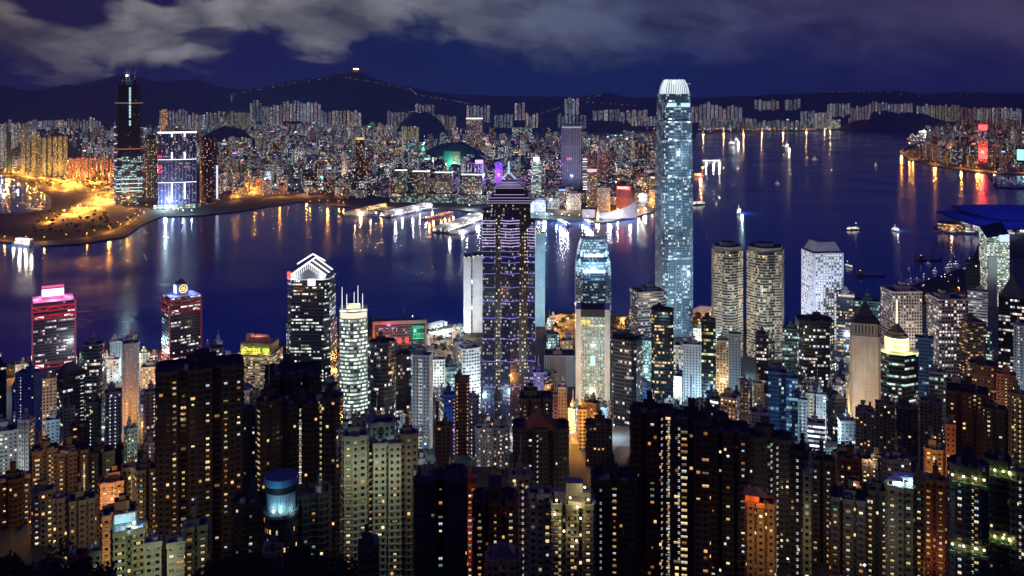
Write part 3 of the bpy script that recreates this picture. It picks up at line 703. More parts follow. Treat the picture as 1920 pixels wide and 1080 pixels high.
N(228, 258, 880, 530, 1000, 'r', 'be', 'beige tower with stacked balconies left of the arched-top tower', name=AT, lit=.1)
N(256, 298, 884, 520, 1000, 'h', 'be', 'beige striped tower with small arches on its roof', name=AT, wcol=(.16, .13, .085))
N(0, 58, 902, 540, 1010, 'x', 'dk', 'dark tower with scattered cold and warm specks at the left edge', name=AT)
N(62, 100, 925, 500, 1000, 'r', 'be', 'pale low apartment block behind the gabled villa', name=AT, lit=.14)
N(98, 128, 938, 470, 990, 'r', 'be', 'cream villa block with a brown pitched roof', roof='hip', name='villa_block', lit=.1)
N(130, 178, 942, 470, 1010, 'w', 'be', 'beige low block with lit corner balconies right of the pitched roof', name=AT, lit=.12, wcol=(.2, .18, .12))
N(192, 256, 968, 430, 1085, 'w', 'tc', 'peach lit block behind the block with the glowing rooftop', name=AT, wcol=(.55, .33, .14), flood=((1, .7, .4), 9000, 18, .5))
T_GLOWROOF = N(212, 272, 1000, 395, 1090, 'h', 'ol', 'olive block topped by a glowing white rooftop garden', name=AT, parapet=True, roof='none', flood=((.9, 1, .7), 3500, 14, .8))
N(271, 303, 1022, 385, 1090, 'r', 'ol', 'left pale green low block of a pair, with small square windows', name=AT, roof='none', led=False, wcol=(.42, .44, .30), flood=((.95, 1, .7), 2500, 14, .8))
N(313, 346, 1022, 385, 1090, 'r', 'ol', 'right pale green low block of a pair, with small square windows', name=AT, roof='none', led=False, wcol=(.42, .44, .30), flood=((.95, 1, .7), 2500, 14, .8))
N(346, 389, 992, 400, 1090, 'h', 'ol', 'olive balcony tower with warm windows right of the pale green pair', name=AT, lit=.16)
N(130, 166, 1048, 380, 1090, 'r', 'rd', 'small red-framed block at the bottom left among the trees', name=AT, roof='none', wcol=(.3, .04, .02))
N(165, 190, 1040, 385, 1090, 'r', 'ol', 'narrow green-lit block beside the small red-framed block', name=AT, roof='none', nwin=6)
BIG1 = N(296, 455, 695, 480, 985, 'w', 'dk', 'broad black-brown residential tower with gold window columns, left foreground', name=AT, nwin=96, asp=.5)
N(455, 479, 770, 560, 930, 'r', 'gy', 'narrow gridded grey tower squeezed right of the broad black-brown tower', name=AT, wcol=(.07, .08, .08), roof='none')
N(447, 468, 735, 640, 780, 'r', 'lg', 'thin pale shaft rising behind the gridded grey tower', name=AT, roof='none', led=False)
N(478, 531, 755, 490, 965, 'c', 'dk', 'left wing tower of the wide dark complex, its corner lit yellow', name=AT, nwin=44, wcol=(.035, .025, .012), rel=25)
N(529, 597, 762, 505, 965, 'h', 'dk', 'recessed middle tower of the wide dark complex', name=AT, nwin=22, dots='w50', wcol=(.045, .03, .016))
N(594, 646, 750, 485, 980, 'c', 'dk', 'right wing tower of the wide dark complex with a bright yellow column', name=AT, nwin=56, dots='y18', wcol=(.05, .04, .02), rel=-18)
N(500, 600, 706, 540, 760, 'w', 'bk', 'black roofline block behind the wide dark complex', name=AT, nwin=2, roof='flat')
N(558, 618, 930, 410, 1000, 'r', 'bk', 'low dark wing with roof terrace right of the round floodlit drum', name='building', nwin=5, roof='none')
N(440, 500, 948, 415, 1000, 'r', 'bk', 'low dark wing with three gold windows left of the round drum', name='building', nwin=5, roof='flat')
N(494, 530, 1040, 350, 1090, 'r', 'be', 'small yellowish house wall among the black trees', name='villa_block', roof='none', nwin=3, wcol=(.3, .24, .10))
# --- centre
N(645, 688, 822, 425, 1090, 'r', 'be', 'left wing of the crowned beige twin block, all ribbed balconies', name=AT, wcol=(.40, .37, .24), nwin=26, flood=((.9, 1, .8), 9000, 24, .9))
N(684, 704, 832, 436, 1090, 'r', 'dk', 'dark recess tower filled with yellow windows between beige wings', name=AT, nwin=70, roof='none')
N(700, 724, 836, 425, 1090, 'r', 'be', 'inner left wing of the crowned beige block with bracketed sills', name=AT, wcol=(.40, .38, .26), nwin=6, roof='none', flood=((.7, 1, .85), 3500, 20, .9))
N(729, 752, 836, 425, 1090, 'r', 'be', 'inner right wing of the crowned beige block with bracketed sills', name=AT, wcol=(.40, .37, .24), nwin=6, roof='none')
N(750, 783, 818, 430, 1090, 'r', 'be', 'right wing of the crowned beige twin block, browner than the left', name=AT, wcol=(.26, .21, .13), nwin=20, flood=((1, .95, .7), 5000, 24, .9))
CROWN = N(690, 738, 796, 450, 850, 'r', 'be', 'roof house of the crowned beige block with a diamond emblem', name='roof_house', roof='none', wcol=(.30, .30, .24), nwin=0, led=False)
N(773, 812, 668, 800, 880, 'r', 'lg', 'tall slim white slab with two columns of dotted lights', name=AT, dots='y40,w52', led=False, asp=.7, rel=-16)
N(692, 742, 645, 900, 790, 'o', 'gk', 'dark rounded glass tower with purple light bands near its foot', name=OT, lit=.16)
N(738, 771, 668, 930, 790, 'r', 'gk', 'dark office block with bright strips right of the rounded glass tower', name=OT, lit=.25, rel=10)
N(808, 834, 676, 1160, 740, 'r', 'gw', 'small floodlit white office block near the ferry piers', name=OT, lit=.25, flood=((.8, .95, 1), 70000, 30))
N(856, 904, 655, 1060, 720, 'c', 'gw', 'white gridded office block with a bright roof light', name=OT, lit=.3, mod=dict(ww=.7, wh=.45), flood=((.7, .82, 1), 130000, 34), roof='flat', rel=24)
N(832, 854, 742, 760, 885, 'r', 'bl', 'deep blue slim tower left of the brown dotted tower', name=AT, dots='o90', wcol=(.03, .05, .30))
N(853, 880, 712, 770, 880, 'r', 'br', 'red-brown slim tower with dotted edges in the centre', name=AT, dots='o15,o88', wcol=(.20, .09, .055))
N(879, 898, 748, 740, 890, 'r', 'gy', 'slim shadowy tower with one dense white dotted column', name=AT, dots='w30')
N(893, 922, 806, 700, 880, 'h', 'lg', 'pale grey low tower in front of the purple-lined skyscraper', name=AT, lit=.15)
N(924, 954, 806, 700, 880, 'x', 'gy', 'grey balcony tower right of the pale grey low tower', name=AT, lit=.16)
N(818, 846, 800, 710, 870, 'r', 'br', 'beige-brown low tower left of the deep blue slim tower', name=AT, lit=.12)
N(977, 1034, 750, 690, 810, 'w', 'dk', 'dark stepped apartment tower behind the temple-topped tower', name=AT, dots='w85')
BIG2 = N(964, 1064, 806, 560, 900, 'w', 'bk', 'black tower with a red gabled top and one zigzag of white dots', name=AT, dots='w44', nwin=4, asp=.5, roof='none')
N(1028, 1046, 742, 760, 800, 'r', 'tc', 'small pink floodlit tower near the bright yellow street', name=AT, roof='flat', wcol=(.6, .32, .26), flood=((1, .6, .45), 16000, 16))
N(1046, 1063, 728, 830, 820, 'r', 'lg', 'narrow pale tower beside the glowing yellow street', name=AT)
N(1000, 1020, 700, 930, 760, 'r', 'bl', 'small blue office block between two dark shafts', name=OT, lit=.3)
N(1084, 1100, 770, 800, 880, 'r', 'be', 'slim dotted beige block right of the glowing yellow street', name=AT, dots='y50')
N(1100, 1146, 800, 720, 880, 'r', 'dk', 'dark low block below the green-lit bank tower', name=AT, lit=.1)
N(1143, 1206, 640, 960, 840, 'c', 'gk', 'dark office tower with a blank grey flank, right of the bank tower', name=OT, lit=.18, rel=-22)
N(1180, 1249, 548, 1210, 680, 'r', 'gw', 'pale office block with a black roof in front of the tallest tower', name=OT, wcol=(.36, .38, .38), lit=.3, rel=22, mod=dict(ww=.92, wh=.45), flood=((.7, .9, 1), 60000, 40))
N(1221, 1263, 584, 1060, 760, 'c', 'gk', 'slender dark glass tower with yellow windows before the tallest tower', name=OT, lit=.28, mod=dict(lit=YEL))
BIG3 = N(1184, 1262, 776, 440, 1090, 'w', 'dk', 'tall rust-brown tower with a red grid and twin dotted columns', name=AT, wcol=(.09, .028, .014), nwin=40, dots='w74,w90', asp=.6)
N(1262, 1330, 792, 430, 1090, 'h', 'dk', 'black-brown tower right of the red-grid tower, gold and white windows', name=AT, nwin=46, dots='w16')
N(1328, 1402, 812, 450, 1090, 'w', 'bk', 'jagged black tower with sparse orange windows left of the orange-roofed block', name=AT, nwin=20)
N(780, 872, 905, 400, 1090, 'h', 'bk', 'very dark tower with a faint red band on its left flank', name=AT, nwin=8, roof='none')
N(868, 894, 912, 445, 1090, 'r', 'rd', 'narrow bright red tower glowing with warm light', name=AT, wcol=(.55, .05, .02), nwin=14, flood=((1, .4, .2), 3500, 16, .5))
T_RB = N(890, 967, 945, 415, 1090, 'w', 'br', 'red-brown gridded tower with pale windows and a raised middle', name=AT, wcol=(.16, .05, .03), nwin=70, roof='none')
N(958, 994, 895, 455, 1090, 'r', 'be', 'beige slab with two dense columns of round white lights', name=AT, wcol=(.30, .26, .18), dots='w22,w62', nwin=0)
N(992, 1034, 930, 420, 1090, 'r', 'be', 'blank grey-green slab wall left of the lit roof gardens', name=AT, wcol=(.25, .25, .19), nwin=3, roof='none')
T_GARD = N(1034, 1112, 950, 412, 1090, 'w', 'be', 'apartment tower with brightly lit roof terraces and balconies', name=AT, wcol=(.22, .21, .15), nwin=70, roof='none', dots='y20')
N(1112, 1192, 905, 430, 1090, 'h', 'dk', 'dark tower with green-tinted windows and orange column beside roof gardens', name=AT, nwin=40, dots='g18')
N(672, 710, 1030, 345, 1090, 'r', 'br', 'little brown house at the bottom with one glowing chimney light', name='villa_block', nwin=3, wcol=(.10, .07, .04))
N(914, 975, 1055, 350, 1090, 'r', 'be', 'ochre gabled house end at the bottom centre', roof='hip', name='villa_block', nwin=0, wcol=(.30, .22, .10))
for a_ in [(1024, 1048, 628, 1330, 660, 'r', 'gt', 'small teal-lit glass block on the reclaimed strip behind the grey mall'), (1050, 1074, 640, 1290, 662, 'r', 'wl', 'low warm-lit block among orange roads behind the grey mall'), (1146, 1184, 632, 1300, 660, 'r', 'gb', 'low blue-roofed podium by the ferry pier, right of the bank tower'), (1150, 1178, 652, 1185, 690, 'r', 'gw', 'small white-lit office block right of the bank tower'), (1204, 1226, 640, 1190, 720, 'r', 'gt', 'narrow glowing teal block at the foot of the tallest tower'), (1262, 1302, 650, 1160, 700, 'r', 'gw', 'bright white mall podium under the tallest tower'), (1300, 1334, 618, 1330, 660, 'r', 'wl', 'low warm-lit terminal block right of the tallest tower'), (834, 860, 690, 1075, 740, 'r', 'gt', 'small pale teal-lit tower left of the white gridded office block'), (752, 800, 664, 1180, 700, 'r', 'gt', 'low cyan-lit block under the green screen'), (600, 640, 664, 1200, 720, 'r', 'gl', 'dark low office block left of the four-masted tower'), (200, 226, 676, 1180, 730, 'r', 'gw', 'bright white low block left of the tall dotted slab'), (262, 300, 690, 1140, 740, 'r', 'wl', 'brilliant low block right of the tall dotted slab'), (28, 56, 684, 1170, 720, 'r', 'wl', 'small orange-lit block left of the pink-topped tower'), (1476, 1500, 656, 1180, 700, 'r', 'gt', 'small cyan-lit block behind the black stepped glass block'), (1816, 1834, 560, 1500, 620, 'r', 'gb', 'dark blue slab by the anchorage')]:
    N(*a_, name=OT, rel=random.uniform(-15, 15), led=False, lit=.75 if a_[6] in ('gw', 'wl', 'gt') else .4, flood=((1, .72, .4) if a_[6] == 'wl' else (.6, .9, 1), 26000, 24, .2))
# --- right third, mid distance
N(1280, 1315, 648, 1010, 760, 'r', 'lg', 'blank grey concrete block at the foot of the tallest tower', name=OT, lit=.03, led=False)
N(1315, 1342, 602, 1010, 740, 'r', 'gk', 'slim dark tower with a glowing yellow-green glass front', name=OT, lit=.5, mod=dict(lit=(.75, 1, .45)))
N(1343, 1367, 640, 1070, 740, 'r', 'wl', 'small warm-lit cream block with a glowing crown', name=OT, lit=.4, flood=((1, .75, .45), 60000, 26))
N(1366, 1389, 628, 1020, 740, 'r', 'gy', 'blank dark grey shaft in front of the twin banded towers', name=AT, lit=.01, led=False, roof='none')
N(1388, 1402, 715, 800, 850, 'r', 'be', 'very slim yellowish slab with a dotted front', name=AT, mod=dict(frac=.7, ww=.3, wh=.3, st=1.0), roof='none')
N(1350, 1388, 748, 790, 830, 'r', 'wl', 'terraced block with glowing storeys and a bright side sign', name=OT, lit=.5, rel=-20)
N(1404, 1441, 776, 770, 850, 'c', 'gy', 'small grey ribbed tower with one lit upper room', name=AT)
N(1418, 1441, 628, 1120, 720, 'r', 'gk', 'small dark tower with a pale frame before the twin banded towers', name=OT, lit=.3)
N(1440, 1475, 700, 850, 850, 'r', 'gb', 'blue-black glass tower with cream lit bars', name=OT, lit=.22)
N(1474, 1496, 712, 840, 830, 'r', 'gb', 'bright blue glass tower beside the blue-black one', name=OT, lit=.6, mod=dict(lit=(.25, .7, 1), st=.8))
N(1467, 1496, 618, 1130, 700, 'r', 'gt', 'teal-topped tower with blank white edges near the water', name=OT, lit=.3)
N(1488, 1566, 604, 1110, 720, 'c', 'gk', 'black stepped glass block with one row of white office lights', name=OT, lit=.3, rel=12)
N(1496, 1513, 752, 830, 840, 'r', 'gy', 'narrow grey shaft right of the bright blue glass tower', name=AT, dots='w50')
N(1511, 1532, 740, 850, 820, 'r', 'be', 'cream tower with a small roof box above the striped white block', name=AT, dots='y45', wcol=(.42, .38, .30))
N(1530, 1549, 742, 840, 830, 'r', 'lg', 'white-lit slim tower with dark balconies', name=AT, flood=((.85, .92, 1), 26000, 20))
N(1552, 1588, 752, 860, 850, 'r', 'gk', 'dark wedge tower with a pale slanted blue roof', roof='hip', name=OT, lit=.1, rel=35)
STRIPE = N(1514, 1547, 796, 730, 862, 'r', 'hb', 'small block with brilliant white striped storeys', name=OT, mod=dict(frac=1, ww=1, wh=.45, st=3.0, coh=0, var=0, lit=(.75, .9, 1)), led=False, roof='flat')
N(1570, 1606, 792, 800, 850, 'r', 'lg', 'cream banded block left of the tall beige apartment row', name=AT, rel=15, lit=.1)
N(1592, 1612, 690, 900, 790, 'r', 'wl', 'golden-lit cream tower at the foot of the blank beige wall', name=AT, lit=.6, flood=((1, .72, .4), 34000, 18))
N(1604, 1640, 775, 760, 870, 'h', 'be', 'first block of the beige apartment row, nearest the striped block', name=AT, lit=.12, wcol=(.22, .18, .12))
N(1641, 1678, 762, 780, 870, 'h', 'be', 'second block of the beige apartment row, counted from the left', name=AT, lit=.12, wcol=(.18, .15, .10))
N(1680, 1722, 768, 770, 870, 'x', 'br', 'third block of the apartment row, darker and browner', name=AT, lit=.08, wcol=(.08, .06, .045))
N(1724, 1766, 756, 770, 870, 'h', 'be', 'last block of the beige apartment row, right end', name=AT, lit=.12, wcol=(.24, .20, .13))
N(1568, 1602, 552, 1300, 680, 'r', 'gk', 'dark glass block with yellow lit floors right of the round-windowed tower', name=OT, lit=.45, mod=dict(lit=YEL))
N(1602, 1650, 566, 1360, 640, 'r', 'gt', 'low teal glass block behind the pyramid-topped tower', name=OT, lit=.4)
N(1650, 1729, 548, 1120, 700, 'r', 'gw', 'left of two cream gridded office towers, with a rooftop light', name=OT, wcol=(.66, .58, .50), lit=.35, mod=dict(ww=.62, wh=.6), rel=25, flood=((1, .86, .72), 130000, 50), asp=.9)
N(1736, 1816, 562, 1060, 800, 'r', 'gw', 'right of two cream gridded office towers, brighter below', name=OT, wcol=(.60, .58, .48), lit=.5, mod=dict(ww=.66, wh=.62), rel=26, flood=((.95, 1, .85), 90000, 50), asp=.9)
N(1814, 1852, 548, 1240, 640, 'r', 'gw', 'white office block with thin horizontal stripes behind the cream pair', name=OT, lit=.2, mod=dict(ww=1, wh=.35), flood=((.9, .9, 1), 50000, 40))
N(1798, 1849, 606, 1010, 720, 'r', 'br', 'brown office block with striped floors right of the cream pair', name=OT, lit=.3, rel=30, wcol=(.22, .13, .09), mod=dict(ww=.95, wh=.4))
N(1810, 1838, 492, 1500, 600, 'r', 'gk', 'black slab tower left of the glowing sloped-roof tower', name=OT, lit=.03)
N(1716, 1750, 636, 1030, 740, 'r', 'gb', 'dark ribbed blue tower between dome tower and cream tower', name=OT, lit=.15)
N(1834, 1860, 620, 1080, 720, 'r', 'gt', 'low green-blue lit office block near the right edge', name=OT, lit=.6)
N(1872, 1925, 560, 1060, 740, 'r', 'gk', 'dark tower under a black pyramid at the right edge', roof='pyr', name=OT, lit=.35)
N(1900, 1925, 612, 980, 760, 'r', 'lg', 'tall pale dotted slab on the right edge', name=AT, dots='w40')
N(1742, 1775, 700, 900, 770, 'r', 'gt', 'greenish low office block under the brighter cream tower', name=OT, lit=.2, wcol=(.3, .34, .26))
N(1818, 1872, 688, 900, 740, 'c', 'br', 'brown block with two yellow floodlit rooftop signs', name=OT, lit=.15)
N(1772, 1812, 720, 870, 780, 'h', 'be', 'low beige block left of the yellow rooftop signs', name=AT, lit=.1)
N(1868, 1905, 705, 880, 770, 'r', 'tc', 'pale terracotta block with dotted windows near the right edge', name=AT, dots='y50')
# --- right third, foreground
N(1401, 1452, 948, 420, 1050, 'w', 'tc', 'ochre block under an orange floodlit roof pavilion', name=AT, wcol=(.42, .24, .09), nwin=60, roof='none', flood=((1, .65, .3), 4200, 18, .7))
N(1402, 1482, 826, 470, 1060, 'h', 'bk', 'black tower with two long columns of bright white dots', name=AT, dots='w56,w70', nwin=8, asp=.6)
N(1480, 1522, 850, 420, 1080, 'r', 'bk', 'dark tower with a single brilliant dotted column and beige flank', name=AT, dots='w45', nwin=10, rel=-12)
N(1506, 1520, 890, 405, 1080, 'r', 'be', 'thin beige flank slab with one column of small windows', name=AT, dots='', nwin=8, wcol=(.34, .30, .14), roof='none', flood=((1, .95, .6), 2500, 16, .6))
N(1520, 1562, 868, 470, 1085, 'h', 'bk', 'black tower with scattered cold windows behind the brown box tower', name=AT, nwin=26)
N(1558, 1622, 940, 430, 1090, 'w', 'br', 'dim brown box tower framed by paler ribs', name=AT, wcol=(.045, .022, .012), nwin=16)
N(1572, 1612, 862, 560, 930, 'r', 'rd', 'dim reddish flat-roofed tower in the right middle ground', name=AT, nwin=8, wcol=(.07, .018, .012))
N(1622, 1668, 925, 440, 1090, 'h', 'dk', 'dark tower with cold blue balconies left of the lit roof garden', name=AT, nwin=28, mod=dict(lit=COOL))
T_RG = N(1664, 1712, 918, 420, 1090, 'r', 'br', 'tower topped by an icy white floodlit roof garden', name=AT, nwin=26, roof='none', wcol=(.12, .09, .05))
N(1712, 1734, 905, 440, 1090, 'r', 'be', 'narrow ochre slab with two dotted columns right of the icy roof garden', name=AT, wcol=(.22, .16, .08), nwin=12)
N(1655, 1705, 866, 540, 930, 'r', 'gy', 'blank blue-grey wall block behind the icy roof garden', name=AT, wcol=(.10, .12, .17), nwin=3)
N(1732, 1772, 905, 450, 1090, 'h', 'br', 'brown tower with orange-red lit lower storeys', name=AT, wcol=(.26, .10, .05), nwin=34, flood=((1, .4, .15), 4500, 16, .25))
N(1735, 1768, 846, 600, 910, 'r', 'be', 'small beige block with white dots above the orange-red tower', name=AT, dots='w50', nwin=6)
N(1773, 1792, 800, 520, 900, 'r', 'tc', 'narrow orange-lit slab rising left of the sky garden towers', name=AT, wcol=(.50, .18, .06), nwin=0, roof='none', led=False, flood=((1, .45, .15), 9000, 24, .6))
N(1776, 1850, 740, 620, 880, 'w', 'br', 'rusty dark tower cluster behind the sky garden towers', name=AT, wcol=(.05, .016, .010), nwin=14)
N(1846, 1884, 770, 600, 890, 'h', 'bk', 'tall dark tower right of the rusty cluster', name=AT, nwin=14)
T_SKY1 = N(1780, 1850, 880, 405, 1060, 'c', 'bk', 'left of two dark sky garden towers with green-yellow terrace lights', name=AT, nwin=40, dots='y60', roof='flat')
T_SKY2 = N(1846, 1896, 868, 425, 1050, 'c', 'bk', 'right of two dark sky garden towers with green-yellow terrace lights', name=AT, nwin=26, roof='flat', wcol=(.02, .03, .015))
N(1894, 1925, 742, 560, 1030, 'r', 'be', 'tall yellow dotted tower cut by the right edge', name=AT, dots='y30,y60', wcol=(.20, .17, .09), nwin=20)
N(1893, 1925, 890, 420, 1020, 'h', 'be', 'speckled balcony tower at the right edge in front of the yellow dotted one', name=AT, dots='w60', wcol=(.14, .13, .09), nwin=30)
# ================================================================ LANDMARK TOWERS
def base_tower(name, x0, x1, yt, D, yb, label, cat, rel=0, asp=.9):
    X, Y, rz, w, d_, zt = place(x0, x1, yt, D, rel, asp)
    TAKEN.append((X, Y, max(w, d_) * .6)); VIS.append((x0, x1, D, yb))
    return empty(name, (X, Y, 0), rz, label, cat), w, d_, zt, Y
NEON = G((.74, .58, 1.0), 1.2); NEONB = G((.28, .22, 1.0), .85); NW = G((1, 1, 1), 3.0)
# ---- the tallest tower with the glowing crown
def tallest():
    t_, w, d_, zt, Y = base_tower('skyscraper', 1225, 1302, 150, 1415, 700, 'tallest glass skyscraper, blue-lit, with a glowing white claw crown', 'skyscraper', 18, 1.0)
    z = lambda py: zof(py, Y)
    st = S((.22, .30, .34), .30, (.66, .92, 1), .84, .60, 2.1, .8, .3, .25, (.03, .10, .15))
    def foot(k):
        a = w / 2 * k; c = a * .30; e = a * .10
        return [(-a + c, -a), (-e * 2, -a), (-e * 2, -a + e), (e * 2, -a + e), (e * 2, -a), (a - c, -a), (a - c * .45, -a + c * .45), (a, -a + c), (a, a - c), (a - c, a), (-a + c, a), (-a, a - c), (-a, -a + c), (-a + c * .45, -a + c * .45)]
    lv = [(0, 1.0), (z(440), 1.0), (z(330), .985), (z(262), .965), (z(225), .94), (z(192), .90), (z(176), .86)]
    mb = MB()
    for (za, ka), (zb_, kb) in zip(lv, lv[1:]): mb.prism(foot(ka), za, zb_, st, 1.9, 4.0, pts2=foot(kb))
    mb.obj('wall', t_)
    # bright mullions standing proud of the glass: real fins that catch the floodlights
    fin = P((.30, .40, .52), .35)
    mb = MB()
    for (za, ka), (zb_, kb) in zip(lv, lv[1:]):
        p, q = offset(foot(ka), .35), offset(foot(kb), .35); n = len(p)
        for i in range(n):
            a, b, a2, b2 = Vector(p[i]), Vector(p[(i + 1) % n]), Vector(q[i]), Vector(q[(i + 1) % n]); m_ = max(1, round((b - a).length / 2.6))
            for k in range(m_):
                c0 = a + (b - a) * (k + .5) / m_; c1 = a2 + (b2 - a2) * (k + .5) / m_; u_ = (b - a).normalized() * .16; nn = Vector((u_.y, -u_.x)).normalized() * .5
                mb.face([(*(c0 - u_ + nn), za), (*(c0 + u_ + nn), za), (*(c1 + u_ + nn), zb_), (*(c1 - u_ + nn), zb_)], fin)
                mb.face([(*(c0 - u_), za), (*(c0 - u_ + nn), za), (*(c1 - u_ + nn), zb_), (*(c1 - u_), zb_)], fin)
                mb.face([(*(c0 + u_ + nn), za), (*(c0 + u_), za), (*(c1 + u_), zb_), (*(c1 + u_ + nn), zb_)], fin)
    mb.obj('mullion', t_)
    for zz in (z(480), z(330), z(262), z(228)):
        mb = MB(); mb.prism(offset(foot(.985), 1.1), zz - 1.2, zz + 1.2, P((.5, .55, .6)), top=P((.4, .4, .4)), bottom=True); mb.obj('setback_ledge', t_)
    # lit panels at the setbacks
    for zz, pw in ((z(232), 5000), (z(264), 4000), (z(332), 4500), (z(482), 3500)):
        for sx in (-.34, -.1, .34): light('ledge_uplight', 'SPOT', t_, (w * sx, -w * .5 - 3, zz), (.65, .88, 1), pw, .5, (w * sx, -w * .46, zz + 25), 120)
    for (ya, yb_, k) in ((193, 200, 1.2),):
        for sx in (-1, 1):
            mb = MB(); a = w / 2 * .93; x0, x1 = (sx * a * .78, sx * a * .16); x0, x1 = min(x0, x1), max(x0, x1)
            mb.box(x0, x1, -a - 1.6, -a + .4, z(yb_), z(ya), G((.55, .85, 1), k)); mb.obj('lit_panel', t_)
    # crown: inner drum glowing, ring of fins curving inward
    mb = MB(); mb.prism(foot(.80), z(176), z(158), G((.7, .85, 1), .38), top=G((.8, .9, 1), .4), pts2=foot(.60)); mb.obj('crown_drum', t_)
    nf = 44
    for k in range(nf):
        a = 2 * math.pi * k / nf; ca, sa = math.cos(a), math.sin(a)
        m_ = 1 / max(abs(ca), abs(sa)); m_ = 1 + (m_ - 1) * .6
        mb = MB(); prof = [(z(177), .87), (z(168), .83), (z(160), .76), (z(154), .67), (z(149 if k % 2 else 150.5), .58)]
        for (za, ka), (zb_, kb) in zip(prof, prof[1:]):
            r0, r1 = w / 2 * ka * m_, w / 2 * kb * m_; px_, py_ = -sa * .55, ca * .55
            for s_ in (-1, 1):
                mb.face([(r0 * ca + px_ * s_, r0 * sa + py_ * s_, za), ((r0 - 2.6) * ca + px_ * s_, (r0 - 2.6) * sa + py_ * s_, za), ((r1 - 2.2) * ca + px_ * s_, (r1 - 2.2) * sa + py_ * s_, zb_), (r1 * ca + px_ * s_, r1 * sa + py_ * s_, zb_)], G((.7, .86, 1), .45))
            mb.face([(r0 * ca - px_, r0 * sa - py_, za), (r0 * ca + px_, r0 * sa + py_, za), (r1 * ca + px_, r1 * sa + py_, zb_), (r1 * ca - px_, r1 * sa - py_, zb_)], G((.88, .96, 1), 1.5))
        mb.obj('crown_fin', t_)
    mb = MB(); mb.tube((w * .22, 0, z(158)), (w * .55, 0, z(157)), .5, P((.7, .7, .7)), 5); mb.obj('gondola_arm', t_)
    for (x, zz, pw) in ((-40, z(610), 200000), (36, z(520), 150000), (-30, z(390), 110000), (20, z(290), 90000)):
        light('added_floodlight', 'SPOT', t_, (x, -d_ / 2 - 55, zz), (.6, .85, 1), pw, 3, (0, 0, zz + 60), 150)  # spots added in mid-air before the tower to brighten glass and fins
    light('added_floodlight', 'POINT', t_, (0, 0, z(140)), (.8, .92, 1), 120000, 6)
tallest()
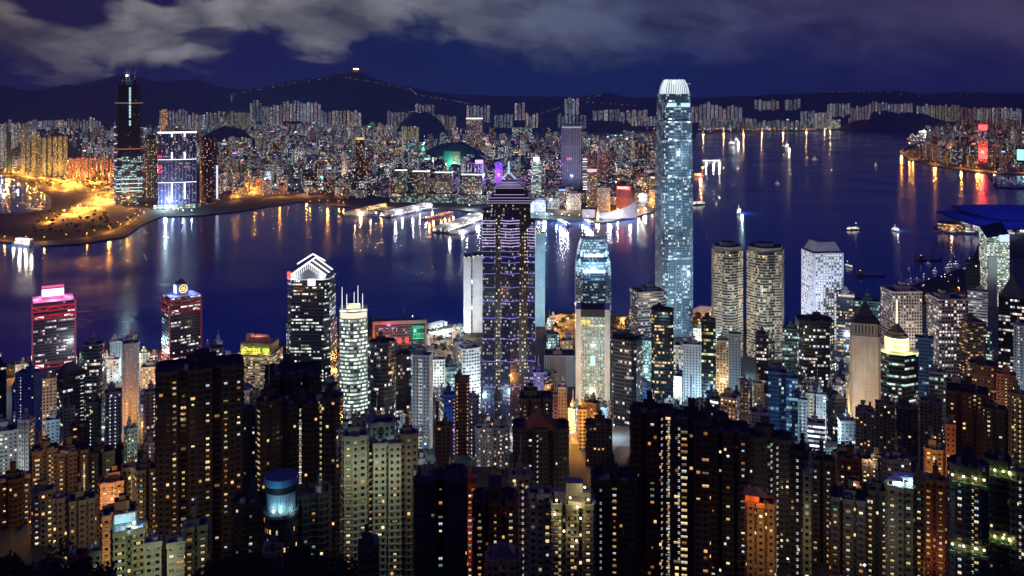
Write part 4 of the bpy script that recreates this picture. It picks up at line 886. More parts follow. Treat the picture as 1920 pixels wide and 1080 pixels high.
# ---- dark tower with violet neon lines and a spire
def neon_tower():
    t_, w, d_, zt, Y = base_tower('skyscraper', 905, 1003, 378, 1000, 800, 'dark star-plan skyscraper ringed with violet neon lines and a spire', 'skyscraper', 0, 1.0)
    z = lambda py: zof(py, Y); s = w / 2
    sq = [(-s * .80, -s * .80), (s * .86, -s * .80), (s * .86, s * .80), (-s * .80, s * .80)]
    core = [(-s * .78, -s * .78), (s * .84, -s * .78), (s * .84, s * .8), (-s * .78, s * .8)]
    st = S((.012, .010, .016), .42, (1, .93, .70), .55, .42, 1.5, .35, .3, .3, (.01, .012, .02))
    mb = MB(); mb.prism(core, 0, z(378), st, 2.6, 3.9, top=BLACKROOF); mb.obj('wall', t_)
    # three projecting star points facing the bay and the peak
    stb = S((.010, .012, .035), .3, (.72, .78, 1), .7, .5, .9, .3, .3, .2, (.02, .02, .07))
    wings = [(-.80, .28, 388, -1.0), (.05, .34, 388, -.98), (.86, .22, 410, -.95)]
    lines = [378, 383, 388, 393, 398, 403, 408, 413, 418, 423, 428, 433, 439, 444, 449, 455, 464, 474, 485, 505, 530, 555, 586, 624, 665, 712]
    for (cx_, hw, ytop, yfront) in wings:
        p = [(s * (cx_ - hw), -s * .78), (s * cx_, s * yfront), (s * (cx_ + hw), -s * .78), (s * cx_, -s * .5)]
        if cx_ > .5: p = [(s * .72, -s * .78), (s * 1.0, -s * .9), (s * 1.02, -s * .2), (s * .84, -s * .2)]
        if cx_ < -.5: p = [(-s * .98, -s * .2), (-s * 1.0, -s * .86), (-s * .55, -s * .90), (-s * .5, -s * .7), (-s * .78, -s * .2)]
        ps = list(p)
        mb = MB(); mb.prism(ps, 0, z(ytop), stb, 2.2, 3.9, top=BLACKROOF); mb.obj('star_wing', t_)
        cen = Vector((sum(q[0] for q in ps) / len(ps), sum(q[1] for q in ps) / len(ps)))
        for ly in lines:
            if ly < ytop: continue
            if ly < 424 and lines.index(ly) % 3 == 2: continue
            k = 1.0; 
            if ly < ytop + 14: k = .62 + .38 * (ly - ytop) / 14
            q = [tuple(cen + (Vector(a) - cen) * k) for a in ps]; o1 = offset(q, .5)
            col = NEON if ly < 460 else NEONB
            mb = MB(); mb.prism(o1, z(ly) - .27, z(ly) + .27, col, top=col, bottom=True); mb.obj('neon_line', t_)
    for k in range(3):
        for yy in (385, 390.5, 396): pass
    for zz, pw in ((z(430), 3500), (z(560), 4500), (z(700), 6000)): light('wing_fill_spot', 'SPOT', t_, (0, -s - 26, zz), (.28, .20, 1), pw, 2, (0, -s, zz), 140)  # blue spots added in front to tint the wings, apart from the neon
    # stepped top
    tiers = [(376, 373, 1.02, 1.0), (372, 368, .98, .93), (367, 363, .90, .84), (362, 351, .68, .66), (350, 347, .66, .58), (346.5, 344, .56, .50), (343.5, 341, .48, .42), (340.5, 338.5, .40, .30)]
    mb = MB()
    for (ya, yb_, ka, kb) in tiers:
        mb.prism([(x * ka + s * .03 * (1 - ka), y * ka) for x, y in sq], z(ya + 1.5), z(yb_), P((.02, .015, .03)), top=P((.05, .03, .08)), pts2=[(x * kb + s * .03, y * kb) for x, y in sq])
    mb.obj('stepped_top', t_)
    for (ya, yb_, ka, kb) in tiers:
        mb = MB(); q = offset([(x * (ka + .01), y * (ka + .01)) for x, y in sq], .4); mb.prism(q, z(ya) - .25, z(ya) + .25, G((.80, .60, 1), .7), top=G((.5, .4, .7), .25), bottom=True); mb.obj('neon_line', t_)
    mb = MB()
    for sx in (-1, 1):
        for sy in (-1, 1): mb.tube((sx * s * .26, sy * s * .26, z(335)), (0, 0, z(322)), .7, G((.5, .65, 1), .9), 5)
    mb.tube((0, 0, z(326)), (0, 0, z(302)), 1.3, G((.55, .75, 1), 1.0), 8, .8); mb.tube((0, 0, z(316)), (0, 0, z(315)), 3.0, G((.4, .6, 1), .8), 10)
    mb.tube((0, 0, z(302)), (0, 0, z(272)), .6, P((.02, .02, .02)), 6, .3); mb.obj('spire', t_)
    light('spire_light', 'POINT', t_, (0, -s * .5, z(328)), (.5, .6, 1), 15000, 1)
neon_tower()
# ---- shouldered glass tower and the bank tower in front of it
def shouldered():
    t_, w, d_, zt, Y = base_tower('office_tower', 1076, 1147, 444, 1330, 575, 'shouldered blue glass tower with finned glowing crown behind the bank tower', 'skyscraper', 4, .9)
    z = lambda py: zof(py, Y); st = S((.10, .15, .22), .35, (.55, .85, 1), .85, .55, 1.0, .5, .3, .2, (.01, .03, .07))
    gs = S((.30, .40, .5), .85, (.6, .88, 1), .9, .62, 1.6, .3, .3, .1, (.1, .25, .35))
    c = lambda k, kd=1.0: cham(w * k, d_ * kd, .2)
    lv = [(0, 1, st), (z(506), 1, st), (z(486), .95, gs), (z(474), .89, st), (z(458), .80, gs), (z(446), .66, gs)]
    mb = MB()
    for (za, ka, s0), (zb_, kb, s1) in zip(lv, lv[1:]): mb.prism(c(ka, ka), za, zb_, s1, 2.2, 3.8, pts2=c(kb, kb))
    mb.obj('wall', t_)
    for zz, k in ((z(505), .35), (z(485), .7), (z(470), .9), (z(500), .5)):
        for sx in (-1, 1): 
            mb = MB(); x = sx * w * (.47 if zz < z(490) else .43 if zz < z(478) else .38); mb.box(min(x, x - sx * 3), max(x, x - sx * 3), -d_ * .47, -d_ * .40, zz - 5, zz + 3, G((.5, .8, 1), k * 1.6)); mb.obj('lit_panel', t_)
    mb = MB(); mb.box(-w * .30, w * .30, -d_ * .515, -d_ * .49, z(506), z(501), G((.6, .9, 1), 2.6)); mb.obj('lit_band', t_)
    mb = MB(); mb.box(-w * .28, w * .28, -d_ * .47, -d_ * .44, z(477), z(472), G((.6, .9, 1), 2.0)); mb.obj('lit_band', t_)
    for i in range(18):
        mb = MB(); x = (i / 17 - .5) * w * .62; mb.box(x - .3, x + .3, -d_ * .34, -d_ * .28, z(462), z(436 + abs(i - 8.5) * .8), P((.5, .6, .7), .4)); mb.obj('crown_fin', t_)
    light('added_floodlight', 'SPOT', t_, (0, -d_ / 2 - 26, z(500)), (.5, .8, 1), 60000, 2, (0, 0, z(470)), 140)  # spot added in front to brighten the shoulders
shouldered()
FONT = bpy.data.fonts[0] if bpy.data.fonts else None
def writing(text, size, parent, loc, col, k=2.0, name='lettering', rz=0, ext=.15, bold=.02):
    cu = bpy.data.curves.new(name, 'FONT'); cu.body = text; cu.size = size; cu.extrude = ext; cu.align_x = 'CENTER'; cu.align_y = 'CENTER'; cu.offset = bold
    o = bpy.data.objects.new(name, cu); COL.objects.link(o)
    dg = bpy.context.evaluated_depsgraph_get(); me = bpy.data.meshes.new_from_object(o.evaluated_get(dg)); bpy.data.objects.remove(o)
    o = bpy.data.objects.new(name, me); COL.objects.link(o); o.location = loc; o.rotation_euler = (R(90), 0, rz)
    key = ('glow', tuple(col), k)
    if key not in GM:
        m, t = mat('lit_sign'); m.cycles.emission_sampling = 'NONE'
        e = t.new('ShaderNodeEmission'); t.put(e.inputs[0], tuple(col)); 
        tc_ = t.new('ShaderNodeTexCoord'); t.put(e.inputs[1], t.m('MULTIPLY', t.m('ADD', .8, t.m('MULTIPLY', t.noise(tc_.outputs['Object'], 1.5), .4)), k)); finish(t, e); GM[key] = m
    me.materials.clear(); me.materials.append(GM[key])
    if parent: o.parent = parent
    return o
GM = {}
def bank():
    t_, w, d_, zt, Y = base_tower('office_tower', 1079, 1144, 574, 1060, 760, 'bank tower with white side piers and green-lit ribbed glass front', 'office tower', 0, .8)
    z = lambda py: zof(py, Y); st = S((.30, .36, .34), .78, (.50, 1, .78), .9, .55, 1.15, .5, .3, .35, (.02, .06, .06))
    mb = MB(); mb.prism(rect(w * .70, d_), z(760), z(588), st, 1.9, 3.9); mb.obj('glass_front', t_)
    for sx in (-1, 1):
        mb = MB(); x = sx * w * .425; mb.box(x - w * .075, x + w * .075, -d_ * .55, d_ * .5, 0, z(574), P((.72, .72, .66))); mb.obj('side_pier', t_)
    mb = MB(); mb.box(-w * .35, w * .35, -d_ * .52, d_ * .5, z(587.5), z(574), P((.03, .03, .035)), top=ROOF); mb.obj('header', t_)
    for i in range(15):
        mb = MB(); x = (i / 14 - .5) * w * .68; mb.box(x - .22, x + .22, -d_ * .5 - .9, -d_ * .5, z(752), z(588), P((.75, .75, .72))); mb.obj('mullion', t_)
    mb = MB(); mb.prism(rect(w, d_), 0, z(763), P((.5, .48, .42)), top=ROOF); mb.obj('podium', t_)
    for i in range(5):
        mb = MB(); x = (i / 4 - .5) * w * .8; mb.ball((x, -d_ * .5 - 1.5, z(761)), 1.7, G((1, .82, .4), 5), 8, 5); mb.obj('entrance_lamp', t_)
    mb = MB(); mb.box(-w * .07, w * .07, -d_ * .5 - .5, -d_ * .5 - .2, z(678), z(660), G((.55, 1, .9), 1.3)); mb.obj('lit_panel', t_)
    writing('恒生', 6.0, t_, (-w * .20, -d_ * .5 - 1.5, z(598)), (1, .72, .12), 1.8); writing('恒生銀行', 7.0, t_, (-w * .1, -d_ * .5 - 2.5, z(752)), (1, .70, .2), 2.2)
    writing('HANG SENG BANK', 2.3, t_, (w * .12, -d_ * .5 - 1.5, z(604)), (1, .86, .5), 1.6)
    light('added_floodlight', 'SPOT', t_, (0, -d_ / 2 - 40, z(745)), (1, .9, .7), 60000, 3, (0, 0, z(640)), 130)
    light('added_floodlight', 'SPOT', t_, (0, -d_ / 2 - 45, z(660)), (.95, 1, .95), 30000, 3, (0, 0, z(620)), 130)  # both spots are added and hang free in front of the bank
bank()
# ---- pale slab walls by the water
def slab(x0, x1, yt, D, yb, label, slit=True, col=(.62, .66, .68), fl=(.72, .88, 1), pw=60000):
    t_, w, d_, zt, Y = base_tower('slab_block', x0, x1, yt, D, yb, label, 'slab block', 0, 1.1)
    z = lambda py: zof(py, Y); g = .02 if slit else 0
    mb = MB(); mb.box(-w / 2, -w * .12 if slit else w / 2, -d_ / 2, d_ / 2, 0, zt, P(col, .6), top=ROOF); mb.obj('wall', t_)
    if slit:
        mb = MB(); mb.box(-w * .04, w / 2, -d_ * .46, d_ / 2, 0, zt + 2, P(tuple(c * .85 for c in col), .6), top=ROOF); mb.obj('wall', t_)
        mb = MB(); mb.box(-w * .118, -w * .042, -d_ * .40, d_ * .4, 0, zt - 3, S((.2, .2, .2), .9, (.3, .5, .6), .9, .75, .18, 0, .5, .1), 3, 8); mb.obj('stair_slot', t_)
    n = 5
    for i in range(n):
        mb = MB(); x = (i / (n - 1) - .5) * w * .9; mb.ball((x, -d_ * .5 - .4, zt + (3 if i > 2 else .6)), .8, G((1, .9, .4), 2.4), 6, 4); mb.obj('roof_lamp', t_)
    light('added_floodlight', 'SPOT', t_, (0, -d_ / 2 - 50, zt - 50), fl, pw, 3, (0, 0, zt - 60), 150)
    light('added_floodlight', 'SPOT', t_, (0, -d_ / 2 - 50, 30), fl, pw, 3, (0, 0, 50), 150)  # added spots brighten the slab from the front
slab(869, 906, 482, 1440, 640, 'pale windowless slab wall with a dark central slot, left of the neon tower')
slab(1003, 1022, 437, 1480, 690, 'thin pale-blue slab wall standing right of the neon tower', False, (.35, .55, .66), (.45, .8, 1), 60000)
N(1020, 1078, 668, 1165, 700, 'r', 'lg', 'low grey mall block with lit roof garden under the thin pale-blue slab', name='shopping_mall', lit=.0, led=False)
# ---- twin banded towers
def twin(x0, x1, yt, rel, label):
    t_, w, d_, zt, Y = base_tower('office_tower', x0, x1, yt, 1290, 700, label, 'office tower', rel, 1.0)
    z = lambda py: zof(py, Y)
    band = S((.50, .46, .38), .42, (1, .92, .62), 1, .42, 1.05, .35, .5, .4, (.015, .02, .025)); gl = S((.10, .12, .12), .32, (.9, .95, .75), .92, .8, .8, .45, .3, .4, (.02, .03, .04))
    n = 8; s = w / 2
    pts = [(-s, -s * .35), (-s * .62, -s * .62)] + [(-s * .62 + s * 1.24 * (i / n), -s * .62 - s * .36 * math.sin(math.pi * i / n)) for i in range(1, n)] + [(s * .62, -s * .62), (s, -s * .35), (s, s), (-s, s)]
    sts = [band] * 2 + [gl] * (n - 1) + [band] * 10
    mb = MB(); mb.prism(pts, 0, zt, band, 2.6, 3.9, sts=sts); mb.obj('wall', t_)
    lst = P((.46, .42, .34)); mb = MB(); zz = zt - 3.9; lp = offset(pts, .5)
    while zz > 40: mb.prism(lp, zz - .35, zz + .35, lst, top=lst, bottom=True); zz -= 3.9
    mb.obj('floor_band', t_)
    mb = MB(); mb.prism(sc2(pts, .93), zt, zt + 6, P((.30, .28, .25)), top=ROOF); mb.prism(sc2(pts, .5), zt + 6, zt + 11, P((.34, .34, .34)), top=ROOF); mb.obj('plant_room', t_)
    mb = MB(); mb.ball((0, -s * .95, zt - 5), 1.3, G((1, .65, .25), 3), 6, 4); mb.obj('roof_lamp', t_)
    light('added_floodlight', 'SPOT', t_, (0, -d_ / 2 - 50, zt - 70), (1, .95, .8), 90000, 3, (0, 0, zt - 60), 150)  # frontal spot added in the air to lift the floor bands
twin(1333, 1396, 472, 8, 'left of the twin rounded towers with beige floor bands and warm windows')
twin(1397, 1471, 474, -6, 'right of the twin rounded towers with beige floor bands and warm windows')
# ---- white tower with round windows
def portholes():
    t_, w, d_, zt, Y = base_tower('office_tower', 1501, 1582, 474, 1340, 650, 'white floodlit tower pierced all over by round porthole windows', 'office tower', 24, .95)
    wallp = P((.70, .72, .80), .6); mb = MB(); mb.prism(rect(w, d_), 0, zt, wallp, top=ROOF); mb.obj('wall', t_)
    mb = MB(); mb.prism(rect(w * .92, d_ * .92), zt, zt + 1.5, P((.02, .02, .02))); mb.prism(rect(w * .88, d_ * .88), zt + 1.5, zt + 15, P((.42, .42, .46)), top=P((.3, .3, .33)), pts2=rect(w * .60, d_ * .60)); mb.obj('roof', t_)
    # discs: the hundred topmost on the front are parts, the rest one mesh
    def disc(mb, c, a, n_, col, r=1.25, off=.0):
        up = Vector((0, 0, 1)); pts = [Vector(c) + a * (r * math.cos(t2 * math.pi / 4)) + up * (r * math.sin(t2 * math.pi / 4)) for t2 in range(8)]
        mb.face([p + n_ * .06 for p in pts], G(col, 1.25) if sum(col) > .3 else P(col, .2))
        ring = [Vector(c) + a * ((r + .3) * math.cos(t2 * math.pi / 4)) + up * ((r + .3) * math.sin(t2 * math.pi / 4)) for t2 in range(8)]
        for i in range(8): mb.face([ring[i] + n_ * .3, ring[(i + 1) % 8] + n_ * .3, pts[(i + 1) % 8] + n_ * .08, pts[i] + n_ * .08], wallp)
    protos = []
    for col in ((.85, .92, 1), (.55, .65, .9), (.015, .015, .03), (.02, .02, .04), (.95, .95, .85)):
        mb = MB(); disc(mb, (0, 0, 0), Vector((1, 0, 0)), Vector((0, -1, 0)), col); protos.append((mb.mesh('porthole_window'), col))
    rest = MB(); cnt = 0; pit = 4.1
    for face_, L in (('f', w), ('s', d_)):
        nx = int((L - 2) / pit)
        for j in range(int((zt - 20) / pit)):
            for i in range(nx):
                x = (i + .5 - nx / 2) * pit; z = zt - 3.5 - j * pit; row_lit = hash2(j, 3 if face_ == 'f' else 9) ; q = random.random()
                k = 0 if q < .30 + .45 * row_lit else random.choice([1, 2, 3, 2, 4]) 
                if face_ == 's': x = -x
                if face_ == 'f' and cnt < 100: put(protos[k][0], 'porthole_window', t_, (x, -d_ / 2 - .02, z)); cnt += 1
                elif face_ == 'f': disc(rest, (x, -d_ / 2 - .02, z), Vector((1, 0, 0)), Vector((0, -1, 0)), protos[k][1])
                else: disc(rest, (-w / 2 - .02, x, z), Vector((0, -1, 0)), Vector((-1, 0, 0)), protos[k][1])
    o = rest.obj('porthole_window', t_); o['kind'] = 'stuff'
    for sx, sy in ((0, -1), (-1, 0)):
        for zz in (zt - 50, zt - 115): light('added_floodlight', 'SPOT', t_, (sx * (w / 2 + 60), sy * (d_ / 2 + 60), zz), (.70, .80, 1), 110000, 3, (0, 0, zz), 150)  # spots added off two faces, hung in the air to whiten the wall
portholes()
# ---- tower with pyramid top and blank beige flank
def pyramid():
    t_, w, d_, zt, Y = base_tower('office_tower', 1592, 1652, 606, 850, 770, 'beige tower with a dark pyramid roof and one huge blank flank', 'office tower', 4, .8)
    z = lambda py: zof(py, Y); c = P((.52, .43, .33), .8)
    mb = MB(); mb.prism(cham(w, d_, .1), 0, z(625), c, top=ROOF); mb.obj('wall', t_)
    mb = MB(); mb.prism(cham(w * .93, d_ * .93, .1), z(625), z(602), S((.30, .26, .2), .12, YEL, .35, .7, 1.2), 3, 10, top=ROOF); mb.obj('top_storey', t_)
    mb = MB(); mb.prism(cham(w * .99, d_ * .99, .1), z(602), z(592), P((.05, .045, .045)), top=ROOF, pts2=cham(w * .66, d_ * .66, .1)); mb.prism(cham(w * .60, d_ * .60, .1), z(592), z(566), P((.045, .04, .04)), pts2=cham(w * .12, d_ * .12, .1)); mb.obj('roof', t_)
    mb = MB(); mb.tube((0, 0, z(570)), (0, 0, z(548)), .35, P((.1, .1, .1)), 5); mb.obj('mast', t_)
    light('added_floodlight', 'SPOT', t_, (-8, -d_ / 2 - 30, z(775)), (1, .66, .38), 45000, 2, (0, 0, z(740)), 140)
    light('added_floodlight', 'SPOT', t_, (0, -d_ / 2 - 40, z(690)), (1, .85, .66), 30000, 2, (0, 0, z(670)), 140)  # both spots added in front to brighten the beige wall
pyramid()
# ---- dark round-cornered tower with glowing ringed dome
def dome():
    t_, w, d_, zt, Y = base_tower('office_tower', 1641, 1722, 664, 860, 750, 'dark rounded tower carrying a glowing yellow ringed dome and lit mast', 'office tower', 0, .9)
    z = lambda py: zof(py, Y); st = S((.02, .025, .03), .42, (.62, 1, .9), .95, .5, 1.3, .85, .3, .3, (.01, .015, .02))
    mb = MB(); mb.prism(cham(w, d_, .35), 0, zt, st, 2.6, 3.9, top=P((.5, .45, .2))); mb.obj('wall', t_)
    mb = MB(); mb.prism(offset(cham(w, d_, .35), .5), zt - .6, zt + .8, G((1, .9, .4), 1.2), top=P((.4, .4, .3)), bottom=True); mb.obj('parapet', t_)
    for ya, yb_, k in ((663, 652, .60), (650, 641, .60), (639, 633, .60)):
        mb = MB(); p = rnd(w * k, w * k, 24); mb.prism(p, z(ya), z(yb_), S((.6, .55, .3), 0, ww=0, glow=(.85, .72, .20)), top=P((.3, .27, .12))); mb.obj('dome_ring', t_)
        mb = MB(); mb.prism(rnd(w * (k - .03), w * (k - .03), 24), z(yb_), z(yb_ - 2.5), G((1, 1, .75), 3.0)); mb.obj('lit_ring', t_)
    for ya, yb_, k, k2 in ((633, 626, .56, .50), (626, 620, .46, .42), (620, 612, .36, .20), (612, 606, .16, .10)):
        mb = MB(); mb.prism(rnd(w * k, w * k, 20), z(ya), z(yb_), P((.20, .19, .10)), top=P((.15, .14, .08)), pts2=rnd(w * k2, w * k2, 20)); mb.obj('dome_cap', t_)
    mb = MB(); mb.tube((0, 0, z(606)), (0, 0, z(562)), .9, G((1, .93, .45), 1.8), 6, .5); mb.obj('mast', t_)
    for a in (-1, 1): light('dome_light', 'POINT', t_, (a * w * .3, -d_ * .42, zt + 5), (1, .88, .45), 9000, 1)
dome()
# ---- two red-trussed towers by the ferry terminal
def trussed(x0, x1, yt, D, rel, label, pink):
    t_, w, d_, zt, Y = base_tower('office_tower', x0, x1, yt, D, 720, label, 'office tower', rel, .95)
    z = lambda py: zof(py, Y); st = S((.05, .035, .06), .24, (1, .82, .95) if pink else WHT, .88, .5, 1.5, .8, .3, .15, (.02, .012, .035) if pink else (.012, .02, .06))
    mb = MB(); mb.prism(rect(w * .96, d_ * .96), 0, zt, st, 2.6, 3.9, top=P((.4, .3, .34))); mb.obj('wall', t_)
    red = P((.62, .04, .05), .5); q = rect(w, d_)
    for (ya, yb_) in ((yt + 24, yt + 16), (yt + 10, yt - 0), (yt + 114, yt + 104)):
        za, zb_ = zof(ya, Y), zof(yb_, Y); mb = MB(); p = rect(w * 1.0, d_ * 1.0)
        mb.prism(p, zb_ - 1.6, zb_, red, top=red, bottom=True); mb.prism(p, za, za + 1.6, red, top=red, bottom=True)
        for s_ in range(4):     # diagonal truss members on each side
            a, b = Vector(p[s_]), Vector(p[(s_ + 1) % 4]); m_ = 4
            for k in range(m_):
                c0, c1 = a + (b - a) * k / m_, a + (b - a) * (k + 1) / m_
                lo, hi_ = (za + 1, zb_ - 1) if k % 2 else (zb_ - 1, za + 1)
                mb.tube((c0.x, c0.y, lo), (c1.x, c1.y, hi_), .8, red, 5)
        mb.obj('truss', t_)
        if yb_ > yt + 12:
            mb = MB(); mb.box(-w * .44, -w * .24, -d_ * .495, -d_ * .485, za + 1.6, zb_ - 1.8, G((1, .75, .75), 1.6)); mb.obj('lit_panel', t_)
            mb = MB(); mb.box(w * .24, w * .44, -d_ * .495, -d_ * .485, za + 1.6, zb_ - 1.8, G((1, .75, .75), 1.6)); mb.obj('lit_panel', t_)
    cm = P((.45, .10, .16) if pink else (.40, .05, .08))
    mb = MB()
    for s_ in (-1, 1): mb.box(s_ * w / 2 - 1, s_ * w / 2 + 1, -d_ / 2 - .3, -d_ / 2 + 1.4, 0, zt, cm)
    mb.obj('corner_column', t_)
    if pink:
        mb = MB(); mb.box(-w * .27, w * .25, -d_ * .08, d_ * .2, zt, zt + 14, P((.6, .25, .35)), top=ROOF); mb.obj('plant_room', t_)
        mb = MB(); mb.box(-w * .26, w * .25, -d_ * .08 - .8, -d_ * .08 - .2, zt + 4, zt + 13, G((1, .52, .80), 4.5)); mb.obj('sign_box', t_)
        mb = MB(); mb.box(-w * .26, w * .26, -d_ * .06, d_ * .16, zt + 14.5, zt + 16, G((1, .15, .35), .9)); mb.obj('sign_frame', t_)
        for sx, sy in ((0, -.30), (-.38, 0), (.38, 0), (-.2, .3), (.2, .3)): light('sign_light', 'POINT', t_, (w * sx, d_ * sy, zt + 5), (1, .25, .60), 16000, 1.5)
        light('sign_light', 'SPOT', t_, (0, -d_ * .5 - 30, zt + 20), (1, .25, .65), 60000, 3, (0, -d_ / 2, zt - 40), 120)
    else:
        mb = MB(); mb.box(-w * .20, w * .16, -d_ * .22, d_ * .12, zt, zt + 15, P((.16, .14, .20)), top=ROOF); mb.ball((0, 0, zt + 15), w * .12, P((.1, .1, .14)), 10, 6); mb.obj('plant_room', t_)
        mb = MB()     # ring emblem
        for i in range(20):
            a0, a1 = 2 * math.pi * i / 20, 2 * math.pi * (i + 1) / 20; mb.tube((5.2 * math.cos(a0), -d_ * .22 - .5, zt + 8 + 5.2 * math.sin(a0)), (5.2 * math.cos(a1), -d_ * .22 - .5, zt + 8 + 5.2 * math.sin(a1)), .55, G((1, .72, .25), 2), 5)
        for pts_ in (((-3.2, -2.4), (-1.2, 2.6), (0, .2), (1.2, 2.6), (3.2, -2.4)), ((-1.6, -3), (0, -1), (1.6, -3))):
            for a, b in zip(pts_, pts_[1:]): mb.tube((a[0], -d_ * .22 - .5, zt + 8 + a[1]), (b[0], -d_ * .22 - .5, zt + 8 + b[1]), .5, G((1, .72, .25), 2), 5)
        mb.obj('emblem', t_)
        mb = MB(); mb.box(-w * .215, -w * .205, -d_ * .2, d_ * .1, zt + 2, zt + 13, G((.2, .3, 1), 5)); mb.obj('sign_box', t_)
        for sx, sy in ((-.38, -.1), (-.30, -.38), (.35, .1), (0, .35), (.3, -.35)): light('sign_light', 'POINT', t_, (w * sx, d_ * sy, zt + 4), (.2, .3, 1), 9000, 1.5)
trussed(57, 142, 566, 1180, 3, 'red-trussed tower glowing pink on top, at far left by the water', True)
trussed(301, 378, 556, 1200, 18, 'red-trussed tower with a blue roof and a yellow ring emblem', False)
# ---- dark glass tower with a white gabled crown
def gabled():
    t_, w, d_, zt, Y = base_tower('office_tower', 534, 636, 524, 1110, 720, 'dark glass tower with a white-lit gabled crown', 'office tower', -14, .9)
    z = lambda py: zof(py, Y); st = S((.02, .022, .03), .34, (.86, 1, .92), .86, .46, 1.7, .8, .3, .3, (.01, .014, .03))
    mb = MB(); mb.prism(cham(w, d_, .14), 0, z(600), st, 2.6, 3.9); mb.prism(cham(w * .95, d_ * .95, .14), z(600), zt, st, 2.6, 3.9, top=P((.08, .08, .1))); mb.obj('wall', t_)
    lst = P((.10, .11, .14)); mb = MB(); zz = zt - 3.9
    while zz > 60: mb.prism(offset(cham(w * (.95 if zz > z(600) else 1), d_ * (.95 if zz > z(600) else 1), .14), .4), zz - .25, zz + .25, lst, top=lst, bottom=True); zz -= 7.8
    mb.obj('ledge_band', t_)
    hw = w * .40; e0, e1 = zt + 4, z(494) + 4
    def gable(y0, y1, k, mb, st_):
        P_ = [(-hw * k, zt), (hw * k, zt), (hw * k, e0), (0, zt + (e1 - zt) * k), (-hw * k, e0)]
        mb.face([(x, y0, zz) for x, zz in P_], st_); mb.face([(x, y1, zz) for x, zz in reversed(P_)], st_)
        for i in range(5):
            a, b = P_[i], P_[(i + 1) % 5]; mb.face([(a[0], y0, a[1]), (b[0], y0, b[1]), (b[0], y1, b[1]), (a[0], y1, a[1])][::-1], st_)
    mb = MB(); gable(-d_ * .36, d_ * .36, .92, mb, P((.16, .17, .2))); mb.obj('gabled_crown', t_)
    for s_ in (-1, 1):
        for y_, k in ((-d_ * .37, 2.6), (d_ * .0, 1.6), (d_ * .37, 1.6)):
            mb = MB(); mb.tube((s_ * hw, y_, e0 + .5), (0, y_, e1 + .5), .9, G((1, .97, 1), k), 5); mb.obj('lit_rafter', t_)
    for i in range(9):
        for s_ in (-1, 1):
            mb = MB(); f = (i + .5) / 9; x = s_ * hw * (1 - f); zz = e0 + (e1 - e0) * f
            mb.box(x - .45, x + .45, -d_ * .38, -d_ * .365, zz - 7, zz - .5, G((1, 1, 1), 1.0)); mb.obj('lit_baluster', t_)
    mb = MB(); mb.tube((-hw * .9, d_ * .1, e0 + 10), (0, d_ * .1, e1 + 7), .8, G((1, 1, 1), 2.4), 5); mb.tube((0, d_ * .1, e1 + 7), (hw * .7, d_ * .1, e0 + 14), .8, G((1, 1, 1), 2.4), 5); mb.obj('lit_rafter', t_)
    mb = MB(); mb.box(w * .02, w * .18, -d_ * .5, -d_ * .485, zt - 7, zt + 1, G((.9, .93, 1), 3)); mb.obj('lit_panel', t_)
    mb = MB(); mb.prism(offset(cham(w * .95, d_ * .95, .14), .4), zt - .5, zt + .5, G((.8, .85, 1), .8), top=P((.2, .2, .25)), bottom=True); mb.obj('parapet', t_)
    mb = MB(); mb.box(-w * .46, -w * .38, -d_ * .44, -d_ * .42, zt + 1, zt + 9, G((1, .08, .05), 2)); mb.obj('sign_box', t_)
    for sx in (-.3, .3): light('sign_light', 'POINT', t_, (w * sx, -d_ * .47, zt + 3), (.9, .93, 1), 9000, 1)
    light('sign_light', 'POINT', t_, (-w * .5, -d_ * .5, zt - 6), (.2, .3, 1), 5000, 1)
gabled()
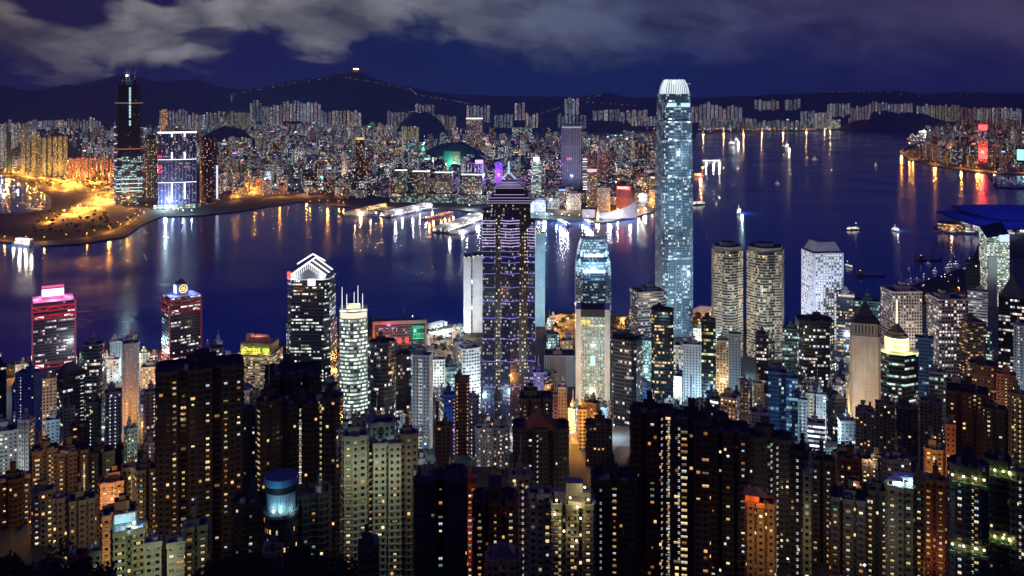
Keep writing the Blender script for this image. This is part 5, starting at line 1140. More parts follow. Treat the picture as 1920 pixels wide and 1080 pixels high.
# ---- beige striped department-store block with its roof sign
def store():
    t_, w, d_, zt, Y = base_tower('office_block', 443, 531, 664, 1150, 735, 'beige banded office block with green and yellow lit roof sign', 'office block', -22, .8)
    st = S((.55, .42, .26), .72, (1, .86, .55), .97, .42, 1.1, .5, .6, .3)
    mb = MB(); mb.prism(rect(w, d_), 0, zt, st, 3.2, 3.7, top=P((.35, .2, .15))); mb.obj('wall', t_)
    mb = MB(); c = P((.5, .38, .24)); zz = zt
    while zz > 20: mb.prism(rect(w + 1.2, d_ + 1.2), zz - .5, zz + .5, c, top=c, bottom=True); zz -= 3.7
    mb.obj('floor_band', t_)
    mb = MB(); mb.prism(cham(w * .88, d_ * .88, .1), zt, zt + 12, S((.40, .42, .16), 0, ww=0), top=P((.45, .24, .16))); mb.prism(cham(w * .6, d_ * .5, .3), zt + 12, zt + 19, P((.5, .24, .15)), top=P((.42, .22, .15)), pts2=cham(w * .5, d_ * .4, .3)); mb.tube((-w * .28, 0, zt + 12), (-w * .28, 0, zt + 21), 5, P((.45, .25, .16)), 12); mb.obj('penthouse', t_)
    mb = MB(); mb.box(-w * .30, w * .43, -d_ * .44 - .8, -d_ * .44 - .3, zt + 2.5, zt + 10.5, S((.06, .10, .02), 0, ww=0, glow=(.05, .11, .01))); mb.obj('sign_board', t_)
    writing('wing on', 9.0, t_, (w * .12, -d_ * .44 - 1.2, zt + 6.4), (1, .88, .12), 1.7)
    mb = MB()
    for i in range(12):
        a0, a1 = 2 * math.pi * i / 12, 2 * math.pi * (i + 1) / 12; mb.tube((-w * .24 + 2.4 * math.cos(a0), -d_ * .44 - 1.2, zt + 6.5 + 2.4 * math.sin(a0)), (-w * .24 + 2.4 * math.cos(a1), -d_ * .44 - 1.2, zt + 6.5 + 2.4 * math.sin(a1)), .45, G((1, .8, .15), 1.5), 5)
    mb.tube((-w * .24, -d_ * .44 - 1.2, zt + 4.6), (-w * .24, -d_ * .44 - 1.2, zt + 8.4), .4, G((1, .8, .15), 1.5), 5); mb.obj('emblem', t_)
    for sx in (-.35, 0, .35): light('sign_light', 'POINT', t_, (w * sx, -d_ * .5 - 2, zt + 3), (1, .85, .2), 3500, 1)
    light('added_floodlight', 'SPOT', t_, (10, -d_ / 2 - 30, zt - 60), (1, .8, .55), 50000, 3, (0, 0, zt - 20), 140)  # spot added in front to brighten the banded wall
    light('added_floodlight', 'POINT', t_, (0, -d_ * .1, zt + 26), (1, .5, .35), 8000, 2)
store()
# ---- white lit cylinder-fronted tower with four masts
def masts():
    t_, w, d_, zt, Y = base_tower('office_tower', 637, 689, 596, 1000, 790, 'brightly striped white rounded tower topped by four lit masts', 'office tower', 0, .9)
    st = S((.50, .55, .50), .93, (.82, 1, .86), .96, .55, 1.7, .35, .5, .12, (.05, .08, .08))
    mb = MB(); mb.prism(bow(w, d_), 0, zt, st, 2.6, 4.2, top=P((.5, .5, .45))); mb.obj('wall', t_)
    mb = MB(); c = P((.35, .36, .34)); zz = zt
    while zz > 30: mb.prism(offset(bow(w, d_), .5), zz - .7, zz + .5, c, top=c, bottom=True); zz -= 4.2
    mb.obj('floor_band', t_)
    mb = MB(); mb.prism(sc2(bow(w, d_), .96), zt, zt + 7, G((1, .95, .7), 1.0), top=P((.4, .4, .36))); mb.prism(sc2(bow(w, d_), 1.02), zt + 7, zt + 8.5, P((.5, .48, .4)), top=P((.4, .4, .36)), bottom=True); mb.prism(rect(w * .5, d_ * .5), zt + 8.5, zt + 15, P((.5, .5, .45)), top=ROOF); mb.obj('crown', t_)
    for x, hh in ((-w * .42, 26), (-w * .25, 18), (w * .16, 27), (w * .33, 18), (w * .02, 20)):
        mb = MB(); mb.tube((x, -d_ * .2, zt + 7), (x, -d_ * .2, zt + 7 + hh), .45, G((.8, .88, 1), 1.6), 5, .25); mb.obj('lit_mast', t_)
    for sx in (-.4, 0, .4): light('crown_light', 'POINT', t_, (w * sx, -d_ * .6, zt + 11), (1, .95, .7), 6000, 1)
masts()
# ---- low waterfront block with screens
def screens():
    t_, w, d_, zt, Y = base_tower('office_block', 699, 799, 606, 1290, 650, 'wide low block with a pink parapet and glowing green screen by the piers', 'office block', 2, .4)
    mb = MB(); mb.prism(rect(w, d_), 0, zt, S((.10, .08, .14), .25, (.7, .6, 1), .8, .5, 1.2, .6), 3, 3.8, top=P((.2, .12, .14))); mb.obj('wall', t_)
    mb = MB(); c = P((.45, .22, .26))
    for s_ in (-1, 1): mb.box(s_ * w / 2 - 1.4, s_ * w / 2 + 1.4, -d_ / 2 - 1, d_ / 2, 0, zt + 4, c)
    mb.box(-w / 2, w / 2, -d_ / 2 - .8, -d_ / 2 + .4, zt - 1, zt + 4, c); mb.obj('frame', t_)
    mb = MB(); mb.box(w * .25, w * .46, -d_ / 2 - 1.6, -d_ / 2 - 1.1, zt - 23, zt - 4, S((.02, .02, .02), 1, (.15, 1, .55), 1, .5, 1.3, .2, .5, .0), 20, 2.2); mb.obj('screen', t_)
    mb = MB(); mb.box(-w * .40, -w * .02, -d_ / 2 - 1.6, -d_ / 2 - 1.1, zt - 10, zt - 5, S((.02, .02, .03), .7, (.65, .55, 1), .7, .5, 1.6, 0), 2, 2); mb.obj('screen', t_)
    for x in (-.04, .10): mb = MB(); mb.box(w * x, w * (x + .07), -d_ / 2 - 1.8, -d_ / 2 - 1.2, zt - 28, zt - 20, G((1, .05, .04), 1.6)); mb.obj('sign_box', t_)
    mb = MB(); mb.tube((w * .08, 0, zt), (w * .08, 0, zt + 20), .5, P((.3, .1, .1)), 5); mb.tube((w * .05, 0, zt + 10), (w * .11, 0, zt + 10), .4, P((.3, .1, .1)), 5); mb.obj('mast', t_)
    light('screen_light', 'POINT', t_, (w * .3, -d_ / 2 - 14, zt - 14), (.2, 1, .6), 14000, 2); light('screen_light', 'POINT', t_, (w * -.2, -d_ / 2 - 14, zt - 5), (.9, .3, .6), 9000, 2)
screens()
# ---- sloped-roof glowing tower at right and the winged hall behind it
def sloped():
    t_, w, d_, zt, Y = base_tower('office_tower', 1835, 1893, 436, 1620, 540, 'glass tower with sloping roof and brilliant white-lit storeys at right', 'office tower', 22, .9)
    st = S((.42, .5, .46), .82, (.88, 1, .80), .94, .5, 1.8, .5, .4, .15, (.03, .06, .07))
    mb = MB(); p = rect(w, d_); mb.prism(p, 0, zt - 10, st, 2.6, 4.0); a = w / 2; b = d_ / 2
    top = [(-a, -b, zt - 10), (a, -b, zt - 2), (a, b, zt + 16), (-a, b, zt + 6)]; low = [(-a, -b, zt - 10), (a, -b, zt - 10), (a, b, zt - 10), (-a, b, zt - 10)]
    for i in range(4): mb.face([low[i], low[(i + 1) % 4], top[(i + 1) % 4], top[i]], st, [(0, 0), (8, 0), (8, 3), (0, 3)])
    mb.face(top, S((.1, .25, .2), .5, (.5, 1, .8), .9, .9, .5)); mb.obj('wall', t_)
    mb = MB(); mb.box(a * .1, a * .95, -b - 1, -b - .4, zt - 16, zt - 4, G((.3, .4, 1), 2.4)); mb.obj('sign_box', t_)
    mb = MB(); mb.box(-a * .95, -a * .15, -b - 3, -b - .2, 0, zt - 42, P((.22, .24, .28)), top=ROOF); mb.obj('blank_bay', t_)
    light('added_floodlight', 'SPOT', t_, (0, -b - 50, zt - 50), (.85, 1, .85), 90000, 3, (0, 0, zt - 30), 140)  # spot added in the air before the tower as frontal fill
sloped()
def hall():
    D = 2480; X = gx(1870, D); t_ = empty('exhibition_hall', (X, D + 60, 0), R(-14), 'waterfront hall under huge blue winged roof with bright glass walls', 'exhibition hall')
    mb = MB()
    for k, (ox, z0, L, ww_) in enumerate(((22, 46, 150, 110), (50, 56, 140, 70))):
        n = 14; top = []; 
        for i in range(n + 1):
            a = i / n * 2 - 1; x = ox + a * L; zc = z0 + 8 * abs(a) ** 1.6 + (6 if k == 1 else 0); hw = ww_ * (1 - abs(a) ** 2.2) ** .6 if abs(a) < 1 else .1
            top.append(((x, -hw, zc - 20 * (1 - a * a)), (x, 0, zc + 15 * (1 - a * a)), (x, hw, zc - 6)))
        for i in range(n):
            for j in (0, 1):
                q = [top[i][j], top[i + 1][j], top[i + 1][j + 1], top[i][j + 1]]; c = P((.02, .04, .34), .5)
                mb.face(q, c); mb.face([(x, y, zz - 2 - 4 * max(0, 1 - abs(x) / 150)) for x, y, zz in reversed(q)], c)
    mb.obj('winged_roof', t_)
    mb = MB(); mb.prism([(-70, -50), (130, -64), (150, 40), (-60, 40)], 0, 42, S((.3, .3, .35), .75, (.85, .9, 1), .8, .85, 1.3, .2, .4, .3), 6, 9); mb.obj('glass_hall', t_)
    mb = MB(); mb.prism([(-130, -30), (-100, -52), (-60, -50), (-58, 30), (-120, 20)], 0, 24, S((.3, .22, .15), .7, (1, .6, .25), .9, .5, 1.8, .4), 5, 5, top=P((.1, .1, .1))); mb.obj('terrace_wing', t_)
    mb = MB(); mb.prism([(-142, -40), (-105, -66), (140, -80), (160, 50), (-130, 40)], -3, 4, P((.12, .12, .12))); mb.obj('quay_wall', t_)
    for x in (-60, 20, 100): light('added_floodlight', 'SPOT', t_, (x, -190, 110), (.25, .3, 1), 160000, 4, (x, 0, 70), 130)  # blue spots added in the air in front to colour the roof
    light('terrace_lamp', 'POINT', t_, (-100, -58, 12), (1, .6, .3), 20000, 2); light('hall_lamp', 'POINT', t_, (20, -80, 14), (.8, .9, 1), 60000, 3)
hall()
# ---- things on roofs and floodlit extras
def roof_extra(root, fn): w, d_, zb, zt, X, Y, rz = GEO[root.name]; fn(root, w, d_, zt)
def glowroof(root, w, d, zt):
    mb = MB(); mb.box(-w * .5, w * .5, -d * .5, d * .5, zt + .05, zt + .4, P((.8, .85, .85))); mb.obj('roof_deck', root)
    mb = MB()
    for i in range(6): x = (i / 5 - .5) * w * .96; mb.tube((x, -d * .48, zt), (x, -d * .48, zt + 3.6), .12, P((.7, .7, .7)), 4); mb.tube((x, d * .48, zt), (x, d * .48, zt + 4.6), .12, P((.7, .7, .7)), 4); mb.tube((x, -d * .48, zt + 3.6), (x, d * .48, zt + 4.6), .12, P((.7, .7, .7)), 4)
    mb.obj('roof_frame', root)
    mb = MB(); mb.face([(-w * .46, -d * .3, zt + 4.0), (w * .2, -d * .3, zt + 4.0), (w * .2, d * .46, zt + 4.6), (-w * .46, d * .46, zt + 4.6)], G((.45, .85, 1), .9)); mb.obj('awning', root)
    light('roof_lamp', 'POINT', root, (w * .1, -d * .1, zt + 2.5), (.6, .9, 1), 900, .4)
    light('roof_lamp', 'POINT', root, (-w * .25, d * .1, zt + 7), (.6, .9, 1), 700, .4)
roof_extra(T_GLOWROOF, glowroof)
def icy(root, w, d, zt):
    mb = MB(); mb.box(-w * .3, w * .5, -d * .1, d * .5, zt, zt + 5, P((.7, .75, .78))); mb.obj('roof_house', root)
    mb = MB(); mb.box(-w * .5, w * .1, -d * .5, -d * .1, zt + 3.5, zt + 4, P((.8, .8, .8))); mb.obj('awning', root)
    for sx, sy in ((-.35, -.3), (.35, -.4), (0, -.2)): light('roof_lamp', 'POINT', root, (w * sx, d * sy, zt + 2.4), (.55, .88, 1), 900, .3)
roof_extra(T_RG, icy)
def gard(root, w, d, zt):
    for i, (x, y, hh, s_) in enumerate(((.05, 0, 9, .2), (.32, -.1, 4.5, .13), (-.3, .1, 4, .14), (.1, -.35, 3, .2))):
        mb = MB(); mb.box(w * (x - s_), w * (x + s_), d * (y - s_), d * (y + s_), zt, zt + hh, P((.5, .46, .34)), top=P((.3, .28, .2))); mb.obj('roof_house', root)
    for sx, sy, hh in ((.12, -.6, 1), (.38, -.55, 4), (-.38, -.5, 3), (-.05, -.6, 5), (.3, -.3, 8), (-.42, -.55, -3), (.2, -.62, -4), (-.2, -.62, -10), (.1, -.65, -14)):
        mb = MB(); mb.ball((w * sx, d * sy, zt + hh), .5, G((1, .9, .5), 6), 6, 4); mb.obj('terrace_lamp', root)
        light('terrace_light', 'POINT', root, (w * sx, d * sy - .8, zt + hh), (1, .85, .42), 380, .3)
roof_extra(T_GARD, gard)
def sky(root, w, d, zt):
    for j in (-3, -34):
        for sx in (-.42, -.12, .2, .43):
            mb = MB(); mb.box(w * (sx - .1), w * (sx + .1), -d * .5 - 2.4, -d * .5, zt + j - 4, zt + j - 3.4, P((.2, .2, .16))); mb.box(w * (sx - .1), w * (sx + .1), -d * .5 - 2.4, -d * .5 - 2.2, zt + j - 3.4, zt + j - 2.4, P((.1, .3, .12))); mb.obj('sky_terrace', root)
            mb = MB(); mb.ball((w * sx, -d * .5 - 1.6, zt + j), .5, G((1, .95, .4), 6), 6, 4); mb.obj('terrace_lamp', root)
            light('terrace_light', 'POINT', root, (w * sx, -d * .5 - 2, zt + j - .8), (.85, 1, .35), 420, .3)
roof_extra(T_SKY1, sky); roof_extra(T_SKY2, sky)
def crown(root, w, d, zt):
    mb = MB(); c = P((.6, .62, .5)); y = -d * .5 - .3
    for a, b in (((0, 3.2), (3.2, 0)), ((3.2, 0), (0, -3.2)), ((0, -3.2), (-3.2, 0)), ((-3.2, 0), (0, 3.2))): mb.tube((a[0], y, zt - 6 + a[1]), (b[0], y, zt - 6 + b[1]), .25, P((.05, .05, .04)), 4)
    mb.obj('diamond_emblem', root)
    mb = MB()
    for s_ in (-1, 1):
        for i in range(9):
            x = s_ * (w * .55 + i * 1.7); mb.box(x - .2, x + .2, -8, 8, zt - 5.5 + i * .0, zt - 5, c)
        mb.box(min(s_ * w * .5, s_ * (w * .5 + 16)), max(s_ * w * .5, s_ * (w * .5 + 16)), -6.2, -5.8, zt - 6.2, zt - 5.5, c)
        mb.box(min(s_ * w * .5, s_ * (w * .5 + 16)), max(s_ * w * .5, s_ * (w * .5 + 16)), 5.8, 6.2, zt - 6.2, zt - 5.5, c)
        for x in (w * .6, w * .5 + 15): mb.tube((s_ * x, -6, zt - 14), (s_ * x, -6, zt - 6), .25, c, 4); mb.tube((s_ * x, 6, zt - 14), (s_ * x, 6, zt - 6), .25, c, 4)
    mb.obj('pergola', root)
    for sx in (-1, 1):
        mb = MB(); mb.ball((sx * (w * .5 + 1.5), -d * .5 - 2, zt - 11), .5, G((.6, .95, 1), 6), 6, 4); mb.obj('roof_lamp', root)
        light('roof_lamp_light', 'POINT', root, (sx * (w * .5 + 2), -d * .5 - 4, zt - 11), (.5, .9, 1), 1500, .4)
roof_extra(CROWN, crown)
def temple(root, w, d, zt):
    c = P((.16, .03, .02)); mb = MB(); hw = w * .34
    for y0, y1 in ((-d * .5, d * .3),):
        mb.face([(-hw, y0, zt), (hw, y0, zt), (0, y0, zt + 9)], c); mb.face([(hw, y1, zt), (-hw, y1, zt), (0, y1, zt + 9)], c)
        mb.face([(hw + 1, y0 - 1, zt - .5), (hw + 1, y1, zt - .5), (0, y1, zt + 9.5), (0, y0 - 1, zt + 9.5)], c); mb.face([(-hw - 1, y1, zt - .5), (-hw - 1, y0 - 1, zt - .5), (0, y0 - 1, zt + 9.5), (0, y1, zt + 9.5)], c)
    mb.obj('gabled_roof', root)
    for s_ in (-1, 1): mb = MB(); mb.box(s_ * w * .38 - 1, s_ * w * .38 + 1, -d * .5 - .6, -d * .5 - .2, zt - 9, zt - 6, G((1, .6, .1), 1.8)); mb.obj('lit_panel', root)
roof_extra(BIG2, temple)
def redtop(root, w, d, zt):
    mb = MB(); c = P((.16, .05, .03)); mb.box(-w * .16, w * .16, -d * .52, d * .2, zt - 5, zt + 9, c, top=ROOF); mb.obj('raised_middle', root)
    mb = MB()
    for x in (-.07, 0, .07): mb.box(w * x - .5, w * x + .5, -d * .52 - .15, -d * .52, zt + 2, zt + 6, P((.02, .02, .02)))
    mb.obj('arched_window', root)
roof_extra(T_RB, redtop)
# ---- round floodlit drum building
def drum():
    D = 405; X = gx(527, D); t_ = empty('drum_building', (X, D, 0), 0, 'round building with floodlit blue drum and ringed roof, left foreground', 'building')
    z = lambda py: zof(py, D); r = 31 / F * D
    mb = MB(); mb.prism(rnd(r * 2 * .84, r * 2 * .84, 28), 100, z(918), P((.42, .55, .60), .6), top=ROOF); mb.obj('drum', t_)
    mb = MB(); mb.prism(rnd(r * 2.1, r * 2.1, 28), z(960), z(954), P((.10, .08, .07)), top=P((.1, .1, .1))); mb.prism(rnd(r * 2.0, r * 2.0, 28), 100, z(960), S((.05, .04, .035), .25, WARM, .5, .5, 1.6), 3, 4); mb.obj('base_ring', t_)
    mb = MB(); mb.prism(rnd(r * 1.8, r * 1.8, 28), z(917), z(905), P((.02, .02, .02)), top=BLACKROOF); mb.obj('dark_storey', t_)
    for i in range(32): mb = MB() if i == 0 else mb; a = 2 * math.pi * i / 32; mb.box(0, 0, 0, 0, 0, 0, ROOF) if 0 else mb.tube((r * .85 * math.cos(a), r * .85 * math.sin(a), z(960)), (r * .85 * math.cos(a), r * .85 * math.sin(a), z(918)), .12, P((.25, .3, .32)), 4)
    mb.obj('rib', t_)
    mb = MB()
    for i in range(36): a = 2 * math.pi * i / 36; b_ = a + 2 * math.pi / 36; q = r * 1.02; mb.tube((q * math.cos(a), q * math.sin(a), z(954)), (q * math.cos(a), q * math.sin(a), z(954) + 1.2), .06, P((.4, .4, .4)), 4); mb.tube((q * math.cos(a), q * math.sin(a), z(954) + 1.2), (q * math.cos(b_), q * math.sin(b_), z(954) + 1.2), .05, P((.4, .4, .4)), 4)
    mb.obj('railing', t_)
    mb = MB(); mb.prism(rnd(r * 2.1, r * 2.1, 28), z(903), z(890), P((.16, .35, .55)), top=P((.1, .15, .2)), pts2=rnd(r * 2.0, r * 2.0, 28)); mb.obj('ring_roof', t_)
    for a in (-1.5, 1.5):
        mb = MB(); mb.ball((a, -r * .84 - 1.0, z(945)), .6, G((.75, .97, 1), 6), 8, 5); mb.obj('wall_lamp', t_); light('wall_lamp_light', 'POINT', t_, (a * 1.3, -r * .84 - 1.8, z(944)), (.45, .85, 1), 550, .4)
    light('wall_lamp_light', 'POINT', t_, (r * .95, -r * .7, z(950)), (.45, .85, 1), 500, .4)
    light('ring_light', 'SPOT', t_, (0, -r - 8, z(912)), (.3, .7, 1), 1500, .5, (0, -r, z(895)), 150)
    TAKEN.append((X, D, r))
drum()
def pavilion():
    D = 418; X = gx(1418, D); t_ = empty('roof_pavilion', (X, D + 6, zof(948, 418)), R(-20), 'roof pavilion lit fiery orange on top of the ochre block', 'pavilion')
    c = P((.65, .30, .12)); mb = MB(); mb.box(-3, 3, -3, 3, .1, 3.6, c); mb.obj('walls', t_)
    mb = MB(); mb.face([(-4.5, -4.5, 3.6), (4.5, -4.5, 3.6), (1, 0, 6.4)], c); mb.face([(4.5, -4.5, 3.6), (4.5, 4.5, 3.6), (1, 0, 6.4)], c); mb.face([(4.5, 4.5, 3.6), (-4.5, 4.5, 3.6), (1, 0, 6.4)], c); mb.face([(-4.5, 4.5, 3.6), (-4.5, -4.5, 3.6), (1, 0, 6.4)], c); mb.obj('roof', t_)
    for a in ((-5, -5, 2), (3.5, -6, 1.5)): light('pavilion_light', 'POINT', t_, a, (1, .22, .03), 700, .4)
pavilion()
# ---- streets between the near towers: warm and white lamps standing on the ground
for i in range(90):
    px = random.uniform(-20, 1940); D = random.uniform(700, 1260)
    X = gx(px, D)
    if any(math.hypot(X - a, D - b) < r + 3 for a, b, r in TAKEN): continue
    key = random.choice('oscwcc'); z0 = ground(D)
    o = lamp_obj(X, D, z0, key, 'street lamps between the near towers')
    if i % 2 == 0: light('lamp_light', 'POINT', o, (2, 0, 16), LCOL[key], random.choice([30000, 50000, 90000]), 1.5)
for i, (px, D, key, pw) in enumerate([(1072, 830, 'o', 130000), (1072, 770, 'o', 110000), (1074, 900, 'o', 150000), (1071, 960, 'o', 120000), (243, 820, 'o', 60000), (40, 1230, 's', 60000), (215, 1290, 'c', 90000), (240, 1240, 's', 90000), (268, 1300, 's', 70000), (290, 1300, 'r', 60000), (630, 1300, 's', 70000), (790, 1330, 'w', 50000), (820, 1420, 'w', 50000), (850, 1330, 's', 60000), (960, 900, 'w', 90000), (1150, 900, 'c', 90000), (1165, 1480, 'o', 60000), (1200, 1470, 'o', 60000), (1310, 1480, 'o', 60000), (1320, 1300, 'c', 120000), (1480, 1250, 'w', 90000), (1590, 1300, 'w', 90000), (1590, 960, 's', 90000), (1040, 1490, 'o', 60000), (1055, 1420, 'o', 50000), (1280, 1080, 'c', 120000), (1545, 800, 'c', 60000), (945, 800, 'w', 80000), (1205, 1000, 'c', 90000), (1700, 1250, 'w', 90000)]):
    o = lamp_obj(gx(px, D), D, ground(D), key, 'brightest street lamps of the near shore'); light('lamp_light', 'POINT', o, (2, 0, 17), LCOL[key], pw, 2)
# small lamps added in the lanes to brighten the walls of the nearest towers
random.seed(77)
for i in range(34):
    for _ in range(20):
        px = random.uniform(20, 1900); D = random.uniform(395, 640); X = gx(px, D)
        if not any(math.hypot(X - a, D - b) < r * 1.05 for a, b, r in TAKEN): break
    else: continue
    key = random.choice('ssowss'); o = lamp_obj(X, D, ground(D), key, 'added lamps in the lanes between the nearest towers')
    light('lamp_light', 'POINT', o, (2, 0, 20), LCOL[key], random.uniform(5000, 14000), 1)
# ================================================================ MID-DISTANCE FILL: the smaller towers packed between the named ones
LMK = [('the pink-topped trussed tower', 99), ('the hipped-roof tower', 132), ('the tall dotted slab', 245), ('the blue-roofed trussed tower', 340), ('the banded block with the roof sign', 487), ('the gabled-crown tower', 585), ('the four-masted tower', 663), ('the slim white dotted slab', 792), ('the neon-lined tower', 954), ('the green-lit bank tower', 1110), ('the tallest glowing tower', 1263), ('the left twin banded tower', 1364), ('the right twin banded tower', 1434), ('the porthole tower', 1541), ('the pyramid-topped tower', 1620), ('the ringed dome tower', 1681), ('the right cream gridded tower', 1776), ('the sloped-roof tower', 1864)]
SEEN = {}
ORD = ['', 'second ', 'third ', 'fourth ', 'fifth ', 'sixth ', 'seventh ', 'eighth ', 'ninth ', 'tenth ', 'eleventh ', 'twelfth ']
def where(px, marks):
    nm, mx = min(marks, key=lambda q: abs(q[1] - px)); dx = px - mx
    return nm, ('left of' if dx < -12 else 'right of' if dx > 12 else 'in line with')
PENDING = []
def queue_label(o, look, px, D, marks, noun): PENDING.append((o, look, px, D, marks, noun))
def resolve_labels():
    groups = {}
    for o, look, px, D, marks, noun in PENDING:
        nm, rel = where(px, marks); mx = dict(marks)[nm]
        groups.setdefault((look, nm, rel, noun), []).append((abs(px - mx), D, o))
    for (look, nm, rel, noun), L in groups.items():
        L.sort(key=lambda q: (q[0], q[1]))
        for i, (dx, D, o) in enumerate(L):
            how = '' if len(L) == 1 else (' nearest to it' if i == 0 else (', %snearest to it' % (ORD[i] if i < 12 else '%dth ' % (i + 1))))
            o['label'] = '%s %s %s%s' % (look, noun, rel + ' ' + nm, how)
            if len(o['label'].split()) > 16: o['label'] = ' '.join(o['label'].replace('dotted with ', 'with ').split()[:16])
LOOK = dict(gy='grey concrete', lg='pale concrete', be='beige', br='reddish brown', dk='dark brown', gk='black glass', gl='dark glass', gt='teal glass', gb='blue glass', gw='white gridded', hb='cream striped', wl='warm-lit cream', bl='blue-lit', tc='terracotta', bk='black', ol='olive')
def rows_ok(x0, x1, D, yt):
    for a, b, dd, yb in VIS:
        if dd > D and min(x1, b) - max(x0, a) > 2 and yt < yb - 4: return False
    return True
cnt = 0; random.seed(21)
for tryk in range(20000):
    if cnt >= 400: break
    px = random.uniform(-15, 1935); D = random.triangular(560, 1300, 900) if tryk % 4 else random.uniform(1200, 1540)
    if D > interp(SHORE, px) - 60: continue
    wpx = random.uniform(15, 33) * 950 / D; x0, x1 = px - wpx / 2, px + wpx / 2; w_ = (x1 - x0) / F * D
    X = gx(px, D)
    if any(math.hypot(X - a, D + w_ * .4 - b) < r + w_ * .52 for a, b, r in TAKEN): continue
    zg = ground(D); ybase = HY + (H - zg) * F / D
    hi_ = interp([(560, 55), (700, 90), (900, 110), (1050, 90), (1200, 50), (1300, 32)], D); hh = random.uniform(.45, 1) * hi_
    yt = HY + (H - zg - hh) * F / D
    if D > 1150: hh *= .5; yt = HY + (H - zg - hh) * F / D
    lim = 1090
    ok = rows_ok(x0, x1, D, yt); k_ = 0
    while not ok and k_ < 6: hh *= .75; yt = HY + (H - zg - hh) * F / D; ok = rows_ok(x0, x1, D, yt); k_ += 1
    if not ok or hh < (7 if D > 1200 else 12): continue
    if D < 700: st = random.choice(['dk', 'br', 'be', 'bk', 'dk', 'bk', 'gy'])
    elif D < 850: st = random.choice(['be', 'br', 'gy', 'dk', 'gy', 'lg', 'bk', 'tc'])
    else: st = random.choice(['gy', 'lg', 'gk', 'gl', 'gt', 'gb', 'gw', 'gw', 'wl', 'be', 'gt', 'gl', 'gb', 'lg'])
    pn = random.choice('rrchwx' if D < 850 else 'rrrccb')
    fl = None
    if st in ('gw', 'lg', 'wl', 'hb', 'gt') and D > 780 and random.random() < .4: fl = (random.choice([(.6, .85, 1), (.7, .88, 1), (.8, 1, .95), (1, .8, .55)]), 22000, 22, .2)
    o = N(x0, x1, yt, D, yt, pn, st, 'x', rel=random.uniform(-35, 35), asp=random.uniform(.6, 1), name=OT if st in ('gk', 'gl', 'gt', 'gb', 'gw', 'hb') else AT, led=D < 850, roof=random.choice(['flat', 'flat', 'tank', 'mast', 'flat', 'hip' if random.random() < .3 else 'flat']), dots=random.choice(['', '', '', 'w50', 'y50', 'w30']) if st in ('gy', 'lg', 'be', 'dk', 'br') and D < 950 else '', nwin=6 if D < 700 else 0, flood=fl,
          lit=random.uniform(.10, .22) if st in ('gy', 'lg', 'be', 'br', 'dk', 'bk', 'tc') and D > 700 else None, group='small towers packed between the named near ones')
    queue_label(o, LOOK[st] + (' low' if hh < 40 else ' tall' if hh > 80 else ''), px, D, LMK, 'tower'); cnt += 1
print('fill', cnt)
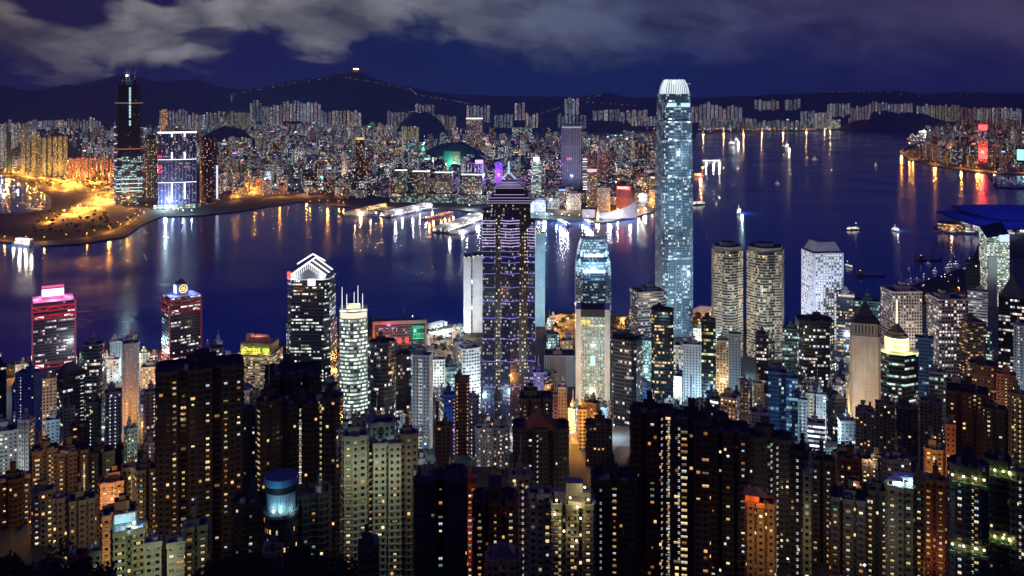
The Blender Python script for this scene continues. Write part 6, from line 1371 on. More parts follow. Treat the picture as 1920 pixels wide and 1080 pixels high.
# ================================================================ THE FAR SIDE OF THE HARBOUR
KG = P((.05, .05, .05))
def far_frame(x0, x1, yt, D, rel=0, asp=.8):
    X, Y, rz, w, d_, zt = place(x0, x1, yt, D, rel, asp); return X, Y, rz, w, d_, zt
FV = []
def far_tower(x0, x1, yt, D, label, name='office_tower', rel=0, asp=.8, cat='tower'):
    X, Y, rz, w, d_, zt = place(x0, x1, yt, D, rel, asp); FV.append((x0, x1, D, HY + (H - 3) * F / D))
    return empty(name, (X, Y, 0), rz, label, cat), w, d_, zt, Y
def construction():
    t_, w, d_, zt, Y = far_tower(217, 267, 152, 3130, 'unfinished giant black skyscraper with cranes on top, left across the water', 'skyscraper', 0, 1.0, 'skyscraper')
    z = lambda py: zof(py, Y)
    g = S((.015, .02, .03), .42, (.5, .9, 1), .9, .55, 1.5, .85, .3, .2, (.01, .02, .04)); dk = S((.010, .008, .010), .02, WARM, .5, .5, 1.2, 0)
    f_ = lambda k: cham(w * k, d_ * k, .22)
    mb = MB(); mb.prism(f_(1.03), 0, z(292), g, 5, 5.5, top=KG, pts2=f_(1.0)); mb.obj('glazed_body', t_)
    mb = MB(); mb.prism(f_(.90), z(292), z(160), dk, 5, 5, top=KG, pts2=f_(.84)); mb.prism(f_(.52), z(160), z(150), dk, 5, 5, top=KG); mb.obj('bare_core', t_)
    mb = MB(); c = P((.03, .025, .03)); zz = z(290)
    while zz < z(162): k = 1.0 - .06 * (zz - z(290)) / (z(162) - z(290)); mb.prism(offset(f_(k), 1), zz, zz + 1.2, c, top=c, bottom=True); zz += 6
    mb.obj('floor_slabs', t_)
    mb = MB()
    for x in [(i / 12 - .5) * w * 1.0 for i in range(13)]: mb.tube((x, -d_ * .45, z(290)), (x * .95, -d_ * .43, z(163)), .6, c, 4)
    for y in (-.3, 0, .3):
        for s_ in (-1, 1): mb.tube((s_ * w * .51, y * d_, z(290)), (s_ * w * .48, y * d_, z(168)), .6, c, 4)
    mb.obj('scaffolding', t_)
    for yy, col, k in ((278, (1, .35, .12), .35), (193, (.8, .5, .45), .3)):
        mb = MB(); mb.prism(offset(f_(1.02), 2), z(yy) - 1.6, z(yy) + 1.6, G(col, k), top=G(col, k), bottom=True); mb.obj('safety_band', t_)
    for yy in (334, 342, 350, 356):
        mb = MB(); mb.box(-w * .5, w * .5, -d_ * .535, -d_ * .52, z(yy) - 1.2, z(yy) + 1.2, G((.6, .95, 1), 1.3)); mb.obj('lit_band', t_)
    for i in range(34):
        yy = 165 + i * 2.1
        if 196 < yy < 197 or 220 < yy < 224: continue
        mb = MB(); mb.box(w * .0, w * .07, -d_ * .47, -d_ * .45, z(yy) - 1.3, z(yy) + 1.3, G((.6, .95, 1), 1.5)); mb.obj('work_light', t_)
    for (bx, lean, top) in ((-.10, .01, 110), (.02, .02, 112), (.22, .14, 108)):
        mb = MB(); c = P((.10, .05, .04)); mb.tube((w * bx, 0, z(150)), (w * bx, 0, z(139)), 1.6, c, 4); mb.tube((w * bx, 0, z(140)), (w * (bx + lean), 0, z(top)), 1.1, c, 4, .5); mb.tube((w * bx, 0, z(139)), (w * (bx - .10), 0, z(136)), 1.2, c, 4); mb.obj('tower_crane', t_)
    mb = MB(); mb.ball((-w * .08, -d_ * .2, z(142)), 4, G((.6, .95, 1), 7), 8, 5); mb.obj('work_lamp', t_)
    light('work_lamp_light', 'POINT', t_, (-w * .08, -d_ * .35, z(142)), (.6, .9, 1), 90000, 2)
construction()
def neighbours():
    t_, w, d_, zt, Y = far_tower(214, 229, 236, 3260, 'slim purple-banded tower directly left of the unfinished skyscraper'); z = lambda py: zof(py, Y)
    mb = MB(); mb.prism(rect(w, d_), 0, zt, S((.06, .05, .16), .3, (.7, .6, 1), .8, .5, 1.1, .4), 5, 5); mb.obj('wall', t_)
    for yy in (238, 253, 269, 285, 300, 316, 334, 350): mb = MB(); mb.prism(offset(rect(w, d_), 1), z(yy) - 1.4, z(yy) + 1.4, G((.55, .45, 1), 2.2), top=G((.5, .4, 1), 1), bottom=True); mb.obj('lit_band', t_)
    t_, w, d_, zt, Y = far_tower(273, 295, 258, 3350, 'dark green-dotted apartment tower between unfinished skyscraper and wide blue tower'); mb = MB(); mb.prism(cham(w, d_), 0, zt, S((.03, .035, .03), .4, (.8, 1, .7), .35, .4, 2, 0), 6, 6); mb.obj('wall', t_); mb = MB(); mb.prism(rect(w * .7, d_ * .7), zt, zt + 8, KG); mb.obj('plant_room', t_)
    t_, w, d_, zt, Y = far_tower(296, 369, 248, 3060, 'broad curved blue tower with white cross bands and glowing rim', asp=.35); z = lambda py: zof(py, Y)
    p = bow(w, d_, 13); mb = MB(); mb.prism(p, 0, zt, S((.05, .06, .16), .30, (.6, .7, 1), .7, .6, 1.1, .3, .3, .5, (.03, .035, .16)), 5, 6, top=KG); mb.obj('wall', t_)
    mb = MB(); mb.prism(offset(p, 1), zt - 2.5, zt + 2, G((.85, .92, 1), 3.5), top=KG, bottom=True); mb.obj('glowing_rim', t_)
    for yy in (298, 340.5): mb = MB(); mb.prism(offset(p, 1), z(yy) - 1.1, z(yy) + 1.1, G((.75, .8, 1), 2.4), top=KG, bottom=True); mb.obj('lit_band', t_)
    for fx in (-.14, .19):
        for ya, yb_ in ((256, 250), (298, 284), (372, 341)): mb = MB(); yy_ = -d_ / 2 - d_ * .22 * math.cos(fx * math.pi) - 1.5; mb.box(w * fx - 2.6, w * fx + 2.6, yy_ - 1, yy_ + 2, z(ya), z(yb_), G((.8, .88, 1), 2.2)); mb.obj('lit_strip', t_)
    mb = MB()
    for i in range(12): x = (i / 11 - .5) * w * .98; yy_ = -d_ / 2 - d_ * .22 * math.cos(x / w * math.pi); mb.box(x - .5, x + .5, yy_ - 1.2, yy_ + 1, 10, zt, P((.4, .42, .6)))
    mb.obj('mullion', t_)
    for yy in (292, 312, 320): mb = MB(); mb.box(-w * .5 - .5, -w * .40, -d_ * .62, -d_ * .5, z(yy) - 5, z(yy) + 5, G((1, .05, .15), .9)); mb.obj('sign_box', t_)
    mb = MB(); mb.prism(offset(bow(w, d_), 14), 0, 16, S((.3, .3, .3), .8, (.9, 1, 1), .8, .7, 1.2, .2), 8, 7, top=KG); mb.obj('podium', t_)
    light('podium_light', 'POINT', t_, (-w * .3, -d_ - 30, 26), (.6, .9, 1), 700000, 4)
    t_, w, d_, zt, Y = far_tower(373, 409, 258, 3180, 'black-red tower with a white strip on its right edge beside the broad blue one', rel=12); z = lambda py: zof(py, Y)
    mb = MB(); mb.prism(cham(w, d_), 0, zt, S((.05, .015, .015), .3, (1, .55, .5), .4, .4, 1.8, 0), 6, 6); mb.obj('wall', t_); mb = MB(); mb.box(w * .40, w * .50, -d_ * .52, -d_ * .44, z(372), z(310), G((.6, .75, 1), 1.4)); mb.obj('lit_strip', t_); mb = MB(); mb.prism(cham(w * .6, d_ * .6), zt, zt + 6, KG); mb.obj('plant_room', t_)
    t_, w, d_, zt, Y = far_tower(667, 684, 262, 3700, 'tall slender dark tower with an orange-lit top in the middle of the far city'); z = lambda py: zof(py, Y)
    mb = MB(); mb.prism(rect(w, d_), 0, zt, S((.03, .025, .02), .35, YEL, .45, .4, 2, 0), 5.5, 6); mb.obj('wall', t_); mb = MB(); mb.prism(rect(w * .9, d_ * .9), zt, zt + 9, G((1, .45, .15), 1.5), top=KG); mb.obj('lit_crown', t_)
    t_, w, d_, zt, Y = far_tower(1052, 1092, 240, 3500, 'tall violet-grey windowless-looking tower with a broad flared top, far shore'); z = lambda py: zof(py, Y)
    mb = MB(); mb.prism(cham(w, d_, .15), 0, zt, S((.22, .24, .32), .05, (.8, .6, 1), .6, .4, 1.0, 0), 6, 5, top=KG); mb.obj('wall', t_)
    mb = MB(); mb.prism(cham(w * .96, d_ * .96, .15), zt, zt + 6, G((.6, .7, 1), .5), top=KG); mb.prism(cham(w * .5, d_ * .5), zt + 6, zt + 12, P((.3, .3, .4)), pts2=cham(w * 1.05, d_ * 1.05), top=KG); mb.obj('flared_top', t_)
    mb = MB()
    for i in range(9): x = (i / 8 - .5) * w * .84; mb.box(x - .7, x + .7, -d_ * .5 - 1.2, -d_ * .5, 60, zt, P((.45, .42, .6)))
    mb.obj('pier', t_)
    for yy, k in ((275, .5), (310, .5)): mb = MB(); mb.prism(offset(cham(w, d_, .15), 1.4), z(yy) - 1, z(yy) + 1, G((.5, .45, .8), k), top=KG, bottom=True); mb.obj('lit_band', t_)
    mb = MB(); mb.box(-w * .25, 0, -d_ * .5 - 2, -d_ * .5 - 1.4, z(299), z(294), G((1, .2, .4), .8)); mb.obj('sign_box', t_)
    light('added_floodlight', 'SPOT', t_, (0, -d_ - 100, 60), (.6, .65, 1), 380000, 5, (0, 0, 200), 120)
    t_, w, d_, zt, Y = far_tower(996, 1015, 302, 3250, 'narrow bright striped tower with a glowing yellow-green cube on top', rel=14)
    mb = MB(); mb.prism(rect(w, d_), 0, zt, S((.15, .2, .2), .95, (.80, 1, .95), .96, .5, 1.7, .2, .5, .1), 12, 4.5, top=KG); mb.obj('wall', t_); mb = MB(); mb.prism(rect(w * .6, d_ * .6), zt, zt + 14, G((.9, 1, .6), 2.6)); mb.obj('glowing_cube', t_); light('cube_light', 'POINT', t_, (0, -20, zt + 8), (.9, 1, .6), 90000, 3)
    t_, w, d_, zt, Y = far_tower(874, 905, 222, 5600, 'wide flat tower with white lit rim in the far middle'); mb = MB(); mb.prism(rect(w, d_), 0, zt, S((.12, .12, .14), .5, YEL, .6, .4, 1.8, .3), 8, 7, top=KG); mb.obj('wall', t_); mb = MB(); mb.prism(offset(rect(w, d_), 1), zt - 4, zt + 3, G((1, .9, .8), 2.2), top=KG, bottom=True); mb.obj('glowing_rim', t_)
    t_, w, d_, zt, Y = far_tower(832, 846, 283, 4500, 'tower wrapped in green netting under white floodlights'); mb = MB(); mb.prism(rect(w, d_), 0, zt, S((.05, .45, .30), 0, ww=0), 6, 6, top=KG); mb.obj('netting', t_); light('added_floodlight', 'POINT', t_, (w, -40, 40), (.5, 1, .8), 260000, 4)
    t_, w, d_, zt, Y = far_tower(846, 863, 284, 4520, 'pale green-lit tower directly right of the green-netted tower'); mb = MB(); mb.prism(rect(w, d_), 0, zt, S((.3, .35, .25), .3, YEL, .5, .5, 1.5), 6, 6, top=KG); mb.obj('wall', t_)
    t_, w, d_, zt, Y = far_tower(868, 906, 308, 3500, 'round glass tower lit violet with white columns near its top', asp=.9); z = lambda py: zof(py, Y)
    mb = MB(); mb.prism(rnd(w, d_, 18), 0, zt, S((.02, .03, .06), .4, (.6, .9, 1), .85, .5, 1.3, .6), 5, 5, top=KG); mb.obj('wall', t_)
    mb = MB(); mb.prism(rnd(w * 1.02, d_ * 1.02, 18), z(329), z(325), G((.8, .85, 1), 3), top=KG, bottom=True); mb.obj('glowing_rim', t_)
    mb = MB()
    for i in range(18): a = 2 * math.pi * i / 18; mb.tube((w * .515 * math.cos(a), d_ * .515 * math.sin(a), z(325)), (w * .515 * math.cos(a), d_ * .515 * math.sin(a), zt), .8, G((.7, .75, 1), 1.0), 4)
    mb.obj('lit_column', t_)
    mb = MB(); mb.box(w * .12, w * .5, -d_ * .1, d_ * .1, zt + 1, zt + 14, G((.55, .25, 1), 3)); mb.obj('sign_box', t_); light('sign_light', 'POINT', t_, (w * .3, 40, zt + 12), (.35, .1, 1), 900000, 4); light('sign_light', 'POINT', t_, (w * .8, -20, zt - 20), (.4, .15, 1), 500000, 4)
    t_, w, d_, zt, Y = far_tower(928, 942, 304, 3420, 'slim violet tower with pale windows just left of the neon spire'); mb = MB(); mb.prism(rect(w, d_), 0, zt, S((.28, .12, .6), .4, (.8, .6, 1), .5, .5, 1.4), 6, 6, top=KG); mb.obj('wall', t_); light('added_floodlight', 'POINT', t_, (0, -50, 80), (.4, .15, 1), 400000, 4)
    for k, (x0, x1, yt, D, lab) in enumerate([(741, 763, 319, 3230, 'harbourfront black glass block with a cyan lit roofline, leftmost of four'), (774, 806, 321, 3230, 'harbourfront black glass block with white roofline and yellow windows, second of four'), (816, 850, 323, 3220, 'harbourfront black glass block with white roofline, third of four'), (866, 908, 327, 3180, 'harbourfront black glass block with white roofline, broadest and rightmost of four')]):
        t_, w, d_, zt, Y = far_tower(x0, x1, yt, D, lab, 'office_block', rel=-8, asp=.7); z = lambda py: zof(py, Y)
        mb = MB(); mb.prism(rect(w, d_), 0, zt, S((.015, .02, .025), .45, YEL if k in (1, 2) else (.6, 1, .9), .5, .45, 1.9, .3, .3, .4, (.01, .03, .04)), 5, 5, top=KG); mb.obj('wall', t_)
        mb = MB(); mb.prism(offset(rect(w, d_), 1), zt - 1.6, zt + 1.6, G((.5, .85, 1) if k == 0 else (.85, .85, 1), 3.2), top=KG, bottom=True); mb.obj('glowing_rim', t_)
        mb = MB(); mb.prism(offset(rect(w, d_), 16), 0, 34, S((.05, .10, .10), .6, (.5, 1, .9), .8, .5, 1.3, .4), 6, 5, top=KG); mb.obj('podium', t_)
    for k, (x0, x1, yt, D, lab, wc, lc) in enumerate([(948, 978, 380, 2950, 'low blue-lit waterfront hotel wing directly right of the neon tower top', (.2, .3, .45), (.6, .85, 1)), (978, 1002, 377, 2940, 'brilliant white gridded waterfront hotel block, far shore', (.55, .6, .65), (.9, .97, 1)), (1002, 1024, 374, 2960, 'waterfront hotel block speckled pink and blue beside the white gridded one', (.3, .25, .4), (1, .7, .9)), (1026, 1050, 372, 3020, 'shadowy grey block behind the promenade trees, far shore', (.15, .16, .2), (.9, .9, 1)), (1120, 1144, 352, 2960, 'pale squarish waterfront hotel with a dark portal', (.5, .42, .35), (1, .85, .6)), (1062, 1090, 362, 3000, 'low grey terrace block left of the pale squarish hotel', (.2, .2, .25), (1, .85, .6))]):
        t_, w, d_, zt, Y = far_tower(x0, x1, yt, D, lab, 'hotel_block', rel=-6, asp=.6)
        mb = MB(); mb.prism(rect(w, d_), 0, zt, S(wc, .5, lc, .6, .5, 1.6, .2, .7, .3), 4.5, 4.2, top=KG); mb.obj('wall', t_); mb = MB(); mb.prism(rect(w * .5, d_ * .5), zt, zt + 5, P(wc)); mb.obj('plant_room', t_)
        if k < 3: light('added_floodlight', 'POINT', t_, (0, -d_ / 2 - 26, 18), (.7, .88, 1), 90000, 2)
    # red signboard block
    t_, w, d_, zt, Y = far_tower(1155, 1190, 356, 2960, 'dark red floodlit block under a glowing red rooftop name sign', 'hotel_block', rel=-24, asp=.5)
    mb = MB(); mb.prism(rect(w, d_), 0, zt, S((.20, .06, .08), .25, (1, .6, .6), .3, .3, 1.4, 0), 4, 4, top=KG); mb.obj('wall', t_)
    mb = MB(); mb.box(-w * .5, w * .5, -d_ * .5 - .5, -d_ * .5, zt, zt + 12, G((1, .03, .03), .9)); mb.obj('sign_board', t_); writing('SINOPEC', 11, t_, (0, -d_ * .5 - 1.4, zt + 6), (1, .75, .75), 3.0)
    for sx in (-.4, 0, .4): light('sign_light', 'POINT', t_, (w * sx, -d_ * .5 - 12, zt), (1, .08, .05), 5000, 2)
    light('added_floodlight', 'POINT', t_, (w * .1, -60, 30), (1, .5, .4), 22000, 3)
    t_, w, d_, zt, Y = far_tower(1101, 1119, 322, 3080, 'yellow-windowed tower with a glowing pink roof sign, far shore', rel=0)
    mb = MB(); mb.prism(rect(w, d_), 0, zt, S((.10, .08, .08), .5, YEL, .6, .5, 1.5, 0), 5, 5, top=KG); mb.obj('wall', t_); mb = MB(); mb.box(-w * .5, w * .5, -d_ * .5 - .5, -d_ * .5 + 2, zt, zt + 9, G((1, .3, .5), 2.2)); mb.obj('sign_box', t_)
    t_, w, d_, zt, Y = far_tower(1093, 1101, 296, 3300, 'very slim black and white striped tower, far shore'); mb = MB(); mb.prism(rect(w, d_), 0, zt, S((.01, .01, .01), 1, (.95, .9, 1), 1, .45, 1.8, 0, var=0), 20, 9, top=KG); mb.obj('wall', t_)
    # windowless hall with a swooping roof, and its clock tower
    D = 2820; X = gx(1155, D); t_ = empty('concert_hall', (X, D, 3), R(-4), 'windowless pale hall with a swooping roof on the far waterfront', 'concert hall')
    c = P((.50, .45, .48), .7); mb = MB(); n = 14; L = 62
    for i in range(n):
        a, b = i / n, (i + 1) / n; f = lambda q: 15 + 38 * q ** 2.2 if q > .25 else 15 + 38 * .25 ** 2.2
        xa, xb = -L + 2 * L * a, -L + 2 * L * b
        mb.face([(xa, -18 - 14 * (1 - a), 0), (xb, -18 - 14 * (1 - b), 0), (xb, -14, f(b)), (xa, -14, f(a))], c); mb.face([(xa, -14, f(a)), (xb, -14, f(b)), (xb, 30, f(b) * .7), (xa, 30, f(a) * .7)], P((.2, .2, .22)))
        mb.face([(xb, 30, 0), (xa, 30, 0), (xa, 30, f(a) * .7), (xb, 30, f(b) * .7)], c)
    mb.face([(L, -18, 0), (L, 30, 0), (L, 30, 37), (L, -14, 53)], c); mb.face([(-L, 30, 0), (-L, -32, 0), (-L, -14, 17), (-L, 30, 12)], c); mb.obj('hall_shell', t_)
    mb = MB(); mb.box(-104, -66, -20, 24, 0, 26, c, top=KG); mb.obj('side_block', t_)
    light('added_floodlight', 'POINT', t_, (-20, -75, 14), (1, .8, .8), 60000, 3); light('added_floodlight', 'POINT', t_, (40, -70, 14), (.8, .8, 1), 60000, 3)
    t_ = empty('clock_tower', (gx(1121, 2760), 2760, 3), 0, 'small orange-lit clock tower in front of the windowless hall', 'clock tower')
    c = P((.7, .3, .12)); mb = MB(); mb.box(-3, 3, -3, 3, 0, 26, c); mb.prism(rect(5, 5), 26, 32, c, pts2=rect(3.4, 3.4)); mb.obj('shaft', t_); mb = MB(); mb.prism(rect(4, 4), 32, 40, c, pts2=rect(.3, .3)); mb.obj('cupola', t_); mb = MB(); mb.ball((0, -3.1, 23), 1.3, G((1, .9, .7), 2), 8, 4); mb.obj('clock_face', t_)
    light('added_floodlight', 'POINT', t_, (-6, -18, 6), (1, .5, .15), 60000, 1)
neighbours()
# ---- piers and terminals
def pier(px0, py0, px1, py1, wid, hgt, label, lit, col=(.5, .5, .5), glowc=(1, .95, .85), name='ferry_pier', k=1.6, roofglow=0):
    a, b = Vector(sea(px0, py0)), Vector(sea(px1, py1)); L = (b - a).length; c = (a + b) / 2; ang = math.atan2(b.y - a.y, b.x - a.x)
    t_ = empty(name, (c.x, c.y, 0), ang, label, 'pier')
    mb = MB(); mb.box(-L / 2, L / 2, -wid / 2, wid / 2, -3, 3, P((.12, .12, .12))); mb.obj('quay', t_)
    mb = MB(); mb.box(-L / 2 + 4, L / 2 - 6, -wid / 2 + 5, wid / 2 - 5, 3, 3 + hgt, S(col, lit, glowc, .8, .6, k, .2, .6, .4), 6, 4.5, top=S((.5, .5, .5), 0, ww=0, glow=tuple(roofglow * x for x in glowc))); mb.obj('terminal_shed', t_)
    mb = MB()
    for i in range(int(L / 16)): x = -L / 2 + 8 + i * 16; mb.ball((x, -wid / 2 + 2, 7), 1.1, G(glowc, 5), 6, 4); mb.ball((x, wid / 2 - 2, 7), 1.1, G(glowc, 5), 6, 4)
    mb.obj('quay_lamp', t_)
    for fx in (-.3, .1, .4): light('quay_light', 'POINT', t_, (L * fx, -wid / 2 - 6, 12), glowc, (60000 if c.y > 2000 else 9000) * max(.3, k / 1.6), 2); light('quay_light', 'POINT', t_, (L * fx, 0, 3 + hgt + 18), glowc, 40000 if c.y > 2000 else 7000, 2)
    return t_
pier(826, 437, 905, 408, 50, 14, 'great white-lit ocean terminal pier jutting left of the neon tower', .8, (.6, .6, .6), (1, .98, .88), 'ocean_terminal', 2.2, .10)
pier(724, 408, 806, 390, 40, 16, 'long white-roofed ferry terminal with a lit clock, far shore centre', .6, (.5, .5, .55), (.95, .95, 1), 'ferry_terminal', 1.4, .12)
pier(794, 413, 848, 400, 16, 3, 'thin orange-lit jetty between the two white piers', .3, (.3, .15, .1), (1, .35, .12), 'jetty', 1.2)
pier(650, 404, 722, 388, 30, 9, 'golden lit pier shed behind the moored cruise ship', .7, (.4, .3, .2), (1, .62, .25), 'ferry_pier', 1.8)
pier(1048, 415, 1066, 425, 16, 6, 'left of two small dark ferry piers below the far promenade', .6, (.2, .2, .25), (.7, .8, 1), 'ferry_pier', 1.2)
pier(1098, 415, 1112, 423, 16, 6, 'right of two small dark ferry piers below the far promenade', .6, (.2, .2, .25), (.7, .8, 1), 'ferry_pier', 1.2)
pier(1316, 303, 1352, 303, 30, 6, 'pale lit landing pier on the open water right of the tallest tower', .8, (.4, .4, .35), (1, .95, .75), 'ferry_pier', 2.2)
pier(1155, 612, 1222, 606, 26, 10, 'warm-lit ferry pier near shore behind the bank tower', .4, (.4, .3, .2), (1, .7, .35), 'ferry_pier', 1.6)
pier(1030, 612, 1062, 600, 26, 8, 'orange-lit ferry pier right of the thin pale-blue slab', .5, (.4, .3, .2), (1, .55, .2), 'ferry_pier', 1.6)
pier(806, 640, 862, 628, 30, 8, 'white-lit ferry pier left of the pale slotted slab', .6, (.4, .45, .5), (.75, .95, 1), 'ferry_pier', 2.0)
pier(800, 622, 838, 612, 24, 7, 'smaller white-lit ferry pier beyond the other, near shore', .6, (.4, .45, .5), (.8, .95, 1), 'ferry_pier', 2.0)
pier(1303, 600, 1330, 585, 40, 8, 'orange glowing pier shed right of the tallest tower foot', .5, (.4, .3, .2), (1, .6, .25), 'ferry_pier', 1.8)
pier(30, 458, 62, 461, 22, 14, 'lit ventilation building on the point of the harbour road', .1, (.75, .7, .7), (1, .8, .6), 'ventilation_building', .8)
# ---- the packed city: hundreds of towers of their own, the smallest as one mass
FMK = [('the far left estate', 60), ('the unfinished skyscraper', 242), ('the broad blue tower', 332), ('the black-red tower', 391), ('the floodlit hill', 450), ('the wide avenue', 556), ('the slender orange-topped tower', 675), ('the harbourfront glass blocks', 790), ('the green-netted tower', 839), ('the round violet tower', 887), ('the neon spire', 954), ('the striped tower with glowing cube', 1005), ('the violet-grey tower', 1072), ('the red rooftop sign', 1172), ('the tallest glowing tower', 1263), ('the pale landing pier', 1333), ('the far glass block pair', 1450), ('the far shoreline estates', 1600), ('the dark island hill', 1720), ('the red-lit island tower', 1842), ('the teal screen tower', 1912)]
FAR = []     # (x0, x1, yt, D, zbase, style, plan, look)
def fst(kind):
    v = random.uniform(.7, 1.6); c = lambda *a: tuple(x * v for x in a)
    sd = random.random(); L_ = random.choice([(1, .86, .66), (1, .95, .88), (.62, .88, 1), (.75, .92, 1), (1, .8, .55), (.80, 1, .95), (.6, .75, 1), (.85, .75, 1)])
    if kind == 'est': return S(c(.22, .21, .20), random.uniform(.35, .6), L_, .5, .55, random.uniform(1.2, 3.2), 0, .8, .2, seed=sd), 'pale'
    if kind == 'grn': return S(c(.14, .18, .12), random.uniform(.4, .55), (.95, 1, .6), .5, .5, 1.6, 0, .8, .3, seed=sd), 'greenish'
    if kind == 'red': return S(c(.22, .09, .08), random.uniform(.3, .45), (1, .7, .55), .5, .5, 1.4, 0, .8, .4, seed=sd), 'reddish'
    if kind == 'gls': return S(c(.03, .05, .08), random.uniform(.2, .5), (.6, .9, 1), .85, .5, 1.6, .5, .3, .3, seed=sd), 'blue glass'
    if kind == 'drk': return S(c(.03, .028, .03), random.uniform(.12, .3), YEL, .45, .45, 2.6, 0, .8, .7, seed=sd), 'dark'
    return S(c(.20, .20, .24), random.uniform(.25, .6), L_, .55, .55, 4.4 * random.random() ** 1.6 + .9, .1, .8, .3, seed=sd), 'grey'
def addfar(px, D, wpx, yt, kind, zb=3, plan=None):
    st, look = fst(kind); FAR.append((px, D, wpx, yt, zb, st, plan or random.choice('rrrxc'), look))
random.seed(5)
def avoid(X, Y):
    return any(((X - a) / w_) ** 2 + ((Y - b) / (d_ * .9)) ** 2 < 1 for a, b, w_, d_ in MOUNDS)
def blocked(px, D, yt):     # keep the landmark towers in view
    for a, b, dd, yb in FV:
        if dd > D and a - 3 < px < b + 3 and yt < yb - 14: return True
    return False
# estates in rows, traced from the skyline: columns, top row, distance, count, kind, ground height
EST = [(0, 60, 231, 6200, 9, 'est', 3), (38, 128, 256, 4300, 9, 'grn', 3), (0, 16, 252, 4700, 2, 'est', 3), (128, 212, 296, 4150, 11, 'red', 3), (120, 190, 222, 9200, 12, 'est', 60), (60, 120, 226, 9000, 6, 'est', 60),
       (298, 352, 206, 8900, 9, 'est', 95), (352, 392, 212, 8300, 6, 'est', 60), (392, 470, 210, 8900, 10, 'grn', 70), (468, 492, 188, 9600, 4, 'est', 120), (492, 530, 197, 9300, 6, 'est', 90), (530, 568, 190, 9700, 6, 'est', 120), (568, 602, 193, 9600, 5, 'est', 110), (600, 678, 208, 9200, 11, 'est', 70), (725, 778, 208, 9300, 8, 'est', 70), (778, 815, 196, 9500, 6, 'est', 110), (700, 745, 236, 6700, 7, 'est', 3), (752, 786, 236, 6500, 6, 'grn', 3), (640, 700, 240, 6800, 8, 'est', 3), (812, 856, 216, 9000, 6, 'est', 40), (874, 919, 198, 9600, 7, 'est', 110), (925, 962, 214, 9400, 6, 'gls', 60), (964, 985, 194, 9700, 3, 'est', 130), (985, 1010, 212, 9300, 4, 'est', 60), (1058, 1086, 184, 9900, 4, 'est', 190), (1110, 1215, 206, 9900, 10, 'est', 120), (1160, 1230, 218, 9950, 12, 'est', 60), (1045, 1100, 214, 9900, 8, 'gls', 30),
       (1296, 1316, 198, 10600, 3, 'est', 80), (1310, 1332, 192, 10500, 3, 'est', 60), (1332, 1392, 198, 10700, 8, 'est', 70), (1413, 1462, 188, 11000, 6, 'est', 110), (1472, 1502, 187, 11000, 4, 'gls', 110), (1500, 1550, 208, 10400, 7, 'gls', 30), (1520, 1560, 210, 10300, 6, 'est', 20), (1550, 1594, 194, 10800, 8, 'est', 90), (1594, 1632, 199, 10700, 7, 'est', 70), (1628, 1664, 192, 10900, 6, 'est', 90), (1664, 1712, 194, 10900, 8, 'est', 90), (1590, 1664, 222, 10350, 13, 'red', 3), (1718, 1734, 199, 10500, 3, 'est', 120), (1735, 1749, 196, 10600, 3, 'est', 120), (1748, 1800, 197, 10200, 9, 'grn', 100), (1800, 1830, 200, 10100, 4, 'red', 90), (1826, 1916, 202, 10300, 16, 'est', 70), (1310, 1420, 222, 10300, 14, 'gls', 3), (1420, 1560, 226, 10280, 16, 'gls', 3),
       (1716, 1795, 268, 5350, 12, 'red', 3), (1750, 1800, 232, 8600, 8, 'drk', 40), (1795, 1850, 225, 8200, 9, 'drk', 80), (1850, 1925, 224, 8000, 12, 'drk', 90), (1818, 1832, 252, 5400, 2, 'red', 3), (1860, 1884, 270, 5300, 3, 'red', 3), (1884, 1902, 262, 5500, 2, 'grn', 3), (1868, 1900, 244, 6500, 5, 'drk', 60),
       (1120, 1190, 264, 4600, 10, 'est', 3), (1190, 1222, 268, 4300, 4, 'drk', 3), (1100, 1150, 282, 3900, 5, 'red', 3), (412, 470, 302, 4000, 7, 'grn', 3), (410, 475, 324, 3550, 8, 'est', 3)]
for x0, x1, yt, D, n, kind, zb in EST:
    for i in range(n):
        px = x0 + (x1 - x0) * (i + .5) / n; addfar(px, D + random.uniform(-60, 60), (x1 - x0) / n * random.uniform(.72, .95), yt + random.uniform(-1.5, 2.5) + (4 if random.random() < .15 else 0), kind, zb, random.choice('rxxc'))
BASES = [(-20, 212, 226, 322), (212, 300, 226, 372), (295, 420, 226, 300), (405, 640, 232, 366), (640, 908, 240, 372), (905, 1230, 262, 385), (1125, 1228, 262, 352), (405, 740, 226, 300), (300, 640, 222, 262)]
for k in range(3300):
    x0, x1, y0, y1 = random.choices(BASES, [3, 2, 3, 6, 6, 7, 2, 6, 5])[0]
    px = random.uniform(x0, x1); yb = y0 + (y1 - y0) * random.random() ** 1.15; D = (H - 3) * F / (yb - HY); X = gx(px, D)
    if avoid(X, D) or (785 < px < 1240 and 243 < yb < 263) or (yb > 340 and 540 < px < 570): continue
    hh = random.triangular(22, 105, 52) * (.6 if yb > 345 else 1)
    if random.random() < .03: hh *= 1.45
    if px < 215 and yb > 300: hh *= .6
    yt = HY + (H - 3 - hh) * F / D
    if blocked(px, D, yt): continue
    kind = random.choices(['', 'est', 'red', 'gls', 'drk', 'grn'], [8, 4, .8, 3.4, 2.4, 1.0])[0]
    addfar(px, D, random.uniform(22, 56) / D * F, yt, kind)
